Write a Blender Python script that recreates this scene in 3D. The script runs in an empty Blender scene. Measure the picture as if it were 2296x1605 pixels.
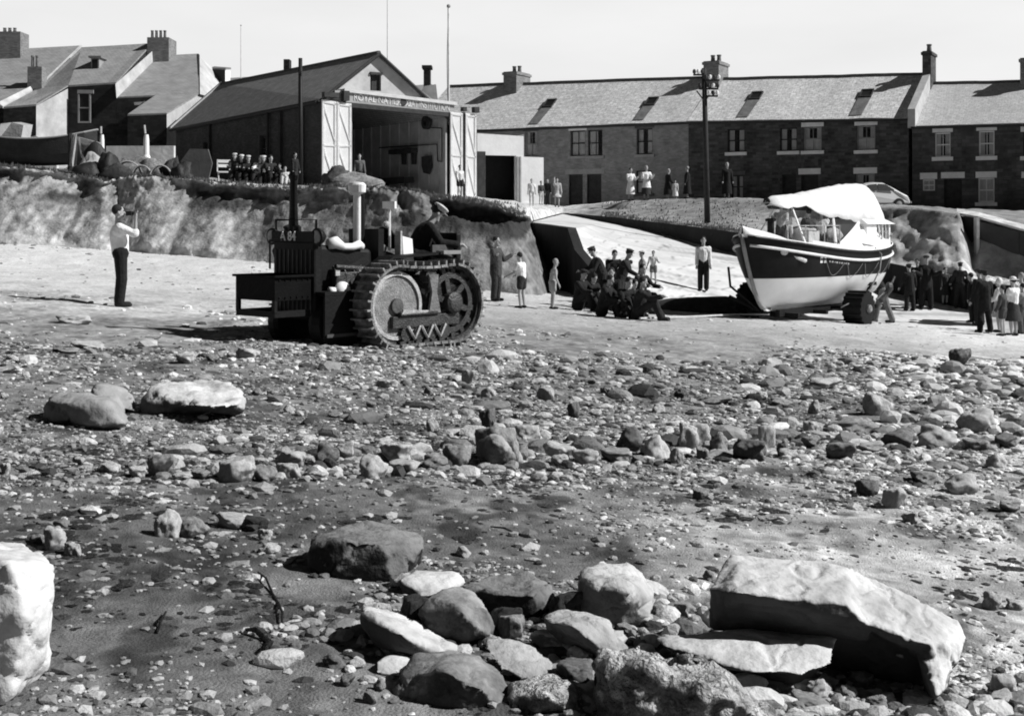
import bpy, bmesh, math, random
import numpy as np
from mathutils import Vector, Matrix, noise as mnoise
from mathutils.bvhtree import BVHTree

random.seed(7)
F = 1280.0; HY = 225.0
scene = bpy.context.scene
col = scene.collection
R = math.radians

# ------------------------------------------------------------------ numpy noise
def _perm(seed):
    r = np.random.RandomState(seed); p = np.arange(256); r.shuffle(p)
    return np.concatenate([p, p, p])
def vnoise3(x, y, z, seed=1):
    p = _perm(seed)
    xi = np.floor(x).astype(int); yi = np.floor(y).astype(int); zi = np.floor(z).astype(int)
    xf = x - xi; yf = y - yi; zf = z - zi
    u = xf*xf*xf*(xf*(xf*6-15)+10); v = yf*yf*yf*(yf*(yf*6-15)+10); w = zf*zf*zf*(zf*(zf*6-15)+10)
    xi &= 255; yi &= 255; zi &= 255
    def g(i, j, k): return p[(p[(p[(xi+i) & 255]+yi+j) & 255]+zi+k) & 255]/127.5-1.0
    def L(a, b, t): return a+(b-a)*t
    return L(L(L(g(0,0,0), g(1,0,0), u), L(g(0,1,0), g(1,1,0), u), v),
             L(L(g(0,0,1), g(1,0,1), u), L(g(0,1,1), g(1,1,1), u), v), w)
def fbm(x, y, z=0.0, seed=1, octv=4, gain=.5):
    x = np.asarray(x, float); y = np.asarray(y, float); z = np.zeros_like(x)+z
    s = 0; a = 1; t = 0; f = 1
    for i in range(octv):
        s = s+a*vnoise3(x*f+17.3*i, y*f+9.1*i, z*f+3.7*i, seed+i); t += a; a *= gain; f *= 2.03
    return s/t
def sstep(a, b, x):
    t = np.clip((np.asarray(x, float)-a)/(b-a), 0, 1); return t*t*(3-2*t)

# ------------------------------------------------------------------ camera geometry
def P(px, py, Y): return Vector(((px-512.)/F*Y, Y, (HY-py)/F*Y))
def S(x): return x*1024./2296.     # measurements taken on a 2296 px wide view

# ------------------------------------------------------------------ materials
MATS = {}
def mat(name, base, rough=.85, var=.25, scale=3.0, bump=.3, bscale=None, tone=False, metal=0, spec=.3,
        streak=None, hi=None, flank_shade=0):
    if name in MATS: return MATS[name]
    m = bpy.data.materials.new(name); m.use_nodes = True
    nt = m.node_tree; N = nt.nodes; Lk = nt.links
    b = N['Principled BSDF']; b.inputs['Roughness'].default_value = rough
    b.inputs['Metallic'].default_value = metal
    b.inputs['Specular IOR Level'].default_value = spec
    tc = N.new('ShaderNodeTexCoord'); mp = N.new('ShaderNodeMapping')
    Lk.new(tc.outputs['Object'], mp.inputs[0])
    if streak: mp.inputs['Scale'].default_value = streak
    n1 = N.new('ShaderNodeTexNoise'); n1.inputs['Scale'].default_value = scale; n1.inputs['Detail'].default_value = 6
    n1.inputs['Roughness'].default_value = .65
    Lk.new(mp.outputs[0], n1.inputs['Vector'])
    cr = N.new('ShaderNodeValToRGB'); e = cr.color_ramp.elements
    lo = max(0, base*(1-var)); h = hi if hi else min(.9, base*(1+var))
    e[0].position = .32; e[1].position = .68
    e[0].color = (lo, lo, lo, 1); e[1].color = (h, h, h, 1)
    Lk.new(n1.outputs['Fac'], cr.inputs[0])
    out = cr.outputs[0]
    if tone:
        at = N.new('ShaderNodeAttribute'); at.attribute_name = 'tone'
        mx = N.new('ShaderNodeMix'); mx.data_type = 'RGBA'; mx.blend_type = 'MULTIPLY'; mx.inputs[0].default_value = 1
        Lk.new(out, mx.inputs[6]); Lk.new(at.outputs['Color'], mx.inputs[7]); out = mx.outputs[2]
    if flank_shade:      # shade painted into the colour: undersides and flanks away from the sun darkened
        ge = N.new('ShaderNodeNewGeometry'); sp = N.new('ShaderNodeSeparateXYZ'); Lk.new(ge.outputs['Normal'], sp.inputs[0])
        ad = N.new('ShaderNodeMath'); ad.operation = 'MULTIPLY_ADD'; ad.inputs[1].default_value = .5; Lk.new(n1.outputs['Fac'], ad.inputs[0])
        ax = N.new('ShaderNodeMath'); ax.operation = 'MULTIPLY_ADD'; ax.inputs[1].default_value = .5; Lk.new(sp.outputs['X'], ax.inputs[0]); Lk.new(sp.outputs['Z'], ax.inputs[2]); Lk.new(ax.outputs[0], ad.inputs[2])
        mr = N.new('ShaderNodeMapRange'); mr.inputs['From Min'].default_value = .30; mr.inputs['From Max'].default_value = .62; mr.inputs['To Min'].default_value = flank_shade; mr.inputs['To Max'].default_value = 1
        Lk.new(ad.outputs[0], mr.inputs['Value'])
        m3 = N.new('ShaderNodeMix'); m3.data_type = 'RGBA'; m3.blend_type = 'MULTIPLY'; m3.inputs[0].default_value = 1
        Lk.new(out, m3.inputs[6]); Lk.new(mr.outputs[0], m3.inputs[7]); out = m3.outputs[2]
    Lk.new(out, b.inputs['Base Color'])
    if bump:
        n2 = N.new('ShaderNodeTexNoise'); n2.inputs['Scale'].default_value = bscale or scale*5; n2.inputs['Detail'].default_value = 5
        Lk.new(mp.outputs[0], n2.inputs['Vector'])
        bp = N.new('ShaderNodeBump'); bp.inputs['Strength'].default_value = bump; bp.inputs['Distance'].default_value = .05
        Lk.new(n2.outputs['Fac'], bp.inputs['Height']); Lk.new(bp.outputs[0], b.inputs['Normal'])
    MATS[name] = m; return m

def brick_mat(name, c1, c2, mortar, bw=.22, bh=.075, rowmode='brick', rough=.9, bump=.4, rot=None, var=.3, nscale=1.2):
    """coursed stone / brick / slates: object-space courses"""
    if name in MATS: return MATS[name]
    m = bpy.data.materials.new(name); m.use_nodes = True
    nt = m.node_tree; N = nt.nodes; Lk = nt.links
    b = N['Principled BSDF']; b.inputs['Roughness'].default_value = rough; b.inputs['Specular IOR Level'].default_value = .2
    uv = N.new('ShaderNodeUVMap'); uv.uv_map = 'UVMap'
    br = N.new('ShaderNodeTexBrick'); br.inputs['Scale'].default_value = 1
    br.inputs['Brick Width'].default_value = bw; br.inputs['Row Height'].default_value = bh
    br.inputs['Mortar Size'].default_value = bh*.09; br.inputs['Bias'].default_value = 0
    br.inputs['Color1'].default_value = (c1, c1, c1, 1); br.inputs['Color2'].default_value = (c2, c2, c2, 1)
    br.inputs['Mortar'].default_value = (mortar, mortar, mortar, 1)
    Lk.new(uv.outputs[0], br.inputs['Vector'])
    no = N.new('ShaderNodeTexNoise'); no.inputs['Scale'].default_value = nscale; no.inputs['Detail'].default_value = 7
    no.inputs['Roughness'].default_value = .7
    Lk.new(uv.outputs[0], no.inputs['Vector'])
    cr = N.new('ShaderNodeValToRGB'); e = cr.color_ramp.elements
    e[0].position = .35; e[1].position = .6
    l = 1-var; e[0].color = (l, l, l, 1); e[1].color = (1, 1, 1, 1)
    Lk.new(no.outputs['Fac'], cr.inputs[0])
    mx = N.new('ShaderNodeMix'); mx.data_type = 'RGBA'; mx.blend_type = 'MULTIPLY'; mx.inputs[0].default_value = 1
    Lk.new(br.outputs['Color'], mx.inputs[6]); Lk.new(cr.outputs[0], mx.inputs[7])
    Lk.new(mx.outputs[2], b.inputs['Base Color'])
    bp = N.new('ShaderNodeBump'); bp.inputs['Strength'].default_value = bump; bp.inputs['Distance'].default_value = .03
    Lk.new(br.outputs['Color'], bp.inputs['Height']); Lk.new(bp.outputs[0], b.inputs['Normal'])
    MATS[name] = m; return m

# ------------------------------------------------------------------ mesh builder
def rotz(a): return Matrix.Rotation(a, 3, 'Z')
class MB:
    def __init__(s): s.v = []; s.f = []
    def add(s, vs, fs):
        k = len(s.v); s.v += [Vector(v) for v in vs]; s.f += [tuple(i+k for i in f) for f in fs]; return s
    def hexa(s, p):   # bottom 4 (ccw), top 4
        return s.add(p, [(3,2,1,0), (4,5,6,7), (0,1,5,4), (1,2,6,5), (2,3,7,6), (3,0,4,7)])
    def box(s, c, d, rot=None, tilt=None):
        x, y, z = d[0]/2, d[1]/2, d[2]/2
        ps = [Vector(q) for q in [(-x,-y,-z), (x,-y,-z), (x,y,-z), (-x,y,-z), (-x,-y,z), (x,-y,z), (x,y,z), (-x,y,z)]]
        if rot is not None:
            M = rot if isinstance(rot, Matrix) else rotz(rot)
            ps = [M @ q for q in ps]
        return s.hexa([Vector(c)+q for q in ps])
    def poly(s, pts, flip=False):
        n = len(pts); f = tuple(range(n))
        return s.add(pts, [f[::-1] if flip else f])
    def slab(s, pts, off):      # polygon thickened by vector off
        n = len(pts); off = Vector(off); k = [Vector(p) for p in pts]
        fs = [tuple(range(n))[::-1], tuple(range(n, 2*n))]+[(i, (i+1) % n, n+(i+1) % n, n+i) for i in range(n)]
        return s.add(k+[p+off for p in k], fs)
    def tube(s, pts, r, n=8, cap=True):
        pts = [Vector(p) for p in pts]
        rs = r if isinstance(r, (list, tuple)) else [r]*len(pts)
        vs = []; fs = []; prev = None
        for i, p in enumerate(pts):
            if i == 0: t = pts[1]-p
            elif i == len(pts)-1: t = p-pts[i-1]
            else: t = (pts[i+1]-p).normalized()+(p-pts[i-1]).normalized()
            if t.length < 1e-9: t = Vector((0, 0, 1))
            t.normalize()
            if prev is None:
                a = Vector((0, 0, 1)) if abs(t.z) < .9 else Vector((1, 0, 0)); u = t.cross(a).normalized()
            else:
                u = prev-t*prev.dot(t); u.normalize()
            prev = u; w = t.cross(u)
            for k in range(n):
                a = 2*math.pi*k/n; vs.append(p+(u*math.cos(a)+w*math.sin(a))*rs[i])
        m = len(pts)
        for i in range(m-1):
            for k in range(n): fs.append((i*n+k, i*n+(k+1) % n, (i+1)*n+(k+1) % n, (i+1)*n+k))
        if cap: fs += [tuple(range(n))[::-1], tuple((m-1)*n+k for k in range(n))]
        return s.add(vs, fs)
    def ell(s, c, r, n=10, m=8, rot=None):
        vs = [Vector((0, 0, -1))]; fs = []
        for i in range(1, m):
            a = -math.pi/2+math.pi*i/m
            for k in range(n):
                b = 2*math.pi*k/n; vs.append(Vector((math.cos(a)*math.cos(b), math.cos(a)*math.sin(b), math.sin(a))))
        vs.append(Vector((0, 0, 1))); T = len(vs)-1
        for k in range(n):
            fs.append((0, 1+(k+1) % n, 1+k)); fs.append((T, 1+(m-2)*n+k, 1+(m-2)*n+(k+1) % n))
        for i in range(m-2):
            for k in range(n): fs.append((1+i*n+k, 1+i*n+(k+1) % n, 1+(i+1)*n+(k+1) % n, 1+(i+1)*n+k))
        rr = Vector(r) if not isinstance(r, (int, float)) else Vector((r, r, r))
        out = []
        for v in vs:
            q = Vector((v.x*rr.x, v.y*rr.y, v.z*rr.z))
            if rot is not None: q = rot @ q
            out.append(Vector(c)+q)
        return s.add(out, fs)
    def lathe(s, c, axis, prof, n=24, ang0=0):    # prof [(r, h)] along axis
        ax = Vector(axis).normalized(); a = Vector((0, 0, 1)) if abs(ax.z) < .9 else Vector((1, 0, 0))
        u = ax.cross(a).normalized(); w = ax.cross(u); vs = []; fs = []
        for (r, h) in prof:
            for k in range(n):
                t = 2*math.pi*k/n; vs.append(Vector(c)+ax*h+(u*math.cos(t)+w*math.sin(t))*r)
        m = len(prof)
        for i in range(m-1):
            for k in range(n): fs.append((i*n+k, i*n+(k+1) % n, (i+1)*n+(k+1) % n, (i+1)*n+k))
        fs += [tuple(range(n))[::-1], tuple((m-1)*n+k for k in range(n))]
        return s.add(vs, fs)
    def build(s, name, material, parent=None, loc=None, smooth=False, uv=False, fixn=True):
        loc = Vector(loc) if loc is not None else Vector((0, 0, 0))
        me = bpy.data.meshes.new(name)
        me.from_pydata([tuple(v-loc) for v in s.v], [], s.f)
        if fixn:
            bm = bmesh.new(); bm.from_mesh(me); bmesh.ops.recalc_face_normals(bm, faces=bm.faces); bm.to_mesh(me); bm.free()
        if smooth: me.polygons.foreach_set('use_smooth', [True]*len(me.polygons))
        me.materials.append(material)
        if uv: box_uv(me)
        o = bpy.data.objects.new(name, me); col.objects.link(o)
        if parent is not None: o.parent = parent
        else: o.location = loc
        return o

def box_uv(me):
    """metric UVs: u runs horizontally along the face, v up the face"""
    l = me.uv_layers.new(name='UVMap'); vs = me.vertices
    for p in me.polygons:
        n = p.normal; h = Vector((-n.y, n.x, 0))
        if h.length < .05: h = Vector((1, 0, 0))
        h.normalize(); w = n.cross(h)
        if w.z < 0: w = -w
        for li in p.loop_indices:
            c = vs[me.loops[li].vertex_index].co; l.data[li].uv = (c.dot(h), c.dot(w))

def tag(o, label=None, cat=None, group=None, kind=None):
    if label: o['label'] = label
    if cat: o['category'] = cat
    if group: o['group'] = group
    if kind: o['kind'] = kind
    return o
def thing(name, label, cat, loc=(0, 0, 0), rz=0, group=None):
    o = bpy.data.objects.new(name, None); col.objects.link(o)
    o.location = loc; o.rotation_euler = (0, 0, rz); o.empty_display_size = .2
    return tag(o, label, cat, group)
def copy_tree(o, parent=None):
    kids = [c for c in bpy.data.objects if c.parent == o]
    c = o.copy(); col.objects.link(c); c.parent = parent
    for k in kids: copy_tree(k, c)
    return c
def np_obj(name, V, Fc, material, smooth=True, tone=None, loc=(0, 0, 0)):
    me = bpy.data.meshes.new(name)
    V = np.asarray(V, dtype=np.float32)-np.asarray(loc, dtype=np.float32); Fc = np.asarray(Fc, dtype=np.int32); k = Fc.shape[1]
    me.vertices.add(len(V)); me.vertices.foreach_set('co', V.ravel())
    me.loops.add(Fc.size); me.loops.foreach_set('vertex_index', Fc.ravel())
    me.polygons.add(len(Fc)); me.polygons.foreach_set('loop_start', np.arange(0, Fc.size, k, dtype=np.int32))
    me.polygons.foreach_set('loop_total', np.full(len(Fc), k, dtype=np.int32))
    me.polygons.foreach_set('use_smooth', np.full(len(Fc), smooth))
    me.update(); me.validate()
    if tone is not None:
        a = me.color_attributes.new('tone', 'FLOAT_COLOR', 'POINT')
        t = np.asarray(tone, dtype=np.float32); c = np.stack([t, t, t, np.ones_like(t)], 1)
        a.data.foreach_set('color', c.ravel())
    me.materials.append(material)
    o = bpy.data.objects.new(name, me); col.objects.link(o); o.location = loc
    return o
def grid_faces(nr, nc, flip=False):
    i = np.arange(nr-1)[:, None]*nc+np.arange(nc-1)[None, :]
    f = np.stack([i, i+1, i+nc+1, i+nc], -1).reshape(-1, 4)
    return f[:, ::-1] if flip else f

# ------------------------------------------------------------------ camera, world, sun
cd = bpy.data.cameras.new('camera'); cam = bpy.data.objects.new('camera', cd); col.objects.link(cam)
cd.sensor_width = 36; cd.lens = 36*F/1024; cd.shift_y = -(357.5-HY)/1024
cd.clip_start = .1; cd.clip_end = 5000
cam.location = (0, 0, 0); cam.rotation_euler = (R(90), 0, 0)
scene.camera = cam
scene.view_settings.view_transform = 'Standard'; scene.view_settings.look = 'None'
scene.view_settings.exposure = 0
scene.cycles.filter_width = 1.9
SUN_AZ = -7.0; SUN_EL = 39.0      # azimuth of the sun: degrees from +X (right) towards +Y (away)
w = bpy.data.worlds.new('World'); scene.world = w; w.use_nodes = True
N = w.node_tree.nodes; Lk = w.node_tree.links
bg = N['Background']; bg.inputs['Strength'].default_value = .13
sky = N.new('ShaderNodeTexSky'); sky.sky_type = 'NISHITA'; sky.sun_disc = False
sky.sun_elevation = R(SUN_EL); sky.sun_rotation = R(90-SUN_AZ)
sky.dust_density = 3.0; sky.air_density = 1.0
bw = N.new('ShaderNodeRGBToBW'); Lk.new(sky.outputs[0], bw.inputs[0])
tc = N.new('ShaderNodeTexCoord'); sx = N.new('ShaderNodeSeparateXYZ'); Lk.new(tc.outputs['Generated'], sx.inputs[0])
rp = N.new('ShaderNodeMapRange'); rp.inputs['From Min'].default_value = .18; rp.inputs['From Max'].default_value = .25
rp.inputs['To Min'].default_value = 4.75; rp.inputs['To Max'].default_value = .20; Lk.new(sx.outputs['Z'], rp.inputs['Value'])
mu = N.new('ShaderNodeMath'); mu.operation = 'MULTIPLY'; pw = N.new('ShaderNodeMath'); pw.operation = 'POWER'; pw.inputs[1].default_value = .3; Lk.new(bw.outputs[0], pw.inputs[0]); Lk.new(pw.outputs[0], mu.inputs[0]); Lk.new(rp.outputs[0], mu.inputs[1])
ry = N.new('ShaderNodeMapRange'); ry.inputs['From Min'].default_value = -.35; ry.inputs['From Max'].default_value = .45
ry.inputs['To Min'].default_value = .30; ry.inputs['To Max'].default_value = 1.0; Lk.new(sx.outputs['Y'], ry.inputs['Value'])
mu2 = N.new('ShaderNodeMath'); mu2.operation = 'MULTIPLY'; Lk.new(mu.outputs[0], mu2.inputs[0]); Lk.new(ry.outputs[0], mu2.inputs[1])
cn = N.new('ShaderNodeTexNoise'); cn.inputs['Scale'].default_value = 2.6; cn.inputs['Detail'].default_value = 5; cmp_ = N.new('ShaderNodeMapping'); cmp_.inputs['Scale'].default_value = (1, 1, 4)
Lk.new(tc.outputs['Generated'], cmp_.inputs[0]); Lk.new(cmp_.outputs[0], cn.inputs['Vector'])
cr_ = N.new('ShaderNodeMapRange'); cr_.inputs['From Min'].default_value = .35; cr_.inputs['From Max'].default_value = .65; cr_.inputs['To Min'].default_value = .93; cr_.inputs['To Max'].default_value = 1.05; Lk.new(cn.outputs['Fac'], cr_.inputs['Value'])
mu3 = N.new('ShaderNodeMath'); mu3.operation = 'MULTIPLY'; Lk.new(mu2.outputs[0], mu3.inputs[0]); Lk.new(cr_.outputs[0], mu3.inputs[1])
Lk.new(mu3.outputs[0], bg.inputs['Color'])
sd = bpy.data.lights.new('sun', 'SUN'); sun = bpy.data.objects.new('sun', sd); col.objects.link(sun)
sd.energy = 5.6; sd.angle = R(.6); sd.color = (1, 1, 1)
sv = Vector((math.cos(R(SUN_EL))*math.cos(R(SUN_AZ)), math.cos(R(SUN_EL))*math.sin(R(SUN_AZ)), math.sin(R(SUN_EL))))
sun.rotation_euler = sv.to_track_quat('Z', 'Y').to_euler()

# ------------------------------------------------------------------ terrain
def beach_base(X, Y):
    X = np.asarray(X, float); Y = np.asarray(Y, float)
    z = -1.35-.072*40*np.tanh(X/40)-.022*Y
    z = z+.47*sstep(33, 43.5, Y)*sstep(4, -4, X)
    return z
def beach_z(X, Y):
    z = beach_base(X, Y)
    a = sstep(2, 10, Y)*sstep(40, 18, Y)
    z = z+(.02+.05*a)*fbm(X*.35, Y*.35, seed=3, octv=3)
    z = z+.030*fbm(X*1.6, Y*1.6, seed=5, octv=4)+.012*fbm(X*7, Y*7, seed=8, octv=3)
    return z
# tone of the sand: control points in the ground as seen from the beach (column px, Y, value)
TP = [(-300,30,1.25),(0,40,1.35),(60,29,1.25),(118,22,1.0),(0,21,.9),(230,24,1.0),(230,35,1.25),(60,17,.60),(240,17.5,.62),(0,14,.5),(420,16.5,.46),(300,14,.42),(150,12,.40),
      (560,28,.85),(560,22,.62),(540,16,.42),(520,12,.40),(680,30,.85),(680,22,.62),(800,26,.8),(780,18,.45),(900,27,.95),(1000,28,1.1),(1000,20,1.0),(950,15,.75),(840,13,.5),(1010,11,1.1),(870,11,.62),
      (640,12,.42),(500,9,.38),(300,10,.38),(100,9,.38),(0,8,.40),(880,9.5,.62),(760,8,.60),(900,7.6,.75),(620,7.6,.47),(430,7.5,.40),(200,7.5,.36),
      (1000,6.5,1.0),(850,6.4,.85),(700,6.5,.82),(540,6,.42),(250,6,.36),(80,6,.36),(950,5.4,.75),(1020,4.8,.85),(750,5.3,.62),(560,5,.36),(400,5.2,.36),(330,4.9,.42),(200,5,.32),(120,4.6,.33),(370,4.3,.42),(240,4.1,.38),(100,4,.40),(600,4,.38),(900,4,.42),(1020,3.9,.6),
      (560,36,1.1),(700,38,1.0),(850,36,1.1),(980,36,1.5),(1200,30,1.5),(640,40,1.1),(980,30,1.45)]
def beach_tone(X, Y):
    px = 512+F*X/np.maximum(Y, 1.)
    lu = np.log(np.maximum(Y, 1.))*420.
    num = 0; den = 0
    for (a, b, c) in TP:
        d2 = ((px-a)/85.)**2+((lu-math.log(b)*420.)/60.)**2
        wgt = 1./(d2+.15)**2; num = num+wgt*c; den = den+wgt
    t = num/den
    t = t*(1-.20*sstep(9, 7.5, Y)*sstep(720, 600, px))
    n1 = fbm(X*.9, Y*.45, seed=21, octv=4); n2 = fbm(X*3.5, Y*2.0, seed=25, octv=4); n3 = fbm(X*11, Y*8, seed=27, octv=3)
    k = sstep(30, 20, Y)
    t = t*(1+(.10+.25*k)*n1+(.20+.28*k)*n2+.50*n3*k)
    n4 = fbm(X*.55+3, Y*2.6, seed=35, octv=4); t = t*(1+.75*np.clip(n4, -.6, .9)*sstep(12, 8, Y))
    py_ = HY-F*beach_base(X, Y)/np.maximum(Y, 1.); pool = np.exp(-(((px-105)/70)**2+((py_-643)/17)**2)**2); t = t*(1-.9*pool)+pool*.30     # smooth wet hollow
    # dark wrack dabs
    wr = sstep(.16, .42, fbm(X*4.2+5, Y*2.6, seed=31, octv=4))*sstep(24, 12, Y)
    t = t*(1-.65*wr)
    return np.clip(t, .06, 1.5)
def make_beach():
    cs = np.concatenate([np.linspace(-9000, -500, 30)[:-1], np.linspace(-500, -60, 90)[:-1], np.linspace(-60, 1084, 520), np.linspace(1084, 1500, 85)[1:], np.linspace(1500, 9000, 30)[1:]])
    ys = np.concatenate([np.linspace(-30, 2.3, 8)[:-1], np.exp(np.linspace(math.log(2.3), math.log(66), 620)), np.array([90, 160, 400, 1200, 3000])])
    PX, YY = np.meshgrid(cs, ys)
    Yc = np.maximum(YY, 2.3); X = (PX-512)/F*Yc
    Z = beach_z(X, YY)
    t = beach_tone(X, Yc)
    m = mat('sand', .5, rough=.9, var=.30, scale=14, bump=.45, bscale=95, tone=True, spec=.25)
    o = np_obj('beach', np.stack([X, YY, Z], -1).reshape(-1, 3), grid_faces(len(ys), len(cs)), m, tone=t.ravel())
    return tag(o, kind='structure')
beach = make_beach()

def resample(pts, n):
    """pts Vectors -> n points by arclength"""
    A = np.array([tuple(p) for p in pts]); d = np.r_[0, np.cumsum(np.linalg.norm(np.diff(A, axis=0), axis=1))]
    t = np.linspace(0, d[-1], n); return np.stack([np.interp(t, d, A[:, k]) for k in range(3)], 1)
def resample_param(pts, per):
    """same param spacing for every polyline: piecewise linear, `per` pts per segment"""
    A = np.array([tuple(p) for p in pts]); n = len(A); t = np.linspace(0, n-1, (n-1)*per+1)
    return np.stack([np.interp(t, np.arange(n), A[:, k]) for k in range(3)], 1)

grass_m = mat('bank_turf', .30, rough=.95, var=.45, scale=2.2, bump=.8, bscale=30, tone=True)
clay_m = mat('bank_clay', .42, rough=.95, var=.35, scale=2.3, bump=.9, bscale=11, tone=True)
conc_m = mat('slipway_concrete', .62, rough=.85, var=.14, scale=1.4, bump=.2, bscale=12, tone=True)

# cliff: base and crest polylines
CB = [P(-900,243,56), P(-300,244,50), P(0,247,46), P(60,246.5,45.8), P(100,249,45.2), P(120,247,45.8), P(150,250,45), P(205,255,44), P(262,261,43), P(300,266,42.2), P(350,272,41), P(390,277,40.3), P(430,282,39.5), P(470,288,39), P(500,292,38.7), P(530,298,38.8), P(546,300,39.8), P(553,299,42), P(556,290,47)]
CT = [P(-900,146,62), P(-300,154,55), P(0,164,50), P(60,172.5,50), P(102,180,49.5), P(118,176.5,50), P(150,177.5,49), P(205,181.5,48.3), P(262,186,47), P(300,188,46.3), P(350,187,45.3), P(390,189.5,44.6), P(430,196,43.8), P(470,201,43.2), P(500,207,43), P(515,212,43.2), P(526,214.5,45), P(530,218,49), P(531,221.5,54)]
def crest_dz(X): return .13*fbm(X*.9, X*0, seed=201, octv=3)+.07*fbm(X*4.1, X*0+3, seed=204, octv=3)
def make_cliff():
    per = 34; B = resample_param(CB, per); T = resample_param(CT, per); nc = len(B); nr = 64
    s = np.linspace(0, 1, nr)[:, None]
    h = 1-(1-s)**1.35
    X = B[None, :, 0]*(1-h)+T[None, :, 0]*h; Y = B[None, :, 1]*(1-h)+T[None, :, 1]*h
    Z = (B[None, :, 2]-.25*(1-s)**8)*(1-s)+T[None, :, 2]*s
    X, Y, Z = [np.broadcast_to(a, (nr, nc)).copy() for a in (X, Y, Z)]
    env = sstep(0, .12, s)*sstep(1.0, .93, s)
    g = fbm(X*.55, Z*.5, Y*.2, seed=41, octv=4); g2 = fbm(X*2.1, Z*1.9, Y*.6, seed=45, octv=4); g3 = fbm(X*7, Z*7, Y*2, seed=49, octv=3)
    gl = np.abs(fbm(X*.28+4, Z*.10, seed=52, octv=2))
    und = sstep(.76, .86, s+.12*g2)*sstep(.98, .94, s)*sstep(-.16, .10, fbm(X*.55, X*0, seed=57, octv=3))
    ver = fbm(X*1.3+2, Z*.35, Y*.2, seed=47, octv=4)
    back = env*(.80*g+.20*g2+.075*g3+.14*ver+.9*(.3-gl))+.80*und
    dx = B[:, 0]-T[:, 0]; dy = B[:, 1]-T[:, 1]; l = np.hypot(dx, dy); dx /= l; dy /= l
    lip = .16*sstep(.93, .97, s)*(1+2.5*g2+2*g3)
    X -= dx[None]*(back-lip); Y -= dy[None]*(back-lip)
    Z += .04*env*g3+.05*env*g2+crest_dz(X)*sstep(.86, 1., s)
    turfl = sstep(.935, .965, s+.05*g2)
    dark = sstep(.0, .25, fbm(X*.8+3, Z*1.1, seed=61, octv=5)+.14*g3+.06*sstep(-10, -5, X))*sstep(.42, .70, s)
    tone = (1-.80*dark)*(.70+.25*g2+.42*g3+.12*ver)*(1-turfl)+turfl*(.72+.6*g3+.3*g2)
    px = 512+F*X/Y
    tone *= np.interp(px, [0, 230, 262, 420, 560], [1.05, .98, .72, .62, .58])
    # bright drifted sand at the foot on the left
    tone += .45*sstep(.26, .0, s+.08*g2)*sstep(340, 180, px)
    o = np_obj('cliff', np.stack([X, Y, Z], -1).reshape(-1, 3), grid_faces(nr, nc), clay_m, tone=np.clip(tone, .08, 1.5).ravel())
    return tag(o, kind='structure')
cliff = make_cliff()

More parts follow.
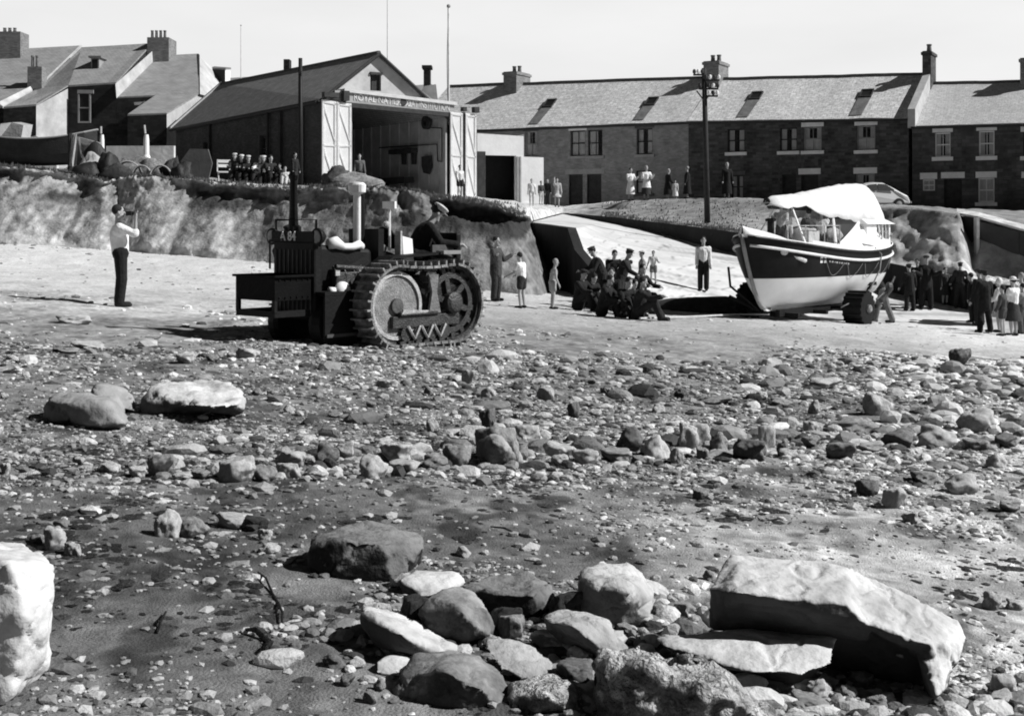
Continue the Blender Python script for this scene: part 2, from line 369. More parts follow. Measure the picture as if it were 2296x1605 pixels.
# plateau / grass bank behind the crest and behind the slipway wall
WT = [(563,212.6,65), (606,216,61), (650,221,57), (737,232,50), (815,249,47.5), (892,263,46), (979,281,42.6), (1100,296,40.5), (1500,330,38)]
R0 = [(p.x/p.y*F+512, HY-p.z/p.y*F, p.y) for p in CT]+WT[:]
def make_plateau():
    px0 = np.array([a[0] for a in R0]); 
    cols = np.unique(np.concatenate([np.linspace(-900, 0, 60), np.linspace(0, 1500, 620), px0]))
    def row(lst, key='py'):
        a = np.array(lst, float); Y = np.interp(cols, a[:, 0], a[:, 2]); 
        if key == 'py':
            z = (HY-a[:, 1])/F*a[:, 2]
        else: z = a[:, 1]
        return Y, np.interp(cols, a[:, 0], z)
    rows = [row(R0)]
    rows.append(row([(-900,3.0,70),(0,2.55,56),(116,2.15,54),(262,1.62,53),(370,1.45,52),(476,1.0,52),(530,.75,56),(563,.72,66.5),(600,1.05,67),(650,1.30,65.5),(737,1.25,60),(815,.95,54.5),(892,.72,49.6),(940,.55,47.2),(960,.42,46.4),(972,-1.5,45.4),(979,-1.78,45.0),(1100,-2.2,43.6),(1500,-2.6,42)], 'z'))
    rows.append(row([(-900,3.6,80),(0,3.1,66),(177,2.65,66),(320,1.78,64),(476,1.42,65),(530,1.16,67),(563,.95,69),(600,1.22,69),(650,1.38,68.5),(737,1.42,67),(815,1.1,65),(892,.95,58),(940,.75,53),(979,.38,46.6),(1100,-.4,45),(1500,-.8,43)], 'z'))
    rows.append(row([(-900,3.8,110),(0,3.3,85),(177,2.9,80),(320,1.9,78),(476,1.45,80),(563,1.25,82),(650,1.3,78),(900,.9,70),(1500,.6,60)], 'z'))
    rows.append((np.full(len(cols), 200.), np.full(len(cols), .2)))
    rows.append((np.full(len(cols), 900.), np.full(len(cols), -2.)))
    rows.append((np.full(len(cols), 3500.), np.full(len(cols), -10.)))
    sub = [24, 16, 10, 5, 3, 2]
    Ys = []; Zs = []; side = []
    for k in range(len(rows)-1):
        for j in range(sub[k]):
            t = j/sub[k]
            th = t; tz = t
            if k == 0:
                # steep scarp near the top of the bank, gentle above
                tz = np.where(cols > 563, t**1.15, 1-(1-t)**2)
            Ys.append(rows[k][0]*(1-th)+rows[k+1][0]*th); Zs.append(rows[k][1]*(1-tz)+rows[k+1][1]*tz); side.append(k+t)
    Ys.append(rows[-1][0]); Zs.append(rows[-1][1]); side.append(6)
    Y = np.array(Ys); Z = np.array(Zs); Xc = (cols[None]-512)/F*Y
    k = np.array(side)[:, None]*np.ones_like(Y)
    px = np.broadcast_to(cols[None], Y.shape)
    env = sstep(0, .25, k)*sstep(4.2, 3, k)
    n = fbm(Xc*.5, Y*.5, seed=71, octv=4); n2 = fbm(Xc*2.2, Y*2.2, seed=75, octv=3)
    Z = Z+env*(.10*n+.05*n2)
    Z = Z+crest_dz(Xc)*sstep(.35, 0, k)*sstep(540, 520, px)
    # eroded scarp on the bank behind the boat and under the women
    sc = sstep(570, 620, px)*sstep(.62, .72, k+.05*n2-.16*sstep(735, 830, px))*sstep(1.0, .93, k)
    scl = sstep(-.15, .15, fbm(Xc*.45+2, k*.6, seed=79, octv=3))
    Z = Z-.22*sc*scl
    tone = .95+.35*n2+.25*n
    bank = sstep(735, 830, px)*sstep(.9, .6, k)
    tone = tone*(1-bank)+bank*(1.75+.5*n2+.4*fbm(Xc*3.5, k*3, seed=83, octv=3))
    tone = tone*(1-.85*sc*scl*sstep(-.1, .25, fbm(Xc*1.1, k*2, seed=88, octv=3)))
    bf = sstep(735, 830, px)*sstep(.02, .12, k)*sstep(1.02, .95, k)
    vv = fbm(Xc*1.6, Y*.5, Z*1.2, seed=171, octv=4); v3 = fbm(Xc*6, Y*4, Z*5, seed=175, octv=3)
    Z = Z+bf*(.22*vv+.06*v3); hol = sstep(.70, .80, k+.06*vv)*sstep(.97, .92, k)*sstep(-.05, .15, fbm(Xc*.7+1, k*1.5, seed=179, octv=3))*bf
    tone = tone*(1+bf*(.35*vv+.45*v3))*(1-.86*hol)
    # trodden light road: from the boathouse apron round to the slipway
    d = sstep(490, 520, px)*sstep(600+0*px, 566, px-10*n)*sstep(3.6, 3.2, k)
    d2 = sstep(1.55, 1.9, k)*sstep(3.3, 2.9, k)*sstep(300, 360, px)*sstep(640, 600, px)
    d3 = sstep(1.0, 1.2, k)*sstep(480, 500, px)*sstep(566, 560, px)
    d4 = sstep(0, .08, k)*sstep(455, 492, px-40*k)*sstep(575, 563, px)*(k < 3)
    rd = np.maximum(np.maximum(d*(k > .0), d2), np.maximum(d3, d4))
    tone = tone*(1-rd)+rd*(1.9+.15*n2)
    # light worn strip just behind the left crest
    ws = sstep(.02, .1, k)*sstep(.5, .3, k)*sstep(95, 130, px)*sstep(300, 250, px)
    tone = tone*(1-ws)+ws*(1.7+.3*n2)
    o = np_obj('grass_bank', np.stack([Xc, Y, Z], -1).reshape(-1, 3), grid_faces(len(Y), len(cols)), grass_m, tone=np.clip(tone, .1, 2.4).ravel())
    return tag(o, kind='structure')
plateau = make_plateau()

SL = [P(531,222,54), P(576,228,48), P(584,250,43.5), P(610,280,40.5), P(650,308,38.6), Vector((9.0, 40.6, -2.98)), Vector((14.6, 39.4, -3.40)), Vector((17,37,-3.6))]
SR = [P(563,213.6,65), P(606,222,61), P(650,231,57), P(737,254,50), P(815,272,47.5), P(892,292,46), P(979,312,42.3), P(1060,325,39)]
def make_slip():
    per = 24; A = resample_param(SL, per); B = resample_param(SR, per); nr = 46
    t = np.linspace(0, 1, nr)[:, None, None]
    V = A[None]*(1-t)+B[None]*t
    X, Y, Z = V[..., 0], V[..., 1], V[..., 2]
    n = fbm(X*1.1, Y*1.1, seed=91, octv=4); u = np.linspace(0, 7, A.shape[0])[None]+0*X
    Z = Z+.02*n-.18*sstep(5.2, 6.8, u)*sstep(.5, 0, t[..., 0])
    # joints between the poured bays and wet tracks
    ph = (u*3.4+.6*n) % 1.0
    j = sstep(.07, .0, np.abs(ph-.5))*sstep(1.2, 2.0, u)
    rut = sstep(.10, .35, fbm(X*.35, Y*2.0, seed=95, octv=4))
    tone = (.98+.12*sstep(1.5, 4, u))*(1+.14*n)*(1-.60*j*sstep(-.3, .2, n))*(1-.35*rut*sstep(2, 3, u))
    o = np_obj('slipway', np.stack([X, Y, Z], -1).reshape(-1, 3), grid_faces(nr, A.shape[0], True), conc_m, tone=np.clip(tone, .1, 1.4).ravel())
    return tag(o, kind='structure')
slip = make_slip()

_bv = []
dg = bpy.context.evaluated_depsgraph_get()
for o in (beach, cliff, plateau, slip):
    _bv.append(BVHTree.FromObject(o, dg))
def hit_px(px, py, only=None):
    """first terrain point along the sight line through a pixel"""
    d = Vector(((px-512)/F, 1, (HY-py)/F)).normalized(); best = None
    for i, b in enumerate(_bv):
        if only is not None and i not in only: continue
        h = b.ray_cast(Vector((0, 0, 0)), d)
        if h[0] is not None and (best is None or h[3] < best[1]): best = (h[0], h[3])
    return best[0] if best else None
def ground(X, Y, only=None):
    z = -99
    for i, b in enumerate(_bv):
        if only is not None and i not in only: continue
        h = b.ray_cast(Vector((X, Y, 50)), Vector((0, 0, -1)))
        if h[0] is not None: z = max(z, h[0].z)
    return z
def drop(px, Y):
    X = (px-512)/F*Y; return Vector((X, Y, ground(X, Y)))
# ================================================================== BUILDINGS
brick_mid = brick_mat('brick_mid', .34, .24, .30, .24, .085, var=.35)
stone_dark = brick_mat('stone_dark', .13, .055, .09, .38, .17, var=.5, nscale=.9)
stone_dark2 = brick_mat('stone_dark2', .13, .07, .09, .42, .2, var=.5, nscale=.8)
shed_wall = brick_mat('boathouse_wall', .11, .07, .06, .24, .085, var=.35)
slate_lt = brick_mat('slate_light', .86, .68, .50, .34, .22, var=.38, nscale=2.6, bump=.5)
slate_lt2 = brick_mat('slate_pale', .66, .56, .45, .30, .2, var=.25, nscale=2.6, bump=.4)
slate_mid = brick_mat('slate_mid', .34, .27, .18, .28, .16, var=.25, nscale=1.5, bump=.2)
render_lt = mat('lime_render', .46, var=.25, scale=.9, bump=.3, hi=.58)
render_mid = mat('rough_render', .50, var=.25, scale=.9, bump=.4)
render_dk = mat('dark_render', .06, var=.45, scale=1.0, bump=.4)
white_paint = mat('white_paint', .84, rough=.6, var=.10, scale=1.6, bump=.1, hi=.88)
grey_paint = mat('grey_paint', .30, rough=.6, var=.2, scale=1.5, bump=.1)
dark_wood = mat('dark_wood', .035, rough=.7, var=.4, scale=4, bump=.3)
black_m = mat('blackened', .012, rough=.6, var=.3, scale=5, bump=.15)
sill_m = mat('sill_stone', .80, rough=.8, var=.12, scale=2, bump=.15)
sill_dk = mat('sill_stone_dark', .10, rough=.8, var=.3, scale=2, bump=.15)
curtain_m = mat('curtain_cloth', .62, rough=.9, var=.15, scale=3, bump=.2)
pot_m = mat('clay_pot', .16, var=.3, scale=5, bump=.2)
ridge_m = mat('ridge_tiles', .08, var=.3, scale=3, bump=.3)
chim_m = brick_mat('chimney_brick', .30, .18, .2, .24, .085, var=.3)
lead_m = mat('gutter_iron', .03, rough=.5, var=.2, scale=4, bump=0)
def glass_mat():
    m = bpy.data.materials.new('window_glass'); m.use_nodes = True; nt = m.node_tree; N = nt.nodes
    b = N['Principled BSDF']; out = N['Material Output']
    b.inputs['Base Color'].default_value = (.02, .02, .02, 1); b.inputs['Roughness'].default_value = .08
    tr = N.new('ShaderNodeBsdfTransparent'); mx = N.new('ShaderNodeMixShader'); mx.inputs[0].default_value = .22
    nt.links.new(tr.outputs[0], mx.inputs[1]); nt.links.new(b.outputs[0], mx.inputs[2]); nt.links.new(mx.outputs[0], out.inputs[0])
    return m
glass_m = glass_mat()

class Plane:
    """vertical plane through world point o (X,Y), horizontal unit direction u (to the right), n towards the viewer"""
    def __init__(s, o, u):
        s.o = Vector((o[0], o[1], 0)); s.u = Vector((u[0], u[1], 0)).normalized(); s.n = Vector((s.u.y, -s.u.x, 0))
    def hit(s, px, py):
        dx = (px-512)/F; den = dx*s.n.x+s.n.y; t = (s.o.x*s.n.x+s.o.y*s.n.y)/den
        p = Vector((dx*t, t, (HY-py)/F*t)); return (p-s.o).dot(s.u), p.z
    def pt(s, a, z, off=0): return s.o+s.u*a+s.n*off+Vector((0, 0, z))
    def box(s, mb, a0, a1, z0, z1, o0, o1):
        p = [s.pt(a0, z0, o1), s.pt(a1, z0, o1), s.pt(a1, z0, o0), s.pt(a0, z0, o0)]
        return mb.hexa(p+[q+Vector((0, 0, z1-z0)) for q in p])
    def rect(s, x0, y0, x1, y1):
        a0, zt = s.hit(x0, y0); a1, zb = s.hit(x1, y1); _, zt2 = s.hit(x1, y0); _, zb2 = s.hit(x0, y1)
        return (a0, a1, (zb+zb2)/2, (zt+zt2)/2)

def wall_holes(mb, pl, a0, a1, z0, ztl, ztr, holes, depth=.16, thick=.35):
    As = sorted(set([a0, a1]+[h[0] for h in holes]+[h[1] for h in holes]))
    Zs = sorted(set([z0]+[h[2] for h in holes]+[h[3] for h in holes]))
    Zs = [z for z in Zs if z >= z0]
    top = lambda a: ztl+(ztr-ztl)*(a-a0)/(a1-a0)
    nz = len(Zs)
    for i in range(len(As)-1):
        for j in range(nz):
            l, r, b = As[i], As[i+1], Zs[j]
            ca = (l+r)/2
            if j < nz-1: tl = tr = Zs[j+1]; cz = (b+Zs[j+1])/2
            else: tl, tr = top(l), top(r); cz = b+.01
            if any(h[0] < ca < h[1] and h[2] < cz < h[3] for h in holes): continue
            mb.poly([pl.pt(l, b), pl.pt(r, b), pl.pt(r, tr), pl.pt(l, tl)])
    for (l, r, b, t) in holes:
        q = [(l, b), (r, b), (r, t), (l, t)]
        for k in range(4):
            c, d = q[k], q[(k+1) % 4]
            mb.poly([pl.pt(c[0], c[1]), pl.pt(d[0], d[1]), pl.pt(d[0], d[1], -depth-.1), pl.pt(c[0], c[1], -depth-.1)])
    return mb

def window(pl, r, parent, style='sash', frame_m=None, lintel=None, sill=None, curtain='both', L=None):
    a0, a1, z0, z1 = r; w = a1-a0; h = z1-z0; loc = parent.location
    m = MB(); fw = .07; o0, o1 = -.20, -.13
    pl.box(m, a0, a0+fw, z0, z1, o0, o1); pl.box(m, a1-fw, a1, z0, z1, o0, o1)
    pl.box(m, a0+fw, a1-fw, z0, z0+fw, o0, o1); pl.box(m, a0+fw, a1-fw, z1-fw, z1, o0, o1)
    if style == 'sash': pl.box(m, a0+fw, a1-fw, (z0+z1)/2-.03, (z0+z1)/2+.03, o0, o1+.015); pl.box(m, (a0+a1)/2-.015, (a0+a1)/2+.015, z0+fw, z1-fw, o0+.01, o1-.01)
    f = m.build('window', frame_m or grey_paint, None); f.data.transform(Matrix.Translation(-loc)); f.parent = parent; f.location = (0, 0, 0)
    def sub(mb, name, mt):
        o = mb.build(name, mt, None); o.data.transform(Matrix.Translation(-loc)); o.parent = f; return o
    g = MB(); g.poly([pl.pt(a0+fw*.5, z0+fw*.5, -.17), pl.pt(a1-fw*.5, z0+fw*.5, -.17), pl.pt(a1-fw*.5, z1-fw*.5, -.17), pl.pt(a0+fw*.5, z1-fw*.5, -.17)]); sub(g, 'pane', glass_m)
    bk = MB(); pl.box(bk, a0-.02, a1+.02, z0-.02, z1+.02, -.62, -.58)
    if curtain:
        c = MB(); e = .3*w
        def drape(l, r_, zb, zt):
            n = 8; vs = []
            for i in range(n+1):
                a = l+(r_-l)*i/n; o = -.20-.025*(i % 2)
                vs += [pl.pt(a, zb, o), pl.pt(a, zt, o)]
            c.add(vs, [(2*i, 2*i+2, 2*i+3, 2*i+1) for i in range(n)])
        if curtain == 'both': drape(a0+.05, a0+e+.06, z0+.05, z1-.05); drape(a1-e-.06, a1-.05, z0+.05, z1-.05)
        elif curtain == 'low': drape(a0+.05, a1-.05, z0+.05, (z0+z1)/2); drape(a0+.05, a0+e, (z0+z1)/2+.02, z1-.05); drape(a1-e, a1-.05, (z0+z1)/2+.02, z1-.05)
        elif curtain == 'full': drape(a0+.05, a1-.05, z0+.05, z1-.05)
        elif curtain == 'left': drape(a0+.05, a0+w*.62, z0+.05, z1-.05)
        sub(c, 'curtain', curtain_m)
    if lintel:
        m2 = MB(); pl.box(m2, a0-.12, a1+.12, z1+.01, z1+lintel[0], -.02, .03); sub(m2, 'lintel', lintel[1])
    if sill:
        m2 = MB(); pl.box(m2, a0-.14, a1+.14, z0-sill[0], z0-.01, -.10, .10); sub(m2, 'sill', sill[1])
    return f
def door(pl, r, parent, m=None, lintel=None):
    a0, a1, z0, z1 = r; loc = parent.location
    b = MB(); pl.box(b, a0+.05, a1-.05, z0, z1-.05, -.22, -.17)
    for k in range(4):
        a = a0+.05+(a1-a0-.1)*(k+.5)/4; pl.box(b, a-.01, a+.01, z0+.05, z1-.12, -.17, -.16)
    o = b.build('door', m or dark_wood, None); o.data.transform(Matrix.Translation(-loc)); o.parent = parent
    f = MB(); pl.box(f, a0, a0+.05, z0, z1, -.22, -.08); pl.box(f, a1-.05, a1, z0, z1, -.22, -.08); pl.box(f, a0+.05, a1-.05, z1-.05, z1, -.22, -.08)
    q = f.build('frame', dark_wood, None); q.data.transform(Matrix.Translation(-loc)); q.parent = o
    if lintel:
        m2 = MB(); pl.box(m2, a0-.15, a1+.15, z1+.01, z1+lintel[0], -.02, .03)
        q = m2.build('lintel', lintel[1], None); q.data.transform(Matrix.Translation(-loc)); q.parent = o
    return o
def wpart(mb, name, m, parent, uv=False, smooth=False, label=None):
    """mesh given in world coordinates under an unrotated parent (or part of one)"""
    root = parent
    L = Vector(parent.location)
    while root.parent: root = root.parent; L += Vector(root.location)
    o = mb.build(name, m, None, uv=uv, smooth=smooth); o.data.transform(Matrix.Translation(-L)); o.parent = parent
    if label: o['label'] = label
    return o

# ---- the terrace
TD = Vector((.876, -.482, 0)).normalized()
TP0 = P(910, 0, 70)
TW = Plane((TP0.x, TP0.y), TD)
def terrace_unit(name, label, x0, x1, eL, eR, rL, rR, wallm, roofm, zb, holes, w=4.6, group=None, thickroof=.10):
    """eL,eR eaves pixel heights at columns x0,x1; rL,rR ridge pixel (x,y) pairs"""
    a0, z0 = TW.hit(x0, eL); a1, z1 = TW.hit(x1, eR)
    c = TW.pt((a0+a1)/2, zb); root = thing(name, label, 'house', (c.x, c.y, zb), 0, group)
    m = MB(); wall_holes(m, TW, a0, a1, zb-1, z0, z1, holes)
    # ridge height from the pixels, at the ridge plane
    RW = Plane((TW.o-TW.n*w)[:2], TD)
    _, zr0 = RW.hit(*rL); _, zr1 = RW.hit(*rR)
    # gables and back wall
    D = 2*w
    for (a, zt, zr) in ((a0, z0, zr0), (a1, z1, zr1)):
        m.poly([TW.pt(a, zb-1), TW.pt(a, zt), TW.pt(a, zr-.06, -w), TW.pt(a, zt, -D), TW.pt(a, zb-1, -D)])
    m.poly([TW.pt(a0, zb-1, -D), TW.pt(a1, zb-1, -D), TW.pt(a1, z1, -D), TW.pt(a0, z0, -D)])
    wpart(m, 'wall', wallm, root, uv=True)
    rf = MB(); e = .25
    def slope(a, zt, zr, t): return zt+(zr-zt)*t
    f0 = TW.pt(a0, z0-e*(zr0-z0)/w, e); f1 = TW.pt(a1, z1-e*(zr1-z1)/w, e); g0 = TW.pt(a0, zr0, -w); g1 = TW.pt(a1, zr1, -w)
    b0 = TW.pt(a0, z0-e*(zr0-z0)/w, -D-e); b1 = TW.pt(a1, z1-e*(zr1-z1)/w, -D-e)
    nu, nv = 40, 8
    def sagz(u, v): return float(.055*fbm(u*7+a0, v*1.5, seed=401, octv=3)-.05*math.sin(math.pi*((u*3) % 1))**2*math.sin(math.pi*v))
    for (A, B, C_, D_) in ((f0, f1, g1, g0), (b0, b1, g1, g0)):
        V = []
        for j in range(nv+1):
            for i in range(nu+1):
                u, v = i/nu, j/nv; p = (A*(1-u)+B*u)*(1-v)+(D_*(1-u)+C_*u)*v; V.append(p+Vector((0, 0, thickroof+sagz(u, v))))
        k0 = len(V); V += [A, B, C_, D_]
        rf.add(V, [(j*(nu+1)+i, j*(nu+1)+i+1, (j+1)*(nu+1)+i+1, (j+1)*(nu+1)+i) for j in range(nv) for i in range(nu)]+[(k0, k0+1, k0+2, k0+3), (k0, k0+1, nu, 0)])
    ro = wpart(rf, 'roof', roofm, root, uv=True)
    rg = MB(); rg.tube([g0*(1-i/nu)+g1*(i/nu)+Vector((0, 0, .12+sagz(i/nu, 1))) for i in range(nu+1)], .11, 6)
    wpart(rg, 'ridge', ridge_m, ro)
    gt = MB(); gt.tube([f0+Vector((0, 0, -.02))+TW.n*.06, f1+Vector((0, 0, -.02))+TW.n*.06], .075, 6)
    wpart(gt, 'gutter', lead_m, ro)
    return root, ro, dict(a0=a0, a1=a1, z0=z0, z1=z1, zr0=zr0, zr1=zr1, w=w)
def chimney(ro, pl, a, w, zr, x_w, x_d, top, pots=2, m=None, cap=True, off=None, potrow='u'):
    off = -w if off is None else off
    b = MB(); pl.box(b, a-x_w/2, a+x_w/2, zr-1.3, top, off-x_d/2, off+x_d/2)
    if cap: pl.box(b, a-x_w/2-.07, a+x_w/2+.07, top-.22, top-.06, off-x_d/2-.07, off+x_d/2+.07)
    c = wpart(b, 'chimney', m or chim_m, ro, uv=True)
    for i in range(pots):
        t = (i+.5)/pots-.5; q = pl.pt(a+(t*x_w*.8 if potrow == 'u' else 0), top, off+(0 if potrow == 'u' else t*x_d*.8))
        p = MB(); p.lathe(q, (0, 0, 1), [(.15, 0), (.12, .35), (.15, .40), (.15, .46), (.10, .46)], 10)
        wpart(p, 'pot', pot_m, c, smooth=False)
    return c
def skylight(ro, pl, u, px_t, px_b, label=None):
    """px_t: (x,y) of the dark skylight, found on the roof slope of unit u; a stained darker strip of slates runs below it to the eaves"""
    w = u['w']
    # solve: point on slope between eave (off 0) and ridge (off -w)
    def onslope(px, py):
        best = None
        for i in range(401):
            t = i/400.; q = Plane((pl.o-pl.n*w*t)[:2], pl.u); a, z = q.hit(px, py)
            f = (a-u['a0'])/(u['a1']-u['a0']); ze = u['z0']+(u['z1']-u['z0'])*f; zr = u['zr0']+(u['zr1']-u['zr0'])*f
            d = abs(z-(ze+(zr-ze)*t))
            if best is None or d < best[0]: best = (d, a, t, ze, zr)
        return best
    _, a, t, ze, zr = onslope(*px_t); k = (zr-ze)
    def q(aa, tt, up): return pl.pt(aa, ze+k*tt+up, -w*tt)
    hw = .36
    f = MB(); 
    for (l, r, b, tp) in ((a-hw, a-hw+.06, t-.09, t+.09), (a+hw-.06, a+hw, t-.09, t+.09), (a-hw+.06, a+hw-.06, t-.09, t-.07), (a-hw+.06, a+hw-.06, t+.07, t+.09)):
        f.slab([q(l, b, .11), q(r, b, .11), q(r, tp, .11), q(l, tp, .11)], (0, 0, .12))
    s = wpart(f, 'skylight', dark_wood, ro)
    g = MB(); g.poly([q(a-hw+.06, t-.07, .16), q(a+hw-.06, t-.07, .16), q(a+hw-.06, t+.07, .16), q(a-hw+.06, t+.07, .16)]); wpart(g, 'pane', black_m, s)
    g = MB(); g.slab([q(a-hw-.03, .01, .12), q(a+hw-.08, .01, .12), q(a+hw, t-.10, .12), q(a-hw, t-.10, .12)], (0, 0, .03)); wpart(g, 'lead_strip', mat('damp_slates', .16, var=.35, scale=2.5, bump=.5, bscale=9), ro)

def zw(px, py): return TW.hit(px, py)[1]
# measurements (1024 px wide)
def r4(x0, y0, x1, y1): return TW.rect((2400+x0/2.05)/3.4375, (150+y0/2.05)/3.4375, (2400+x1/2.05)/3.4375, (150+y1/2.05)/3.4375)
def r3(x0, y0, x1, y1): return TW.rect(436.4+x0*.1267, 43.6+y0*.1267, 436.4+x1*.1267, 43.6+y1*.1267)
# house A  (brick, mid grey)
hA = [r3(700, 690, 795, 890), r3(1058, 685, 1172, 885), r3(1195, 680, 1310, 883), r3(1580, 668, 1705, 872)]
dA = [r3(1045, 1030, 1155, 1275), r3(1188, 1028, 1302, 1275)]
hA2 = [r3(1575, 1000, 1700, 1180)]
dA = [(a, b, .9, d) for (a, b, c, d) in dA]
rootA, roA, uA = terrace_unit('terraced_house', 'mid grey brick terraced house with pale slate roof, next to the boathouse', 412, 688.5, 131, 120.3, (436, 88.6), (702, 79.5), brick_mid, slate_lt, 1.2, hA+dA+hA2)
for i, r in enumerate(hA): window(TW, r, rootA, frame_m=[grey_paint, dark_wood, dark_wood, dark_wood][i], curtain=['low', 'full', 'left', 'both'][i], lintel=[(.2, sill_dk), (.24, sill_m), None, (.2, sill_dk)][i], sill=(.16, mat('sill_grey', .32, var=.2, scale=2)))
window(TW, hA2[0], rootA, frame_m=dark_wood, curtain='both', sill=(.16, sill_dk))
for i, r in enumerate(dA): door(TW, r, rootA)
m = MB(); TW.box(m, dA[0][0]-.25, dA[1][1]+.2, dA[0][3]+.02, dA[0][3]+.32, -.02, .035); wpart(m, 'lintel', mat('sill_grey', .32), rootA)
chimney(roA, TW, Plane((TW.o-TW.n*4.6)[:2], TD).hit(517, 94)[0], 4.6, uA['zr0'], 1.0, 2.0, (HY-71.5)/F*86.3, 2)
skylight(roA, TW, uA, (436.4+890*.1267, 43.6+490*.1267), None); skylight(roA, TW, uA, (436.4+1695*.1267, 43.6+475*.1267), None)
# house B  (dark stone)
w1, w2, w3, w4 = r4(207, 600, 328, 762), r4(575, 590, 697, 755), r4(742, 585, 870, 752), r4(1117, 575, 1248, 748)
l1, l4, l5 = r4(232, 925, 318, 1090), r4(1110, 915, 1245, 1090), r4(592, 920, 690, 1180)
d1 = r4(725, 920, 845, 1180); d1 = (d1[0], d1[1], .85, d1[3]); l5 = (l5[0], l5[1], .85, l5[3])
rootB, roB, uB = terrace_unit('terraced_house', 'dark stone terraced house with mottled pale slate roof behind the telegraph pole', 688.6, 908.5, 120.3, 117, (702, 82), (930, 75.5), stone_dark, slate_lt, .9, [w1, w2, w3, w4, l1, l4, l5, d1])
window(TW, w1, rootB, frame_m=dark_wood, curtain='both', sill=(.2, sill_m)); window(TW, w2, rootB, frame_m=dark_wood, curtain='both', sill=(.2, sill_m))
window(TW, w3, rootB, curtain='low', lintel=(.26, sill_m), sill=(.2, sill_m), frame_m=grey_paint); window(TW, w4, rootB, curtain='low', lintel=(.26, sill_m), sill=(.2, sill_m), frame_m=grey_paint)
window(TW, l1, rootB, frame_m=dark_wood, curtain='both', lintel=(.24, sill_dk)); window(TW, l4, rootB, curtain='both', lintel=(.34, sill_m))
door(TW, l5, rootB); door(TW, d1, rootB, lintel=(.34, sill_m))
skylight(roB, TW, uB, (698.2+405*.1419, 43.6+385*.1419), None); skylight(roB, TW, uB, (698.2+1185*.1419, 43.6+370*.1419), None)
chimney(roB, TW, Plane((TW.o-TW.n*4.6)[:2], TD).hit(716, 80)[0], 4.6, uB['zr0'], 1.0, 1.8, (HY-62.5)/F*80.3, 2)
# parapet with chimney between B and C
a = uB['a1']+.22; k = MB(); w = 4.6
def par(a0, a1, up, dn):
    z0, zr = uB['z1'], uB['zr1']
    p = [TW.pt(a0, z0-.5, .32), TW.pt(a1, z0-.5, .32), TW.pt(a1, z0+up, .32), TW.pt(a0, z0+up, .32)]
    k.add([TW.pt(a0, z0-.6, .32), TW.pt(a0, z0+up, .32), TW.pt(a0, zr+up, -w), TW.pt(a0, z0+up, -2*w-.3), TW.pt(a0, z0-.6, -2*w-.3), TW.pt(a1, z0-.6, .32), TW.pt(a1, z0+up, .32), TW.pt(a1, zr+up, -w), TW.pt(a1, z0+up, -2*w-.3), TW.pt(a1, z0-.6, -2*w-.3)],
          [(0,1,2,3,4), (9,8,7,6,5), (0,5,6,1), (1,6,7,2), (2,7,8,3), (3,8,9,4), (4,9,5,0)])
par(a-.2, a+.2, .42, 0)
wpart(k, 'parapet', render_lt, rootB)
chimney(roB, TW, a, 4.6, uB['zr1'], .48, 1.5, uB['zr1']+1.35, 1, m=stone_dark)
# house C
cw = [r4(1667, 625, 1778, 795), r4(1977, 612, 2088, 790)]
cl = [r4(1972, 945, 2088, 1115)]
cs_ = [r4(1580, 955, 1668, 1035)]
cd_ = [r4(1732, 948, 1858, 1165)]; cd_ = [(cd_[0][0], cd_[0][1], .4, cd_[0][3])]
far = r4(2290, 620, 2400, 790); fa2 = r4(2600, 620, 2710, 790); fa3 = r4(2300, 945, 2420, 1165); fa3 = (fa3[0], fa3[1], .4, fa3[3]); fa4 = r4(2600, 945, 2710, 1115)
rootC, roC, uC = terrace_unit('terraced_house', 'dark stone terraced house with smooth grey slate roof at the right end of the row', 912.2, 1180, 125.2, 118.6, (936, 85.2), (1200, 79), stone_dark2, slate_lt2, .8, cw+cl+cs_+cd_+[far, fa2, fa3, fa4])
for r in cw+[far, fa2]: window(TW, r, rootC, frame_m=white_paint if r in cw else dark_wood, curtain='both', lintel=(.30, sill_m), sill=(.22, sill_m))
for r in cl+[fa4]: window(TW, r, rootC, frame_m=white_paint, curtain='full', lintel=(.34, sill_m), sill=(.2, sill_m))
window(TW, cs_[0], rootC, frame_m=white_paint, curtain='full', lintel=(.36, sill_m))
for r in cd_+[fa3]: door(TW, r, rootC, lintel=(.34, sill_m))
chimney(roC, TW, Plane((TW.o-TW.n*4.6)[:2], TD).hit(1033, 84)[0], 4.6, uC['zr0'], 1.2, 1.2, uC['zr1']+1.6, 2)

# ---- boathouse
Lx = Vector((-.593, .805, 0)).normalized()         # along the building, away to the left
def bp(px, py, Y): return P(px, py, Y)
U = Vector((.805, .593, 0)); U.normalize()
f0 = P(322.5, 98, 62); BF = Plane((f0.x, f0.y), U)
def fz(px, py): return BF.hit(px, py)
aA, zA = fz(376.6, 55.6); aL, zL = fz(322.5, 98); aR, zR = fz(452, 124)
rt = thing('boathouse', 'large gabled lifeboat house with dark side wall and white folding doors standing open', 'boathouse', (f0.x, f0.y, 1.6))
BL = 18.6
def back(p, k=1.0): return p+Lx*BL*k
zb = .8
o0 = fz(352, 103)[0]; o1 = fz(450, 103)[0]; zlin = fz(352, 103.5)[1]; zlin2 = fz(450, 112)[1]
# front wall around the opening
m = MB()
q = lambda a, z, off=0: BF.pt(a, z, off)
m.poly([q(aL, zb), q(o0, zb), q(o0, zlin), q(aL, zL)])
m.poly([q(o1, zb), q(aR, zb), q(aR, zR), q(o1, zR+.35)])
g0, g1 = fz(370.3, 74.2), fz(381, 91)    # gable door opening
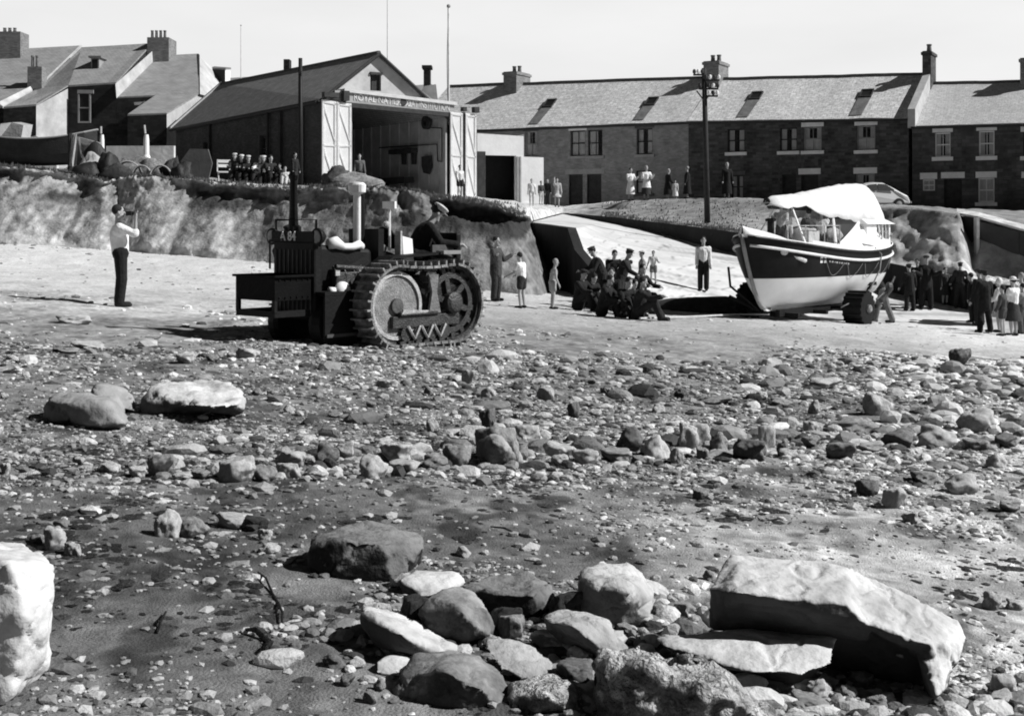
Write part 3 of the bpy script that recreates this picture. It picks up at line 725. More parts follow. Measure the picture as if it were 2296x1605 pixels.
# gable above
gz = lambda a: zA-(zA-zL)*(aA-a)/(aA-aL) if a < aA else zA-(zA-zR)*(a-aA)/(aR-aA)
As = [aL, o0, g0[0], aA, g1[0], o1]
for i in range(len(As)-1):
    l, r = As[i], As[i+1]
    bl = zlin if l >= o0 else zL; br = zlin if r >= o0 else zL
    if l >= o0:
        bl = zlin+(zlin2-zlin)*(l-o0)/(o1-o0); br = zlin+(zlin2-zlin)*(r-o0)/(o1-o0)
        if g0[0]-1e-6 <= l < g1[0]-1e-6:
            m.poly([q(l, bl), q(r, br), q(r, g1[1]), q(l, g1[1])]); bl = br = g0[1]
            m.poly([q(l, g0[1]), q(r, g0[1]), q(r, gz(r)), q(l, gz(l))])
        else: m.poly([q(l, bl), q(r, br), q(r, gz(r)), q(l, gz(l))])
    else:
        m.poly([q(l, gz(l)), q(o0, zlin), q(o0, gz(o0))])
wpart(m, 'gable_wall', render_lt, rt, uv=True)
m = MB(); BF.box(m, g0[0], g1[0], g1[1], g0[1], -.3, -.22); BF.box(m, g0[0]-.03, g1[0]+.05, g0[1], g0[1]+.12, -.05, .1); BF.box(m, g1[0]-.45, g1[0], g1[1], g0[1], -.2, -.16)
wpart(m, 'loft_door', dark_wood, rt)
# side, back walls
m = MB()
SW = Plane((f0.x+Lx.x*BL, f0.y+Lx.y*BL), -Lx)
zLb = (HY-126.7)/F*(f0.y+Lx.y*BL)
hs = []
for (x0, y0, x1, y1) in ((610, 760, 665, 950), (205, 810, 250, 1000)):
    c = [174.5+x0*.1394, 29.1+y0*.1394, 174.5+x1*.1394, 29.1+y1*.1394]; hs.append(SW.rect(*c))
wall_holes(m, SW, 0, BL, 0, zLb, zL, hs)
bR = q(aR, zb)+Lx*BL
m.poly([q(aR, zb), q(aR, zR), q(aR, zR)+Lx*BL, bR]); 
m.poly([back(q(aL, 0)), back(q(aR, 0)), back(q(aR, zR)), back(q(aA, zA)), back(q(aL, zLb))])
wpart(m, 'wall', shed_wall, rt, uv=True)
for r in hs: window(SW, r, rt, frame_m=dark_wood, curtain=None)
m = MB()
for a in (5.2, 14.2, 16.6): m = MB(); SW.box(m, a-.11, a+.11, 0, zL-.35, .0, .16); wpart(m, 'buttress', mat('buttress_dark', .05, var=.3, scale=2), rt)
# interior: floor, right-hand wall boarding, back partition, lining
m = MB(); m.slab([q(aL+.1, 1.36, -.05), q(aR-.1, 1.30, -.05), q(aR-.1, 1.36, -.05)+Lx*14, q(aL+.1, 1.44, -.05)+Lx*14], (0, 0, .06)); wpart(m, 'floor', mat('shed_floor', .32, var=.3), rt)
m = MB(); IW = Plane((q(aR-.4, 0)+Lx*13)[:2], -Lx); m.slab([IW.pt(0, 1.4), IW.pt(13, 1.36), IW.pt(13, 5.6), IW.pt(0, 5.6)], IW.n*-.08)
for k in range(13): IW.box(m, k+.4, k+.46, 1.4, 5.6, 0, .05)
wpart(m, 'inner_wall', mat('inner_boards', .42, var=.2, scale=1.2, bump=.3), rt)
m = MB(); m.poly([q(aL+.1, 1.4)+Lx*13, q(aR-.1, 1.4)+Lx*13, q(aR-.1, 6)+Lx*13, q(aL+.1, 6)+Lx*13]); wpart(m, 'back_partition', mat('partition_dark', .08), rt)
# things hanging on the inner wall
m = MB()
def onw(px, py):
    return IW.hit(174.5+px*.1394, 29.1+py*.1394)
m.tube([IW.pt(*onw(1480, 850), .1), IW.pt(*onw(1895, 825), .1), IW.pt(*onw(1900, 945), .1), IW.pt(*onw(1930, 950), .1), IW.pt(*onw(1930, 710), .1), IW.pt(*onw(1820, 705), .1)], .035, 6)
wpart(m, 'water_pipe', dark_wood, rt)
m = MB(); a, z = onw(1830, 670); m.lathe(IW.pt(a, z, .08), IW.n, [(.36, 0), (.36, .22), (.16, .22), (.16, .1)], 18); wpart(m, 'hose_reel', dark_wood, rt)
m = MB(); c = [IW.pt(*onw(x, y), .1) for x, y in ((1792, 915), (1858, 905), (1862, 990), (1845, 1040), (1805, 1030), (1792, 980))]; m.slab(c, IW.n*.08); wpart(m, 'shield_board', dark_wood, rt)
m = MB(); c = [IW.pt(*onw(x, y), .1) for x, y in ((1590, 868), (1755, 850), (1755, 885), (1590, 900))]; m.slab(c, IW.n*.4)
for x in (1665, 1735): c = [IW.pt(*onw(x-12, 885), .1), IW.pt(*onw(x+12, 885), .1), IW.pt(*onw(x+10, 970), .1), IW.pt(*onw(x-8, 970), .1)]; m.slab(c, IW.n*.15)
wpart(m, 'tool_rack', dark_wood, rt)
m = MB(); c = [IW.pt(*onw(x, y), .5) for x, y in ((1560, 1075), (1775, 1058), (1778, 1100), (1560, 1115))]; m.slab(c, IW.n*.6)
for x in (1600, 1735): m.tube([IW.pt(*onw(x, 1100), .7), IW.pt(onw(x, 1100)[0], 1.4, .7)], .05, 6)
wpart(m, 'workbench', dark_wood, rt)
# roof
rf = MB(); e = .22
def rp_(a, z): return q(a, z)
ovL = q(aL, zL)-U*.25+Vector((0, 0, -.25*(zA-zL)/(aA-aL))); ovR = q(aR, zR)+U*.25+Vector((0, 0, -.2))
ap = q(aA, zA)+Vector((0, 0, .02)); apb = ap+Lx*(BL+.2); apb.z = (HY-85.6)/F*apb.y
ovLb = ovL+Lx*(BL+.2); ovLb.z = zLb-.22; ovRb = ovR+Lx*(BL+.2)
rf.slab([ovL-Lx*.2, ap-Lx*.2, apb, ovLb], (0, 0, .12)); rf.slab([ap-Lx*.2, ovR-Lx*.2, ovRb, apb], (0, 0, .12))
roH = wpart(rf, 'roof', slate_mid, rt, uv=True)
m = MB(); m.tube([ap-Lx*.25+Vector((0, 0, .1)), apb+Vector((0, 0, .1))], .12, 6); wpart(m, 'ridge', ridge_m, roH)
m = MB(); m.tube([ap-Lx*.26+Vector((0, 0, .03)), ovR-Lx*.26], .10, 6); m.tube([ap-Lx*.26+Vector((0, 0, .03)), ovL-Lx*.26+Vector((0, 0, .03))], .09, 6); wpart(m, 'bargeboard', dark_wood, roH)
m = MB(); m.tube([ovL-U*.05, ovLb-U*.05], .09, 6); m.tube([q(aL, zL-.1)-U*.12+Lx*5.8, q(aL, 1.5)-U*.12+Lx*5.8], .07, 6); wpart(m, 'gutter', lead_m, roH)
m = MB(); m.slab([apb+Vector((0, 0, .0)), ovLb, ovLb+Lx*.3, apb+Lx*.3], (0, 0, .24)); wpart(m, 'verge', render_lt, roH)
# portal: fascia with lettering, posts and the four door leaves
PF = Plane((BF.o+BF.n*.5)[:2], U)
m = MB()
fa, fzt = PF.hit(174.5+1225*.1394, 29.1+450*.1394); fb, fzt2 = PF.hit(174.5+2008*.1394, 29.1+545*.1394); _, fzb = PF.hit(174.5+1225*.1394, 29.1+522*.1394); _, fzb2 = PF.hit(174.5+2008*.1394, 29.1+600*.1394)
m.slab([PF.pt(fa, fzb), PF.pt(fb, fzb2), PF.pt(fb, fzt2), PF.pt(fa, fzt)], -PF.n*.15)
fas = wpart(m, 'fascia', mat('fascia_paint', .33, rough=.6, var=.15, scale=2, bump=.1), rt)
m = MB(); m.slab([PF.pt(fa-.1, fzt, .12), PF.pt(fb+.1, fzt2, .12), PF.pt(fb+.1, fzt2+.16, .12), PF.pt(fa-.1, fzt+.16, .12)], -PF.n*.7); wpart(m, 'cornice', mat('cornice_paint', .6, var=.12), rt)
m = MB(); m.slab([PF.pt(fa-.1, fzb-.22, .05), PF.pt(fb, fzb2-.22, .05), PF.pt(fb, fzb2-.01, .05), PF.pt(fa-.1, fzb-.01, .05)], -PF.n*.3); wpart(m, 'lintel', dark_wood, rt)
# tall dark ends of the track either side of the opening and brackets
for x0, y0, x1, y1 in ((1055, 455, 1160, 490), (1195, 445, 1235, 515), (2050, 560, 2075, 590), (2130, 560, 2165, 600)):
    m = MB(); r = PF.rect(174.5+x0*.1394, 29.1+y0*.1394, 174.5+x1*.1394, 29.1+y1*.1394); PF.box(m, r[0], r[1], r[2], r[3], .02, .3); wpart(m, 'door_track', dark_wood, rt)
def text_part(txt, size, parent, c, udir, up, nrm, m, squash=1.0, name='lettering', bold=0.012):
    cu = bpy.data.curves.new('t', 'FONT'); cu.body = txt; cu.size = size; cu.extrude = .008; cu.align_x = 'CENTER'; cu.align_y = 'CENTER'; cu.offset = bold
    o = bpy.data.objects.new('t', cu); col.objects.link(o)
    me = bpy.data.meshes.new_from_object(o.evaluated_get(bpy.context.evaluated_depsgraph_get()))
    bpy.data.objects.remove(o); bpy.data.curves.remove(cu)
    me.name = name; me.materials.clear(); me.materials.append(m)
    M = Matrix((udir, up, nrm)).transposed()
    for v in me.vertices: v.co = Vector(c)+M @ Vector((v.co.x*squash, v.co.y, v.co.z))
    q_ = bpy.data.objects.new(name, me); col.objects.link(q_); q_.parent = parent; return q_
fu = (PF.pt(fb, fzt2)-PF.pt(fa, fzt)).normalized(); fn = PF.n; fup = fn.cross(fu)*1.0
if fup.z < 0: fup = -fup
for txt, x, y, sq in (('ROYAL NATIONAL', 1497, 512, .78), ('LIFE-BOAT INSTITUTION', 1775, 543, .60)):
    a, z = PF.hit(174.5+x*.1394, 29.1+y*.1394)
    text_part(txt, .46, fas, PF.pt(a, z, .02)-Vector(rt.location), fu, fup, fn, mat('worn_lettering', .62, var=.35, scale=4), sq*1.1, bold=.003)
m = MB(); a, z = PF.hit(174.5+1640*.1394, 29.1+522*.1394); m.lathe(PF.pt(a, z, .005), PF.n, [(.2, 0), (.2, .03), (.1, .04)], 12); wpart(m, 'emblem', dark_wood, fas)
# doors
def leaf(px0, px1, yt0, yt1, yb0, yb1, Yo, slant, label=None):
    """leaf in its own plane, hinged open: given by its four picture corners at depth of the portal"""
    DP = Plane((PF.pt(PF.hit(px0, 150)[0], 0, Yo))[:2], (U+PF.n*slant))
    a0, zt0 = DP.hit(px0, yt0); a1, zt1 = DP.hit(px1, yt1); _, b0 = DP.hit(px0, yb0); _, b1 = DP.hit(px1, yb1)
    m = MB(); m.slab([DP.pt(a0, b0), DP.pt(a1, b1), DP.pt(a1, zt1), DP.pt(a0, zt0)], -DP.n*.07)
    o = wpart(m, 'door_leaf', white_paint, rt)
    b = MB(); w = a1-a0
    def bar(p, q_, t=.05):
        A = Vector((p[0], p[1])); B = Vector((q_[0], q_[1])); d = (B-A).normalized(); n = Vector((-d.y, d.x))*t
        b.slab([DP.pt((A+n).x, (A+n).y, .002), DP.pt((B+n).x, (B+n).y, .002), DP.pt((B-n).x, (B-n).y, .002), DP.pt((A-n).x, (A-n).y, .002)], DP.n*.03)
    h = (zt0-b0)
    for k in range(3): bar((a0+.02, b0+h*(.03+.47*k)), (a1-.02, b1+(zt1-b1)*(.03+.47*k)), .035)
    for k in (0, 2): bar((a1-.08, b1+h*(.06+.47*k/2)), (a0+.08, b0+h*(.46+.47*k/2)), .025)
    bar((a0+.06, b0+.05), (a0+.06, zt0-.05)); bar((a1-.06, b1+.05), (a1-.06, zt1-.05))
    wpart(b, 'brace', mat('brace_paint', .76, var=.12), o)
leaf(322, 336.5, 99, 101.5, 191, 190, .10, .15); leaf(337.2, 351.5, 101.7, 103.5, 190, 188.5, .10, .15)
leaf(450.3, 462.8, 111.5, 113, 199, 199, .10, .2); leaf(465.5, 476.5, 112.8, 114, 199.5, 200, .10, .2)
m = MB(); r = PF.rect(462.8, 112, 465.5, 199); PF.box(m, r[0], r[1], r[2], r[3], -.1, .02); wpart(m, 'door_post', dark_wood, rt)
m = MB(); r = PF.rect(337, 81, 343, 101); m.slab([PF.pt(PF.hit(336, 92)[0], PF.hit(336, 101)[1], -.1), PF.pt(PF.hit(341.5, 92)[0], PF.hit(341, 102)[1], -.1), PF.pt(PF.hit(341.5, 92)[0], PF.hit(341, 90)[1], -.1), PF.pt(PF.hit(336, 92)[0], PF.hit(336, 90)[1], -.1)], -PF.n*.3); wpart(m, 'pier', render_lt, rt)
# chimney stack poking over the ridge, belongs to a house behind
# ---- white garage annex on the right
AW = Plane(P(477, 0, 69)[:2], (.93, .35))
rt2 = thing('garage', 'white flat roofed garage with a wide dark doorway, right of the boathouse', 'garage', tuple(P(500, 201, 69)))
def ra(x0, y0, x1, y1): return AW.rect(436.4+x0*.1267, 43.6+y0*.1267, 436.4+x1*.1267, 43.6+y1*.1267)
blk = ra(322, 705, 690, 1245); opn = ra(322+62, 880, 630, 1245); wl = ra(668, 895, 845, 1262)
m = MB(); zt = (AW.hit(477, 133)[1], AW.hit(524, 136)[1])
wall_holes(m, AW, blk[0], blk[1], .6, zt[0], zt[1], [(opn[0], opn[1], .6, opn[3])], depth=.2)
for a in (blk[0], blk[1]): m.poly([AW.pt(a, .6), AW.pt(a, zt[0]), AW.pt(a, zt[0], -6), AW.pt(a, .6, -6)])
m.poly([AW.pt(blk[0], .6, -6), AW.pt(blk[1], .6, -6), AW.pt(blk[1], zt[1], -6), AW.pt(blk[0], zt[0], -6)])
m.poly([AW.pt(blk[0], zt[0]-.1), AW.pt(blk[1], zt[1]-.1), AW.pt(blk[1], zt[1]-.1, -6), AW.pt(blk[0], zt[0]-.1, -6)])
wpart(m, 'wall', mat('whitewash', .80, var=.08, scale=1.5, bump=.2, hi=.85), rt2)
m = MB(); AW.box(m, opn[0]-.3, opn[1]+.3, .6, opn[3]+.3, -1.7, -1.6); AW.box(m, opn[0]-.36, opn[0]-.3, .6, opn[3]+.3, -1.7, -.4); AW.box(m, opn[1]+.3, opn[1]+.36, .6, opn[3]+.3, -1.7, -.4); wpart(m, 'shade_lining', black_m, rt2)  # black lining added inside the doorway, standing in for the shade there
m = MB(); r = ra(322, 850, 382, 1245); AW.box(m, r[0], r[1], .9, r[3], .02, .12); wpart(m, 'sliding_door', dark_wood, rt2)
m = MB(); r = ra(385, 945, 430, 1062); AW.box(m, r[0], r[1], r[2], r[3], -.9, -.85); wpart(m, 'notice_board', mat('old_paper', .3, var=.3), rt2)
m = MB()
for x in (634, 655): r = ra(x, 890, x+12, 1250); AW.box(m, r[0], r[1], 1.0, r[3], -.05, .07)
wpart(m, 'door_post', mat('post_grey', .35, var=.2), rt2)
m = MB(); m.slab([AW.pt(wl[0], .6, .02), AW.pt(wl[1], .6, .02), AW.pt(wl[1], wl[3], .02), AW.pt(wl[0], wl[3]+.02, .02)], -AW.n*.25); 
o = wpart(m, 'screen_wall', MATS['whitewash'], rt2)
# ================================================================== LEFT-HAND HOUSES
def z1p(x, y, Y): return P(x/8.621, y/8.621, Y)      # measured on an enlarged view of the top left corner
def polyset(root, name, m, polys, thick=None, uv=True, label=None):
    b = MB()
    for p in polys:
        if thick: b.slab(p, thick)
        else: b.poly(p)
    return wpart(b, name, m, root, uv=uv, label=label)
def down(p, z=-.5): return Vector((p.x, p.y, z))
slate_l = brick_mat('slate_left', .36, .30, .22, .3, .17, var=.25, nscale=1.2, bump=.2)
stone_l = brick_mat('stone_left', .05, .025, .035, .4, .18, var=.5)
def lbox(root, name, m, x0, y0, x1, y1, Y, d, uv=False):     # upright block by picture rectangle
    b = MB(); a, c = z1p(x0, y1, Y), z1p(x1, y0, Y)
    b.hexa([Vector((a.x, Y, a.z)), Vector((c.x, Y, a.z)), Vector((c.x, Y+d, a.z)), Vector((a.x, Y+d, a.z)), Vector((a.x, Y, c.z)), Vector((c.x, Y, c.z)), Vector((c.x, Y+d, c.z)), Vector((a.x, Y+d, c.z))])
    return wpart(b, name, m, root, uv=uv)
def pots(par, x0, x1, y0, y1, Y, n):
    for i in range(n):
        x = x0+(x1-x0)*(i+.5)/n; a = z1p(x, y1, Y); h = (y1-y0)/8.621/F*Y; r = (x1-x0)/n/8.621/F*Y*.36
        p = MB(); p.lathe(a, (0, 0, 1), [(r, 0), (r*.85, h*.8), (r*1.05, h*.85), (r*1.05, h)], 8); wpart(p, 'pot', pot_m, par)
# house with the long roof at far left
c0 = z1p(350, 900, 84)
h1 = thing('stone_house', 'grey roofed stone house at the far left with a tall chimney at each end', 'house', (c0.x, 84, 2.6))
rA = [z1p(-500, 470, 90), z1p(700, 405, 90), z1p(330, 762, 84), z1p(-600, 790, 84)]
polyset(h1, 'roof', slate_l, [rA], (0, 0, .12))
o_ = polyset(h1, 'wall', stone_l, [[z1p(-600, 790, 84), z1p(330, 762, 84), down(z1p(330, 762, 84)), down(z1p(-600, 790, 84))], [z1p(330, 762, 84), z1p(700, 405, 90), z1p(1000, 770, 96), down(z1p(1000, 770, 96)), down(z1p(330, 762, 84))], [z1p(-500, 470, 90)+Vector((0, 6, -3)), z1p(700, 405, 90)+Vector((0, 6, -3)), down(z1p(700, 405, 90)+Vector((0, 6, 0))), down(z1p(-500, 470, 90)+Vector((0, 6, 0)))]])
polyset(h1, 'back_roof', slate_l, [[z1p(-500, 470, 90), z1p(700, 405, 90), z1p(700, 405, 90)+Vector((0, 6, -3)), z1p(-500, 470, 90)+Vector((0, 6, -3))]])
m = MB(); m.tube([z1p(700, 400, 90), z1p(330, 758, 83.8)], .13, 5); wpart(m, 'verge', render_lt, h1)
ch = lbox(h1, 'chimney', chim_m, -120, 270, 175, 560, 88.5, 1.6, True); pots(ch, 20, 150, 240, 270, 89, 3)
ch = lbox(h1, 'chimney', chim_m, 236, 572, 360, 770, 83.6, .95, True); pots(ch, 262, 340, 478, 572, 84, 2)
# low front wing at the far left
h2 = thing('stone_outhouse', 'low stone outhouse with catslide roof in front of the far left house', 'house', (z1p(150, 1100, 80).x, 80, 2.6))
polyset(h2, 'roof', slate_l, [[z1p(-300, 800, 84), z1p(290, 752, 84), z1p(20, 930, 80), z1p(-600, 960, 80)]], (0, 0, .10))
polyset(h2, 'verge', render_lt, [[z1p(-20, 900, 80), z1p(285, 748, 83.9), z1p(300, 775, 83.9), z1p(25, 932, 80)]], (0, 0, .13))
# middle house
h3 = thing('stone_house', 'dark fronted stone house with dormer in its long grey roof and tall upper window', 'house', (z1p(600, 1000, 82).x, 82, 2.6))
eL, eR, rL_, rR_ = z1p(585, 748, 82), z1p(1000, 722, 82), z1p(705, 420, 88), z1p(1310, 385, 88)
lowL, lowR = z1p(30, 935, 79.5), z1p(312, 912, 79.5)
polyset(h3, 'roof', slate_l, [[z1p(705, 420, 88), z1p(1310, 385, 88), z1p(1000, 722, 82), z1p(585, 748, 82), z1p(325, 775, 84)], [z1p(325, 775, 84), z1p(585, 748, 82), lowR, lowL]], (0, 0, .11))
polyset(h3, 'verge', render_lt, [[z1p(1312, 440, 87), z1p(1318, 545, 87), z1p(1005, 845, 81.8), z1p(995, 722, 81.8)]], (0, .1, .02))
polyset(h3, 'wall', stone_l, [[eL, eR, down(eR), down(eL)], [lowL, lowR, down(lowR), down(lowL)], [eR, z1p(1310, 385, 88), z1p(1600, 720, 94), down(z1p(1600, 720, 94)), down(eR)], [lowL, z1p(325, 775, 84), down(z1p(325, 775, 84)), down(lowL)]])
polyset(h3, 'end_wall', render_lt, [[lowR, z1p(585, 762, 81.9), down(z1p(585, 762, 81.9)), down(lowR)]])
HP = Plane((eL.x, 81.8), (1, 0)); HP.n = Vector((0, -1, 0))
wr = HP.rect(690/8.621, 812/8.621, 768/8.621, 1045/8.621)
m = MB()
for d in ((wr[0]-.12, wr[0]-.02, wr[2], wr[3]), (wr[1]+.02, wr[1]+.12, wr[2], wr[3]), (wr[0]-.12, wr[1]+.12, wr[2]-.1, wr[2]), (wr[0]-.15, wr[1]+.30, wr[3]+.05, wr[3]+.28)): HP.box(m, d[0], d[1], d[2], d[3], 0, .08)
HP.box(m, wr[0], wr[1], (wr[2]+wr[3])/2-.04, (wr[2]+wr[3])/2+.04, 0, .06)
wf = wpart(m, 'window', grey_paint, h3); m = MB(); HP.box(m, wr[0]-.02, wr[1]+.02, wr[2], wr[3], .0, .03); wpart(m, 'pane', black_m, wf)
m = MB(); q1 = HP.rect(505/8.621, 935/8.621, 560/8.621, 1070/8.621); HP.box(m, q1[0], q1[1], q1[2], q1[3], -.02, .05); wpart(m, 'window', black_m, h3)
ch = lbox(h3, 'chimney', chim_m, 1268, 320, 1455, 560, 87, 2.0, True); pots(ch, 1295, 1440, 262, 320, 88, 4)
d = MB(); a, b_ = z1p(785, 640, 84.6), z1p(855, 495, 84.6)
dm = MB(); dm.hexa([Vector((a.x, 84.6, a.z)), Vector((b_.x, 84.6, a.z)), Vector((b_.x, 87.3, a.z)), Vector((a.x, 87.3, a.z)), Vector((a.x, 84.6, b_.z)), Vector((b_.x, 84.6, b_.z)), Vector((b_.x, 87.3, b_.z)), Vector((a.x, 87.3, b_.z))])
dr = wpart(dm, 'dormer', grey_paint, h3)
m = MB(); m.box(((a.x+b_.x)/2, 86, b_.z+.05), (b_.x-a.x+.3, 3.0, .12)); wpart(m, 'roof', slate_l, dr)
m = MB(); m.box(((a.x+b_.x)/2, 84.58, (a.z+b_.z)/2+.1), ((b_.x-a.x)*.7, .04, (b_.z-a.z)*.62)); wpart(m, 'pane', black_m, dr)
# right-hand house of the group, bright gable
h4 = thing('stone_house', 'grey roofed house with bright white gable and small dormer, touching the boathouse roof', 'house', (z1p(1300, 1100, 80).x, 80, 2.6))
polyset(h4, 'roof', slate_l, [[z1p(1340, 492, 88), z1p(1708, 473, 88), z1p(1714, 818, 82), z1p(1002, 846, 82)], [z1p(1340, 832, 82), z1p(1714, 818, 82), z1p(1438, 985, 78.5), z1p(1100, 997, 78.5)]], (0, 0, .10))
polyset(h4, 'gable', render_lt, [[z1p(1708, 475, 88), z1p(2012, 742, 91), z1p(1850, 856, 84), z1p(1714, 820, 82)], [z1p(1438, 985, 78.5), z1p(1714, 820, 82), z1p(1850, 856, 84), down(z1p(1850, 856, 84)), down(z1p(1438, 985, 78.5))]])
polyset(h4, 'wall', stone_l, [[z1p(1002, 846, 82), z1p(1350, 832, 82), down(z1p(1350, 832, 82)), down(z1p(1002, 846, 82))], [z1p(1100, 997, 78.5), z1p(1436, 985, 78.5), down(z1p(1436, 985, 78.5)), down(z1p(1100, 997, 78.5))], [z1p(1100, 997, 78.5), z1p(1250, 860, 82), down(z1p(1250, 860, 82)), down(z1p(1100, 997, 78.5))]])
m = MB(); m.tube([z1p(1708, 473, 87.9), z1p(1714, 818, 81.9), z1p(1850, 858, 83.9)], .1, 6); wpart(m, 'gutter', lead_m, h4)
polyset(h4, 'lintel', render_mid, [[z1p(1155, 880, 81.7), z1p(1290, 872, 81.7), z1p(1290, 900, 81.7), z1p(1160, 905, 81.7)]], (0, .1, 0), uv=False)
dm = MB(); a = [z1p(1808, 595, 89), z1p(1940, 600, 88), z1p(1940, 735, 88)]; dm.slab(a, (.0, .9, 0)); dr = wpart(dm, 'dormer', stone_l, h4)
dm = MB(); dm.slab([z1p(1942, 605, 88), z1p(1985, 605, 88.9), z1p(1985, 735, 88.9), z1p(1942, 735, 88)], (-.1, .1, 0)); wpart(dm, 'cheek', white_paint, dr)
dm = MB(); dm.slab([z1p(1800, 598, 89.4), z1p(1945, 600, 87.9), z1p(1992, 596, 88.9), z1p(1850, 585, 90)], (0, 0, .12)); wpart(dm, 'roof', slate_l, dr)
# roofs far behind the boathouse
h5 = thing('distant_house', 'low distant roof with one square chimney showing over the boathouse ridge', 'house', (P(290, 0, 105).x, 106, 3))
m = MB(); m.poly([P(225, 78, 105), P(330, 72, 105), P(345, 100, 101), P(225, 105, 101)]); m.poly([P(225, 78, 105), P(330, 72, 105), P(330, 100, 109), P(225, 105, 109)]); wpart(m, 'roof', slate_l, h5, uv=True)
m = MB(); m.slab([down(P(228, 100, 101), 0), down(P(343, 100, 101), 0), P(343, 99, 101), P(228, 104, 101)], (0, 7, 0)); wpart(m, 'wall', render_mid, h5, uv=True)
m = MB(); a = P(283.5, 75, 104); b_ = P(289.3, 61.5, 104); m.box(((a.x+b_.x)/2, 104.5, (a.z+b_.z)/2-.2), (b_.x-a.x, 1, b_.z-a.z+.8)); wpart(m, 'chimney', stone_l, h5, uv=True)
h6 = thing('distant_house', 'distant roof with a tall slim chimney seen between the boathouse gable and the terrace', 'house', (P(425, 0, 96).x, 96, 3))
m = MB(); m.poly([P(398, 86, 98), P(432, 84, 98), P(438, 100, 93), P(400, 103, 93)]); m.poly([P(398, 86, 98), P(432, 84, 98), P(432, 104, 103), P(398, 104, 103)]); wpart(m, 'roof', slate_l, h6, uv=True)
m = MB(); m.slab([down(P(401, 103, 93.2), 0), down(P(437, 103, 93.2), 0), P(437, 101, 93.2), P(401, 104, 93.2)], (0, 9, 0)); m.poly([P(416, 99, 93), P(424, 86, 93.1), P(436, 84, 93.1), P(438, 101, 93)]); wpart(m, 'wall', render_lt, h6, uv=True)
m = MB(); a = P(423.5, 88, 95); b_ = P(430, 66.5, 95); m.box(((a.x+b_.x)/2, 95.6, (a.z+b_.z)/2-.3), (b_.x-a.x, 1.1, b_.z-a.z+.8)); m.box(((a.x+b_.x)/2, 95.6, b_.z), (b_.x-a.x+.25, 1.3, .22)); wpart(m, 'chimney', stone_l, h6, uv=True)

# ================================================================== WALLS OF THE SLIPWAY
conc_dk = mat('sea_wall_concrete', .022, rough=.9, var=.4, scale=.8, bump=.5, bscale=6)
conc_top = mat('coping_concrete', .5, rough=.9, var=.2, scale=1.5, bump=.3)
WB = SR[:]; WTp = [P(*a) for a in WT]
m = MB(); n = 7
bs = WB[:8]; ts = [WTp[0], WTp[1], WTp[2], WTp[3], WTp[4], WTp[5], WTp[6], WTp[7]]
vs = []
for i in range(7):
    b, t = bs[i], ts[i]; k = min(i, 6); d = (ts[k+1]-ts[k]); d.z = 0; d.normalize(); nn = Vector((-d.y, d.x, 0))
    if nn.y < 0: nn = -nn
    vs.append([Vector((b.x, b.y, b.z-.6)), t, t+nn*.42, Vector((t.x, t.y, b.z-.6))+nn*.42])
V = [q for r in vs for q in r]; Fs = []
for i in range(6):
    a, b = 4*i, 4*i+4
    Fs += [(a, b, b+1, a+1), (a+1, b+1, b+2, a+2), (a+2, b+2, b+3, a+3)]
Fs += [(0, 1, 2, 3), (24, 27, 26, 25)]
wc = bs[3]
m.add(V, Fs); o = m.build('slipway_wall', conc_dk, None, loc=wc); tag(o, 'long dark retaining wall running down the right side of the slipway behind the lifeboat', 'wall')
m = MB(); vs = []
for i, p in enumerate(SL[:5]):
    zf = float(beach_base(p.x, p.y))-.5
    q = Vector((-.30, -.05, 0)) if i else Vector((-.30, .2, 0))
    vs += [Vector((p.x, p.y, p.z+.02)), Vector((p.x-.02, p.y, p.z+.02))+q, Vector((p.x, p.y, zf))+q*1.1, Vector((p.x, p.y, zf))]
Fs = []
for i in range(4):
    a, b = 4*i, 4*i+4; Fs += [(a, b, b+1, a+1), (a+1, b+1, b+2, a+2)]
Fs += [(0, 1, 2, 3), (16, 19, 18, 17)]
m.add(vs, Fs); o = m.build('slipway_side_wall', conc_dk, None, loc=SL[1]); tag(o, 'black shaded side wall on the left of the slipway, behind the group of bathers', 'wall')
# tall sea wall at right with post
sw = thing('sea_wall', 'tall dark concrete sea wall with a pale upright post at the right edge', 'wall', tuple(P(990, 285, 45)))
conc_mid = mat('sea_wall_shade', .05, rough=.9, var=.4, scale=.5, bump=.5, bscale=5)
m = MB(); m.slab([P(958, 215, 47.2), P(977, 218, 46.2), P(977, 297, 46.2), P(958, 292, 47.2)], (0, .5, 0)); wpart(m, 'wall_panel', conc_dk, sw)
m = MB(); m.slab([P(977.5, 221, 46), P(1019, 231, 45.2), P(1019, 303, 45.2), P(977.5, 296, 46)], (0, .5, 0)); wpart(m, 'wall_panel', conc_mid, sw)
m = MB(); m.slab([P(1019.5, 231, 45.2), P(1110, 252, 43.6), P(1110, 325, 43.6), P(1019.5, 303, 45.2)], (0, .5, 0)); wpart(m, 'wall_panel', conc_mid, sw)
m = MB(); m.hexa([P(976.8, 300, 45.7), P(979.4, 300, 45.7), P(979.4, 300, 45.7)+Vector((0, .3, 0)), P(976.8, 300, 45.7)+Vector((0, .3, 0)), P(976.8, 217, 45.7), P(979.6, 217, 45.7), P(979.6, 217, 45.7)+Vector((0, .3, 0)), P(976.8, 217, 45.7)+Vector((0, .3, 0))]); wpart(m, 'post', mat('weathered_post', .45, var=.3), sw)
m = MB(); m.slab([P(957, 214, 47.3), P(978, 218, 46.1), P(1020, 230, 45.1), P(1112, 250, 43.5), P(1112, 246, 44.6), P(1022, 226, 46.2), P(980, 214, 47.2), P(957, 210, 48.4)], (0, 0, .07)); wpart(m, 'coping', MATS.get('turf_coping') or mat('turf_coping', .60, var=.4, scale=2, bump=.6), sw)

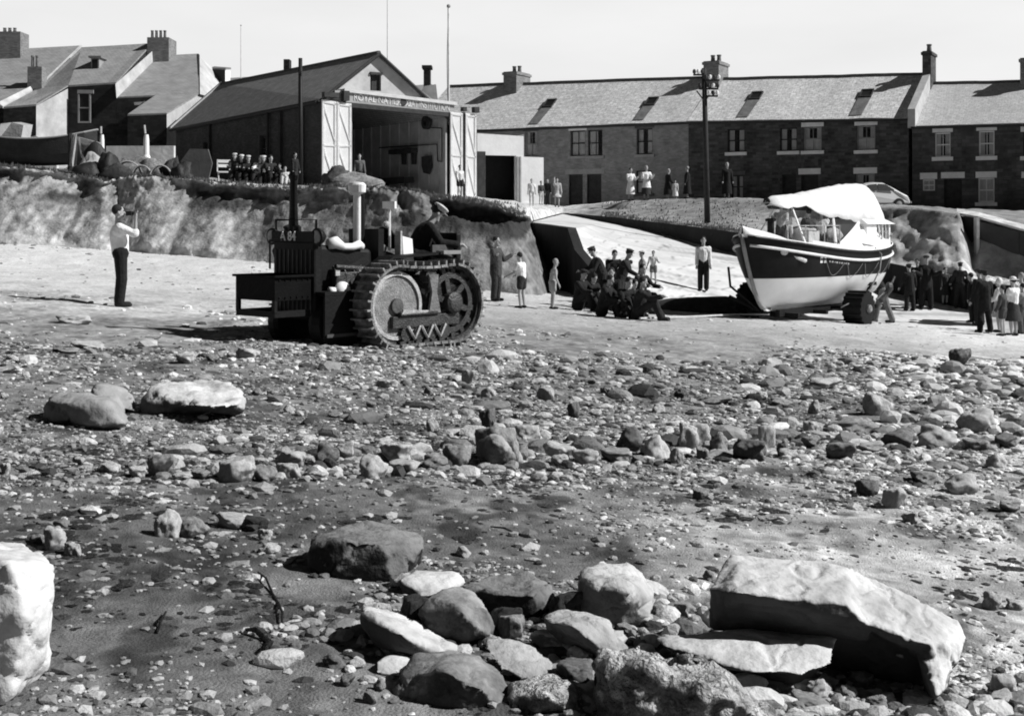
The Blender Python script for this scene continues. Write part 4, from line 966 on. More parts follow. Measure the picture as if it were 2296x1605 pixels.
# ================================================================== POLES
def pole(name, label, cat, px, ytop, Y, r0, r1, m, lean=0, group=None, ybase=None):
    b = drop(px, Y) if ybase is None else hit_px(px, ybase)
    t = P(px+lean, ytop, b.y)
    root = thing(name, label, cat, tuple(b), 0, group)
    k = MB(); k.tube([b-Vector((0, 0, .3)), b+(t-b)*.5, t], [r0, (r0+r1)/2, r1], 10); wpart(k, 'pole', m, root, smooth=True)
    return root, b, t
pr, pb, pt_ = pole('telegraph_pole', 'dark wooden telegraph pole with crossarms and white insulators, standing on the grass bank', 'telegraph pole', 707.5, 68, 58, .13, .10, mat('pole_wood', .03, var=.4, scale=6, bump=.3), -3.5, ybase=222.5)
sc_ = F/pb.y; ud = Vector((1, .12, 0)).normalized()
arms = [(103.5, 696.5, 701), (85, 698, 719), (93, 697, 721), (72.5+14, 0, 0)]
cx = 512+F*pt_.x/pt_.y
def onp(px, py): return P(px, py, pb.y-.16)
for (y, xa, xb) in ((74.5, 693.5, 703), (80, 705, 719.5), (88.5, 699, 718.5), (95.8, 704.5, 718)):
    k = MB(); k.slab([onp(xa, y-.8), onp(xb, y-.8), onp(xb, y+.8), onp(xa, y+.8)], (0, .1, 0)); arm = wpart(k, 'crossarm', dark_wood, pr)
    nn = int((xb-xa)/4.2)+1
    for i in range(nn):
        x = xa+.8+(xb-xa-1.6)*i/max(1, nn-1)
        if abs(x-704.5) < 1.2: continue
        q = MB(); q.lathe(onp(x, y-.8), (0, 0, 1), [(.03, 0), (.07, .04), (.075, .12), (.05, .18), (.02, .2)], 8); wpart(q, 'insulator', sill_m if i % 2 else dark_wood, arm)
for sgn in (-1, 1):
    k = MB(); k.tube([onp(704.6, 101), onp(704.6+sgn*8, 90.5)], .03, 5); wpart(k, 'brace', dark_wood, pr)
pr2, b2, t2 = pole('tarred_post', 'tall black tarred post standing beside the boathouse side wall', 'post', 300.4, 58, 55, .115, .085, black_m)
k = MB(); k.tube([P(299.2, 73, b2.y-.1), P(301.6, 73, b2.y-.1)], .12, 6); wpart(k, 'band', black_m, pr2)
for (px, yt, Y, lab, r) in ((387.5, -6, 90, 'thin grey flagpole rising behind the boathouse gable', .035), (448.6, 7, 72, 'thin white flagpole rising behind the boathouse doors', .06), (241, 26, 96, 'short faint mast seen above the boathouse roof', .03)):
    a, b3, t3 = pole('flagpole', lab, 'flagpole', px, yt, Y, r*1.3, r, mat('pale_pole', .55, var=.15))
    if Y == 72:
        k = MB(); k.tube([P(448.3, 7, Y), P(446.8, 60, Y-.2), P(447.5, 98, Y)], .014, 4); wpart(k, 'halyard', grey_paint, a)
    k = MB(); k.ell(t3+Vector((0, 0, .05)), r*1.9, 8, 6); wpart(k, 'finial', grey_paint, a)

# ================================================================== PARKED CAR behind the lifeboat
cb = drop(893, 62); carL = 3.9
car = thing('parked_car', 'pale rounded saloon car parked on the grass above the bank, half hidden by the lifeboat', 'car', (cb.x-1.05, cb.y, cb.z-.22), R(8)); car.scale = (.88, .88, .88)
paint = mat('car_paint', .62, rough=.35, var=.06, scale=1, bump=0, spec=.5)
prof = [(-1.95, .35, .50), (-1.93, .72, .55), (-1.70, .92, .60), (-1.05, 1.00, .62), (-.62, 1.42, .52), (-.1, 1.52, .50), (.5, 1.50, .50), (1.05, 1.22, .52), (1.45, .98, .58), (1.82, .80, .56), (1.96, .5, .52), (1.95, .35, .5)]
m = MB(); V = []; nprof = len(prof)
for s_ in (-1, -.85, -.5, 0, .5, .85, 1):
    for (x, z, hw) in prof:
        k_ = 1-.06*abs(s_)**4; V.append(Vector((x*(1-.03*abs(s_)**3), s_*.76 if z < .95 else s_*(.76-.16*(z-.95)/.55), z*k_ if z > .5 else z)))
Fs = [(i*nprof+j, i*nprof+j+1, (i+1)*nprof+j+1, (i+1)*nprof+j) for i in range(6) for j in range(nprof-1)]+[tuple(range(nprof)), tuple(6*nprof+j for j in range(nprof))[::-1]]+[(i*nprof, (i+1)*nprof, (i+2)*nprof-1, (i+1)*nprof-1) for i in range(6)]
m.add(V, Fs); ob = m.build('body', paint, car, smooth=False)
md = ob.modifiers.new('bev', 'BEVEL'); md.width = .06; md.segments = 3; md.limit_method = 'ANGLE'; md.angle_limit = R(28)
for s_ in (-1, 1):
    for pts_ in (((-.72, 1.04), (-.50, 1.36), (.02, 1.42), (.02, 1.04)), ((.08, 1.04), (.08, 1.42), (.52, 1.40), (.98, 1.12), (1.0, 1.04))):
        g = MB(); g.slab([Vector((x, s_*(.765-.16*(z-.95)/.55), z)) for x, z in pts_], (0, s_*.012, 0)); g.build('window', black_m, car)
for x_, zz in ((1.30, 0), (-.88, 1)):
    g = MB(); g.slab([Vector((x_*.55 if zz == 0 else -.86, -.5, 1.40 if 0 else 1.12)), Vector((x_*.55 if zz == 0 else -.86, .5, 1.12)), Vector((.72 if zz == 0 else -.62, .44, 1.40)), Vector((.72 if zz == 0 else -.62, -.44, 1.40))], (.03 if zz == 0 else -.05, 0, .05)); g.build('windscreen' if zz == 0 else 'rear_window', black_m, car)
for x_ in (-1.2, 1.25):
    for s_ in (-1, 1):
        g = MB(); g.lathe((x_, s_*.62, .32), (0, s_, 0), [(.22, 0), (.32, 0), (.32, .17), (.20, .18)], 18); wh = g.build('wheel', black_m, car)
        g = MB(); g.lathe((x_, s_*.62, .32), (0, s_, 0), [(.15, .17), (.17, .19), (.05, .21)], 14); g.build('hubcap', grey_paint, wh)
g = MB(); g.box((1.99, 0, .42), (.06, 1.4, .1)); g.build('bumper', grey_paint, car); g = MB(); g.box((-1.99, 0, .42), (.06, 1.4, .1)); g.build('bumper', grey_paint, car)

# ================================================================== FISHING GEAR on the left cliff top
def zg(x, y, Y): return P(x/11.276, 122.2+y/11.276, Y)     # measured on an enlarged strip of the cliff top
tar_m = mat('tarred_planks', .022, rough=.6, var=.3, scale=3, bump=.3)
canvas = mat('pale_canvas', .38, rough=.9, var=.2, scale=2, bump=.4)
net_m = mat('brown_nets', .05, rough=1, var=.5, scale=9, bump=1, bscale=30)
def coble(label, pxc, Y, length, h, ang, canvas_top=True):
    b = drop(pxc, Y); root = thing('fishing_boat', label, 'boat', tuple(b), ang)
    V = []; Fs = []; ns = 13
    for i in range(ns):
        t = -1+2*i/(ns-1); hw = .85*(1-abs(t)**2.4)**.7+.02; zk = .12+.16*t*t; zs = h+.35*h*abs(t)**2.2
        for v in range(7):
            a = v/6*math.pi; V.append(Vector((t*length/2*(1+.03*0), -math.cos(a)*hw*(1 if v in (0, 6) else .97), zs if v in (0, 6) else zs-(zs-zk)*math.sin(a)**.7)))
    for i in range(ns-1):
        for v in range(6): Fs.append((i*7+v, i*7+v+1, i*7+v+8, i*7+v+7))
    Fs += [(i*7, i*7+7, i*7+13, i*7+6) for i in range(ns-1)]
    m = MB(); m.add(V, Fs); m.build('hull', tar_m, root, smooth=False)
    m = MB()
    for s_ in (0, 6): m.tube([V[i*7+s_] for i in range(ns)], .04, 5)
    m.build('gunwale', grey_paint, root)
    if canvas_top:
        V = []; n2 = 9
        for i in range(ns):
            t = -1+2*i/(ns-1); hw = .9*(1-abs(t)**2.4)**.7+.03; zs = h+.35*h*abs(t)**2.2
            for v in range(n2):
                a = v/(n2-1)*math.pi; V.append(Vector((t*length/2, -math.cos(a)*hw, zs+.03+.28*math.sin(a)*(1-t*t)**.5+.04*math.sin(i*2.3+v))))
        m = MB(); m.add(V, [(i*n2+v, i*n2+v+1, (i+1)*n2+v+1, (i+1)*n2+v) for i in range(ns-1) for v in range(n2-1)]); m.build('cover', canvas, root, smooth=True)
    return root
coble('long black fishing boat laid up on the cliff top at the far left', 34, 55, 5.4, 1.25, R(2), False)
# pale tarpaulin heap at far left
b = drop(8, 57); m = MB(); pts_ = [zg(-60, 250, 57), zg(5, 15, 57), zg(130, 0, 57.4), zg(265, 30, 57), zg(235, 190, 56.5), zg(110, 300, 56.3)]; m.slab([Vector(p) for p in pts_], (0, 1.1, .1)); o = m.build('canvas_sheet', canvas, None, loc=b); tag(o, 'pale canvas sheet draped over gear at the far left of the cliff top', 'canvas')
# stick tripod hung with cloth
cl = thing('hanging_cloth', 'pale cloth hung from a dark post to dry on the cliff top', 'cloth', tuple(drop(74, 52)))
m = MB(); m.tube([drop(70.5, 52), zg(790, 120, 52)], [.12, .1], 8); wpart(m, 'post', tar_m, cl)
def cloth(pts_, nx=10, ny=12, Y=52):
    a, b_, c, d = [np.array(tuple(p)) for p in pts_]; V = []; 
    for j in range(ny):
        for i in range(nx):
            u, v = i/(nx-1), j/(ny-1); p = (a*(1-u)+b_*u)*(1-v)+(d*(1-u)+c*u)*v; p[1] += .10*math.sin(u*9+v)*v; V.append(Vector(p))
    mm = MB(); mm.add(V, [(j*nx+i, j*nx+i+1, (j+1)*nx+i+1, (j+1)*nx+i) for j in range(ny-1) for i in range(nx-1)]); return mm
wpart(cloth([zg(838, 130, 51.9), zg(872, 130, 51.9), zg(868, 500, 51.7), zg(768, 490, 51.7)]), 'sheet', canvas, cl, smooth=True)
wpart(cloth([zg(868, 170, 51.6), zg(905, 175, 51.6), zg(942, 400, 51.5), zg(912, 400, 51.5)], 5, 8), 'rope_fall', canvas, cl, smooth=True)
m = MB(); m.slab([zg(870, 160, 53), zg(1110, 225, 53), zg(1090, 262, 53), zg(930, 250, 53)], (0, .5, 0)); wpart(m, 'spread_sheet', canvas, cl)
# net floats / dome
def heap(label, cat, name, c, r, m_, seed=0, sq=1.0, rough=.18, grp=None):
    k = MB(); k.ell((0, 0, 0), 1, 20, 14); V = np.array([tuple(v) for v in k.v]); d = 1+rough*fbm(V[:, 0]*2.2+seed, V[:, 1]*2.2, V[:, 2]*2.2+seed, seed=100+seed, octv=4)*2
    k.v = [Vector((v[0]*r[0]*q, v[1]*r[1]*q, max(-.1, v[2]*r[2]*q)))+Vector(c) for v, q in zip(V, d)]
    o = k.build(name, m_, None, loc=c, smooth=True); return tag(o, label, cat, grp)
heap('pale domed canvas cover beside the dark net heap on the cliff top', 'canvas', 'canvas_cover', drop(91.5, 51), (.52, .5, .78), canvas, 1)
heap('black covered stack with rounded top behind the pale domed cover', 'stack', 'covered_stack', drop(95, 53), (.62, .4, 1.25), tar_m, 15, rough=.05)
heap('low black heap of nets in front of the pale domed cover', 'nets', 'net_heap', drop(87, 50.3), (.55, .4, .5), tar_m, 2)
heap('tall dark heap of nets at the notch in the cliff edge', 'nets', 'net_heap', drop(108, 50.6), (.42, .4, .95), tar_m, 3)
heap('spreading dark heap of nets right of the tall one', 'nets', 'net_heap', drop(117, 50.2), (.75, .4, .55), net_m, 4)
heap('grey tangled heap of nets around the lobster pots', 'nets', 'net_heap', drop(134, 52), (1.1, .5, .70), mat('grey_nets', .25, rough=1, var=.6, scale=10, bump=1, bscale=40), 5, rough=.3)
heap('grey net heap behind the hooped pot on the cliff top', 'nets', 'net_heap', drop(152, 52), (1.0, .5, .62), MATS['grey_nets'], 6, rough=.3)
heap('dark lumpy net heap near the round grey board', 'nets', 'net_heap', drop(181, 50.2), (.48, .4, .62), tar_m, 7, rough=.3)
heap('dark pile of rope behind the hooped lobster pot', 'nets', 'rope_heap', drop(171, 51), (.42, .4, .70), net_m, 8, rough=.35)
# hooped lobster pots
for i, (px, Y, r) in enumerate(((128, 51.0, .52), (142, 50.8, .36), (161, 50.6, .40))):
    b = drop(px, Y); root = thing('lobster_pot', ['large hooped lobster pot left of the white posts', 'small hooped lobster pot between the two larger ones', 'lobster pot with a bright hoop near the cliff edge'][i], 'lobster pot', tuple(b), .2)
    for k_ in range(3):
        m = MB(); m.tube([Vector((math.cos(a)*r, (k_-1)*.28, math.sin(a)*r*1.1)) for a in np.linspace(0, math.pi, 12)], .035, 6); m.build('hoop', canvas if i != 1 else grey_paint, root)
    m = MB(); m.box((0, 0, .03), (2*r, .7, .05)); m.build('base', dark_wood, root)
    m = MB(); V = [Vector((math.cos(a)*r*.96, y, math.sin(a)*r*1.05)) for y in (-.28, .28) for a in np.linspace(0, math.pi, 10)]; m.add(V, [(j, j+1, j+11, j+10) for j in range(9)]); m.build('netting', net_m, root)
# white bottle-shaped gate piers and garden wall
for i, (x, yt, yb, lab) in enumerate(((1150, 45, 240, 'smaller pale gate pier with a thin finial, left of the bright one'), (1650, 30, 410, 'bright white gate pier with a thin finial in front of the dark house'))):
    Y = 60; t, bb = zg(x+(-12 if i == 0 else -22), yt, Y), drop(x/11.276, Y); s_ = 1 if i else .8
    root = thing('gate_pier', lab, 'pier', tuple(bb)); H = zg(x, 150, Y).z-bb.z
    m = MB(); m.lathe(bb-Vector((0, 0, .2)), (0, 0, 1), [(.20*s_, 0), (.20*s_, H*.55), (.14*s_, H*.62), (.13*s_, H), (.10*s_, H+.25)], 12); wpart(m, 'shaft', white_paint, root)
    m = MB(); m.tube([Vector((bb.x-.05, Y, bb.z+H+.1)), Vector((t.x, Y, t.z))], .05, 6); wpart(m, 'finial', render_lt, root)
m = MB(); a = [zg(1195, 265, 61), zg(1960, 262, 61), down(zg(1960, 262, 61), 2), down(zg(1195, 262, 61), 2)]; m.slab(a, (0, .3, 0)); o = m.build('garden_wall', mat('garden_wash', .6, var=.25, scale=1.2, bump=.3), None, loc=a[3]); tag(o, 'low whitewashed garden wall behind the lobster pots', 'wall')
m = MB(); a = [zg(200, 190, 63), zg(400, 150, 63), zg(640, 250, 63), down(zg(640, 250, 63), 2), down(zg(200, 190, 63), 2)]; m.slab(a, (0, .3, 0)); o = m.build('garden_wall', MATS['garden_wash'], None, loc=a[3]); tag(o, 'whitewashed wall with a sloping top behind the black fishing boat', 'wall')
# round grey board and small white chair
b = drop(197, 52.5); m = MB(); c = [b+Vector((x, 0, z)) for x, z in ((-.62, 0), (.45, -.02), (.62, .7), (.45, 1.28), (-.3, 1.3), (-.66, .8))]; m.slab(c, (0, .12, .0)); o = m.build('weathered_board', mat('grey_board', .11, var=.2, scale=2, bump=.2), None, loc=b); tag(o, 'weathered grey board with rounded top propped up by the boathouse', 'board')
b = drop(224, 51); root = thing('folding_chair', 'white folding chair standing at the left of the seated people', 'chair', tuple(b), .3)
m = MB(); m.box((0, 0, .42), (.5, .45, .05)); m.build('seat', white_paint, root)
m = MB(); m.box((0, .22, .68), (.5, .04, .12)); m.box((0, .22, .86), (.5, .04, .12)); m.box((-.24, .22, .68), (.04, .04, .5)); m.box((.24, .22, .68), (.04, .04, .5)); m.build('backrest', white_paint, root)
for x in (-.22, .22):
    for y in (-.2, .2): m = MB(); m.tube([(x, y, 0), (x, -y*.2+y*.8, .42)], .02, 5); m.build('leg', white_paint, root)
# dark grassy mounds in front of the boathouse door
heap('dark grass mound at the foot of the left boathouse doors', 'mound', 'grass_mound', drop(338, 47.5), (.62, .6, .72), mat('rank_grass', .09, rough=1, var=.6, scale=6, bump=1, bscale=30), 11, rough=.25)
heap('pale grass mound right of the dark one in front of the boathouse', 'mound', 'grass_mound', drop(353, 47.2), (.9, .6, .46), mat('pale_grass', .30, rough=1, var=.5, scale=6, bump=1, bscale=30), 12, rough=.25)
# ================================================================== PEOPLE
skin_m = mat('skin', .36, rough=.7, var=.12, scale=6, bump=0)
hair_m = mat('dark_hair', .02, rough=.8, var=.3, scale=12, bump=.3)
hair_l = mat('fair_hair', .30, rough=.8, var=.3, scale=12, bump=.3)
cloth = {}
def cl_m(v):
    k = round(v, 3)
    if k not in cloth: cloth[k] = mat('cloth_%d' % int(k*1000), k, rough=.95, var=.22, scale=5, bump=.5, bscale=14)
    return cloth[k]
_remesh_cache = []
def remesh_build(mb, name, m, parent, vox, smooth_it=2):
    me = bpy.data.meshes.new(name); me.from_pydata([tuple(v) for v in mb.v], [], mb.f)
    o = bpy.data.objects.new('tmp', me); col.objects.link(o)
    md = o.modifiers.new('r', 'REMESH'); md.mode = 'VOXEL'; md.voxel_size = vox
    if smooth_it: s_ = o.modifiers.new('s', 'SMOOTH'); s_.iterations = smooth_it; s_.factor = .5
    dg_ = bpy.context.evaluated_depsgraph_get(); dg_.update()
    me2 = bpy.data.meshes.new_from_object(o.evaluated_get(dg_)); bpy.data.objects.remove(o); bpy.data.meshes.remove(me)
    me2.name = name; me2.materials.clear(); me2.materials.append(m)
    me2.polygons.foreach_set('use_smooth', [True]*len(me2.polygons))
    q = bpy.data.objects.new(name, me2); col.objects.link(q)
    if parent is not None: q.parent = parent
    return q
def cap(mb, a, b, ra, rb, n=10):
    """tapered capsule"""
    a, b = Vector(a), Vector(b); d = (b-a); L = d.length
    if L < 1e-5: mb.ell(a, ra, n, 8); return
    d /= L; pts = []; rs = []
    for t in (-.95, -.7, -.35, 0): pts.append(a+d*ra*t); rs.append(ra*math.sqrt(max(.02, 1-t*t)))
    for t in (0, .35, .7, .95): pts.append(b+d*rb*t); rs.append(rb*math.sqrt(max(.02, 1-t*t)))
    mb.tube(pts, rs, n)
def rot_about(v, axis, ang): return Matrix.Rotation(ang, 3, axis) @ v

def person(label, foot, H, face=-90, top=.04, legs=.03, skirt=None, hat=None, hair='dark', lean=0, side=0, arms=((8, 5), (8, 5)),
           stance=.0, stride=0, sit=None, bare_top=False, shorts=False, sleeves=True, coat=False, fine=False, head_down=0, group=None, apron=False, knee=0, name='person', turn_head=0):
    """foot: world point between the feet. face: direction in degrees (0 = +X, -90 = towards the camera).
    arms: (left, right) each (swing forward deg, elbow bend deg[, spread deg])"""
    s = H/1.75
    root = thing(name, label, 'person', tuple(foot), R(face-90), group)   # local +Y = facing
    vox = (.0125 if fine else .022)*max(.7, s)
    hipz = .93; 
    def leg(sx):
        fwd = stride*sx
        if sit is not None:
            hip = Vector((.09*sx, 0, sit+.06)); knee_ = Vector((.13*sx, .40, sit+.10+.04*sx)); ank = Vector((.13*sx, .46+.05*sx, .08))
            if sit < .25: knee_ = Vector((.12*sx, .36+.05*sx, .46)); ank = Vector((.12*sx, .55, .08))
        else:
            hip = Vector((.085*sx, 0, hipz-.02)); knee_ = Vector((.10*sx+stance*sx*.5, .02+fwd*.22+knee, .49-knee*.1)); ank = Vector((.10*sx+stance*sx, fwd*.40-.02, .09))
        return hip, knee_, ank
    pel = Vector((0, 0, hipz if sit is None else sit+.08))
    M1 = Matrix.Rotation(-R(lean), 3, 'X') @ Matrix.Rotation(R(side), 3, 'Y')
    def up(v): return pel+M1 @ Vector(v)
    chest = up((0, 0, .33)); neck = up((0, 0, .52)); Mh = M1 @ Matrix.Rotation(-R(head_down), 3, 'X') @ Matrix.Rotation(R(turn_head), 3, 'Z')
    headc = neck+Mh @ Vector((0, .02, .18))
    def arm(sx, spec):
        sw, be = spec[0], spec[1]; spd = spec[2] if len(spec) > 2 else 8
        sh = up((.185*sx, 0, .455))
        d = Vector((0, 0, -1)); d = rot_about(d, 'X', R(sw)); d = rot_about(d, 'Y', -R(spd)*sx)
        d = Matrix.Rotation(-R(lean), 3, 'X') @ d if abs(sw) < 200 else d
        el = sh+d*.29
        d2 = rot_about(d, 'X', R(be)); 
        if len(spec) > 3: d2 = rot_about(d2, 'Z', R(spec[3])*sx)
        wr = el+d2*.25
        return sh, el, wr, d2.normalized()
    A = {1: arm(1, arms[1]), -1: arm(-1, arms[0])}
    body = MB()
    cap(body, pel, chest, .125, .135); cap(body, up((-.10, 0, .40)), up((.10, 0, .40)), .10, .10); cap(body, pel+Vector((-.05, 0, -.02)), pel+Vector((.05, 0, -.02)), .12, .12)
    cap(body, up((0, -.005, .45)), headc, .058, .055)
    body.ell(headc+Mh @ Vector((0, -.005, .035)), (.077, .095, .105), 12, 10, Mh); cap(body, headc+Mh @ Vector((0, .02, -.04)), headc+Mh @ Vector((0, .045, -.075)), .062, .045)
    cap(body, headc+Mh @ Vector((0, .088, .02)), headc+Mh @ Vector((0, .108, -.012)), .010, .016, 6)        # nose
    for sx in (-1, 1): body.ell(headc+Mh @ Vector((.080*sx, -.005, 0)), (.015, .022, .032), 6, 6, Mh)      # ears
    for sx in (-1, 1):
        sh, el, wr, d2 = A[sx]
        cap(body, sh, el, .055, .042); cap(body, el, wr, .042, .028)
        # hand: palm, four fingers of different length, thumb from the side
        sdv = Vector((1, 0, 0)); sdv = (sdv-d2*sdv.dot(d2)); sdv = sdv.normalized() if sdv.length > .1 else Vector((0, 0, 1)); nv = d2.cross(sdv)
        pm = wr+d2*.05
        cap(body, wr+d2*.01, wr+d2*.08, .030, .032, 8)
        for k, (fl, off) in enumerate(((.062, -.030), (.074, -.010), (.070, .010), (.054, .030))):
            b0 = wr+d2*.085+sdv*off; b1 = b0+d2*fl*.55+nv*.012; b2 = b1+d2*fl*.35+nv*.024
            cap(body, b0, b1, .0105, .0095, 6); cap(body, b1, b2, .0095, .008, 6)
        cap(body, wr+d2*.035-sdv*.03*sx, wr+d2*.09-sdv*.058*sx+nv*.01, .013, .010, 6)
        hip, kn, an = leg(sx)
        cap(body, hip, kn, .088, .056); cap(body, kn+(an-kn)*.05, kn+(an-kn)*.35, .055, .058); cap(body, kn+(an-kn)*.35, an, .056, .038)
        cap(body, an+Vector((0, -.03, -.045)), an+Vector((0, .15, -.055)), .040, .034)
    def scaled(mb): mb.v = [v*s for v in mb.v]; return mb
    body_o = remesh_build(scaled(body), 'body', skin_m, root, vox, 2)
    # clothes
    if not bare_top:
        t = MB(); w_ = .022
        cap(t, pel+M1 @ Vector((0, 0, .02 if not coat else -.16)), chest, .125+w_+(.03 if coat else 0), .140+w_); cap(t, up((-.115, 0, .40)), up((.115, 0, .40)), .10+w_, .10+w_)
        cap(t, up((0, -.01, .43)), up((0, 0, .50)), .075, .066)
        if coat:
            cap(t, pel+Vector((-.05, 0, -.10)), pel+Vector((.05, 0, -.10)), .135, .135)
        for sx in (-1, 1):
            sh, el, wr, d2 = A[sx]; cap(t, sh, el if sleeves else sh+(el-sh)*.55, .055+w_, .044+w_)
            if sleeves and sleeves != 'rolled': cap(t, el, wr-d2*.01, .046+w_, .036+w_)
            elif sleeves == 'rolled': cap(t, el, el+(wr-el)*.12, .046+w_, .046+w_)
        remesh_build(scaled(t), 'jacket' if coat else 'shirt', cl_m(top), root, vox, 2)
    if skirt is not None:
        t = MB(); hz = skirt; n = 18; rows = []
        prof = [(pel.z+.10, .15), (pel.z-.02, .185), (pel.z-.2, .21), ((pel.z+hz)/2, .235), (hz, .27)]
        V = []
        for (z, r) in prof:
            for k in range(n): a = 2*math.pi*k/n; q = 1+.07*math.sin(a*6)*(pel.z-z if z < pel.z else 0); V.append(Vector((math.cos(a)*r*q, math.sin(a)*r*.85*q, z)))
        t.add(V, [(i*n+k, i*n+(k+1) % n, (i+1)*n+(k+1) % n, (i+1)*n+k) for i in range(4) for k in range(n)]+[tuple(range(n))])
        scaled(t); t.build('skirt', cl_m(legs), root, smooth=True)
        if apron:
            t = MB(); V = []
            for (z, r) in [(pel.z+.12, .17), (pel.z-.02, .205), (pel.z-.2, .232), ((pel.z+hz)/2+.03, .255)]:
                for k in range(8): a = math.pi*(.08+.84*k/7); V.append(Vector((math.cos(a)*r, math.sin(a)*r*.86, z)))
            t.add(V, [(i*8+k, i*8+k+1, i*8+k+9, i*8+k+8) for i in range(3) for k in range(7)]); scaled(t).build('apron', cl_m(.75), root, smooth=True)
    elif legs is not None:
        t = MB(); w_ = .024
        cap(t, pel+Vector((-.05, 0, 0)), pel+Vector((.05, 0, 0)), .12+w_, .12+w_)
        for sx in (-1, 1):
            hip, kn, an = leg(sx)
            if shorts: cap(t, hip, hip+(kn-hip)*.55, .095+w_, .085+w_)
            else: cap(t, hip, kn, .090+w_, .068+w_); cap(t, kn, an+Vector((0, 0, .01)), .070+w_, .062+w_)
        remesh_build(scaled(t), 'shorts' if shorts else 'trousers', cl_m(legs), root, vox, 2)
    if not (shorts or bare_top) or fine:
        for sx in (-1, 1):
            hip, kn, an = leg(sx); t = MB(); cap(t, an+Vector((0, -.035, -.045)), an+Vector((0, .17, -.05)), .047, .042, 10); scaled(t).build('shoe', black_m, root, smooth=True)
    # hair / hats / eyes
    if hair:
        t = MB(); t.ell(headc+Mh @ Vector((0, -.022, .055)), (.088, .098, .098), 14, 10, Mh); 
        if hair == 'long': t.ell(headc+Mh @ Vector((0, -.06, -.02)), (.085, .06, .12), 12, 8, Mh)
        scaled(t).build('hair', hair_l if hair == 'fair' else hair_m, root, smooth=True)
    if hat:
        kind, v = hat; t = MB(); c = headc+Mh @ Vector((0, -.005, .10))
        if kind == 'cap': t.ell(c, (.108, .125, .045), 14, 8, Mh); t.ell(c+Mh @ Vector((0, .09, -.025)), (.07, .07, .012), 12, 6, Mh)
        elif kind == 'peak': t.ell(c+Mh @ Vector((0, 0, .02)), (.12, .125, .035), 14, 8, Mh); t.lathe(c+Mh @ Vector((0, 0, -.04)), Mh @ Vector((0, 0, 1)), [(.095, 0), (.10, .05)], 16); t.ell(c+Mh @ Vector((0, .09, -.035)), (.07, .065, .01), 12, 6, Mh)
        elif kind == 'scarf': t.ell(headc+Mh @ Vector((0, -.025, .035)), (.100, .105, .125), 14, 10, Mh)
        elif kind == 'sun': t.ell(c, (.10, .11, .07), 14, 8, Mh); t.ell(c+Mh @ Vector((0, 0, -.03)), (.19, .20, .012), 16, 6, Mh)
        scaled(t).build('headscarf' if kind == 'scarf' else 'hat' if kind == 'sun' else 'cap', cl_m(v), root, smooth=True)
    if fine:
        for sx in (-1, 1): t = MB(); t.ell(headc+Mh @ Vector((.032*sx, .083, .028)), (.013, .008, .008), 8, 6, Mh); scaled(t).build('eye', black_m, root, smooth=True)
        t = MB(); t.ell(headc+Mh @ Vector((0, .094, -.045)), (.024, .008, .005), 8, 6, Mh); scaled(t).build('mouth', mat('lips', .12), root, smooth=True)
    return root, headc*s, A
def beachpt(px, py): p = hit_px(px, py, (0,)); return Vector((p.x, p.y, beach_zs(p.x, p.y)))
def beach_zs(x, y): return ground(x, y, (0, 3))
def by_px(x, yt, yb, **k):
    """ground point and height from head-top / foot rows on the 2296 px view"""
    p = hit_px(S(x), S(yb)); H = S(yb-yt)/F*p.y
    return p, H
PEOPLE = []
def add(label, x, yt, yb, H=None, Y=None, **k):
    if Y is None: p, h = by_px(x, yt, yb)
    else: p = drop(S(x), Y); h = S(yb-yt)/F*Y
    if k.get('debug'): print('PX', label, round(p.y, 1), round(h, 2))
    k.pop('debug', None)
    PEOPLE.append((label, round(p.y, 1), round(h, 2)))
    return person(label, p, H or h, **k)

# --- on the beach and slipway
add('man in white shirt and high black trousers holding a small camera to his face', 270, 461, 687, face=20, top=.82, legs=.012, arms=((60, 112, 14), (62, 112, 14, 0)), sleeves='rolled', fine=True, stance=.0, lean=-4)
add('man in dark suit standing with folded arms right of the tractor', 1112, 531, 674, face=-30, top=.06, legs=.03, coat=True, arms=((25, 95, 10, -40), (25, 95, 10, -40)), fine=True)
add('boy in white shirt and dark shorts turned away, beside the man with folded arms', 1170, 566, 690, face=150, top=.75, legs=.03, shorts=True, sleeves=False, arms=((30, 40, 10), (25, 50, 10)), fine=True, stance=.03, lean=6)
add('pale shirtless boy standing before the black slipway side wall', 1239, 580, 692, face=10, bare_top=True, top=.5, legs=.30, shorts=True, hair='fair', fine=True, lean=8, arms=((20, 20), (10, 20)))
add('boy in light clothes running down the slipway', 1465, 562, 636, face=-100, top=.6, legs=.15, shorts=True, sleeves=False, stride=.5, arms=((30, 60, 20), (-30, 50, 20)), fine=True)
add('man in white shirt and open dark jacket standing alone on the slipway', 1577, 531, 651, face=-95, top=.78, legs=.015, arms=((5, 8, 4), (5, 8, 4)), fine=True)
add('man in peaked cap and dark coat leaning forward, leftmost of the seated group', 1350, 552, 690, H=1.72, face=-170, top=.02, legs=.02, coat=True, lean=22, hat=('peak', .05), arms=((45, 40), (50, 50)), fine=True, stance=.06)
add('man in peaked cap bending towards the children at the slipway foot', 1393, 554, 692, H=1.70, face=-20, top=.025, legs=.025, coat=True, lean=18, hat=('peak', .04), arms=((30, 50), (50, 30)), fine=True, stance=.05)
add('boy in pale shirt behind the bending man at the slipway foot', 1414, 578, 675, H=1.40, face=170, top=.5, legs=.04, sleeves=True, arms=((30, 50), (20, 50)), fine=True)
add('dark haired man in black sitting at the right of the group by the slipway', 1436, 588, 700, H=1.72, face=-50, top=.02, legs=.025, coat=True, sit=.42, arms=((50, 40), (55, 40)), fine=True, lean=6)
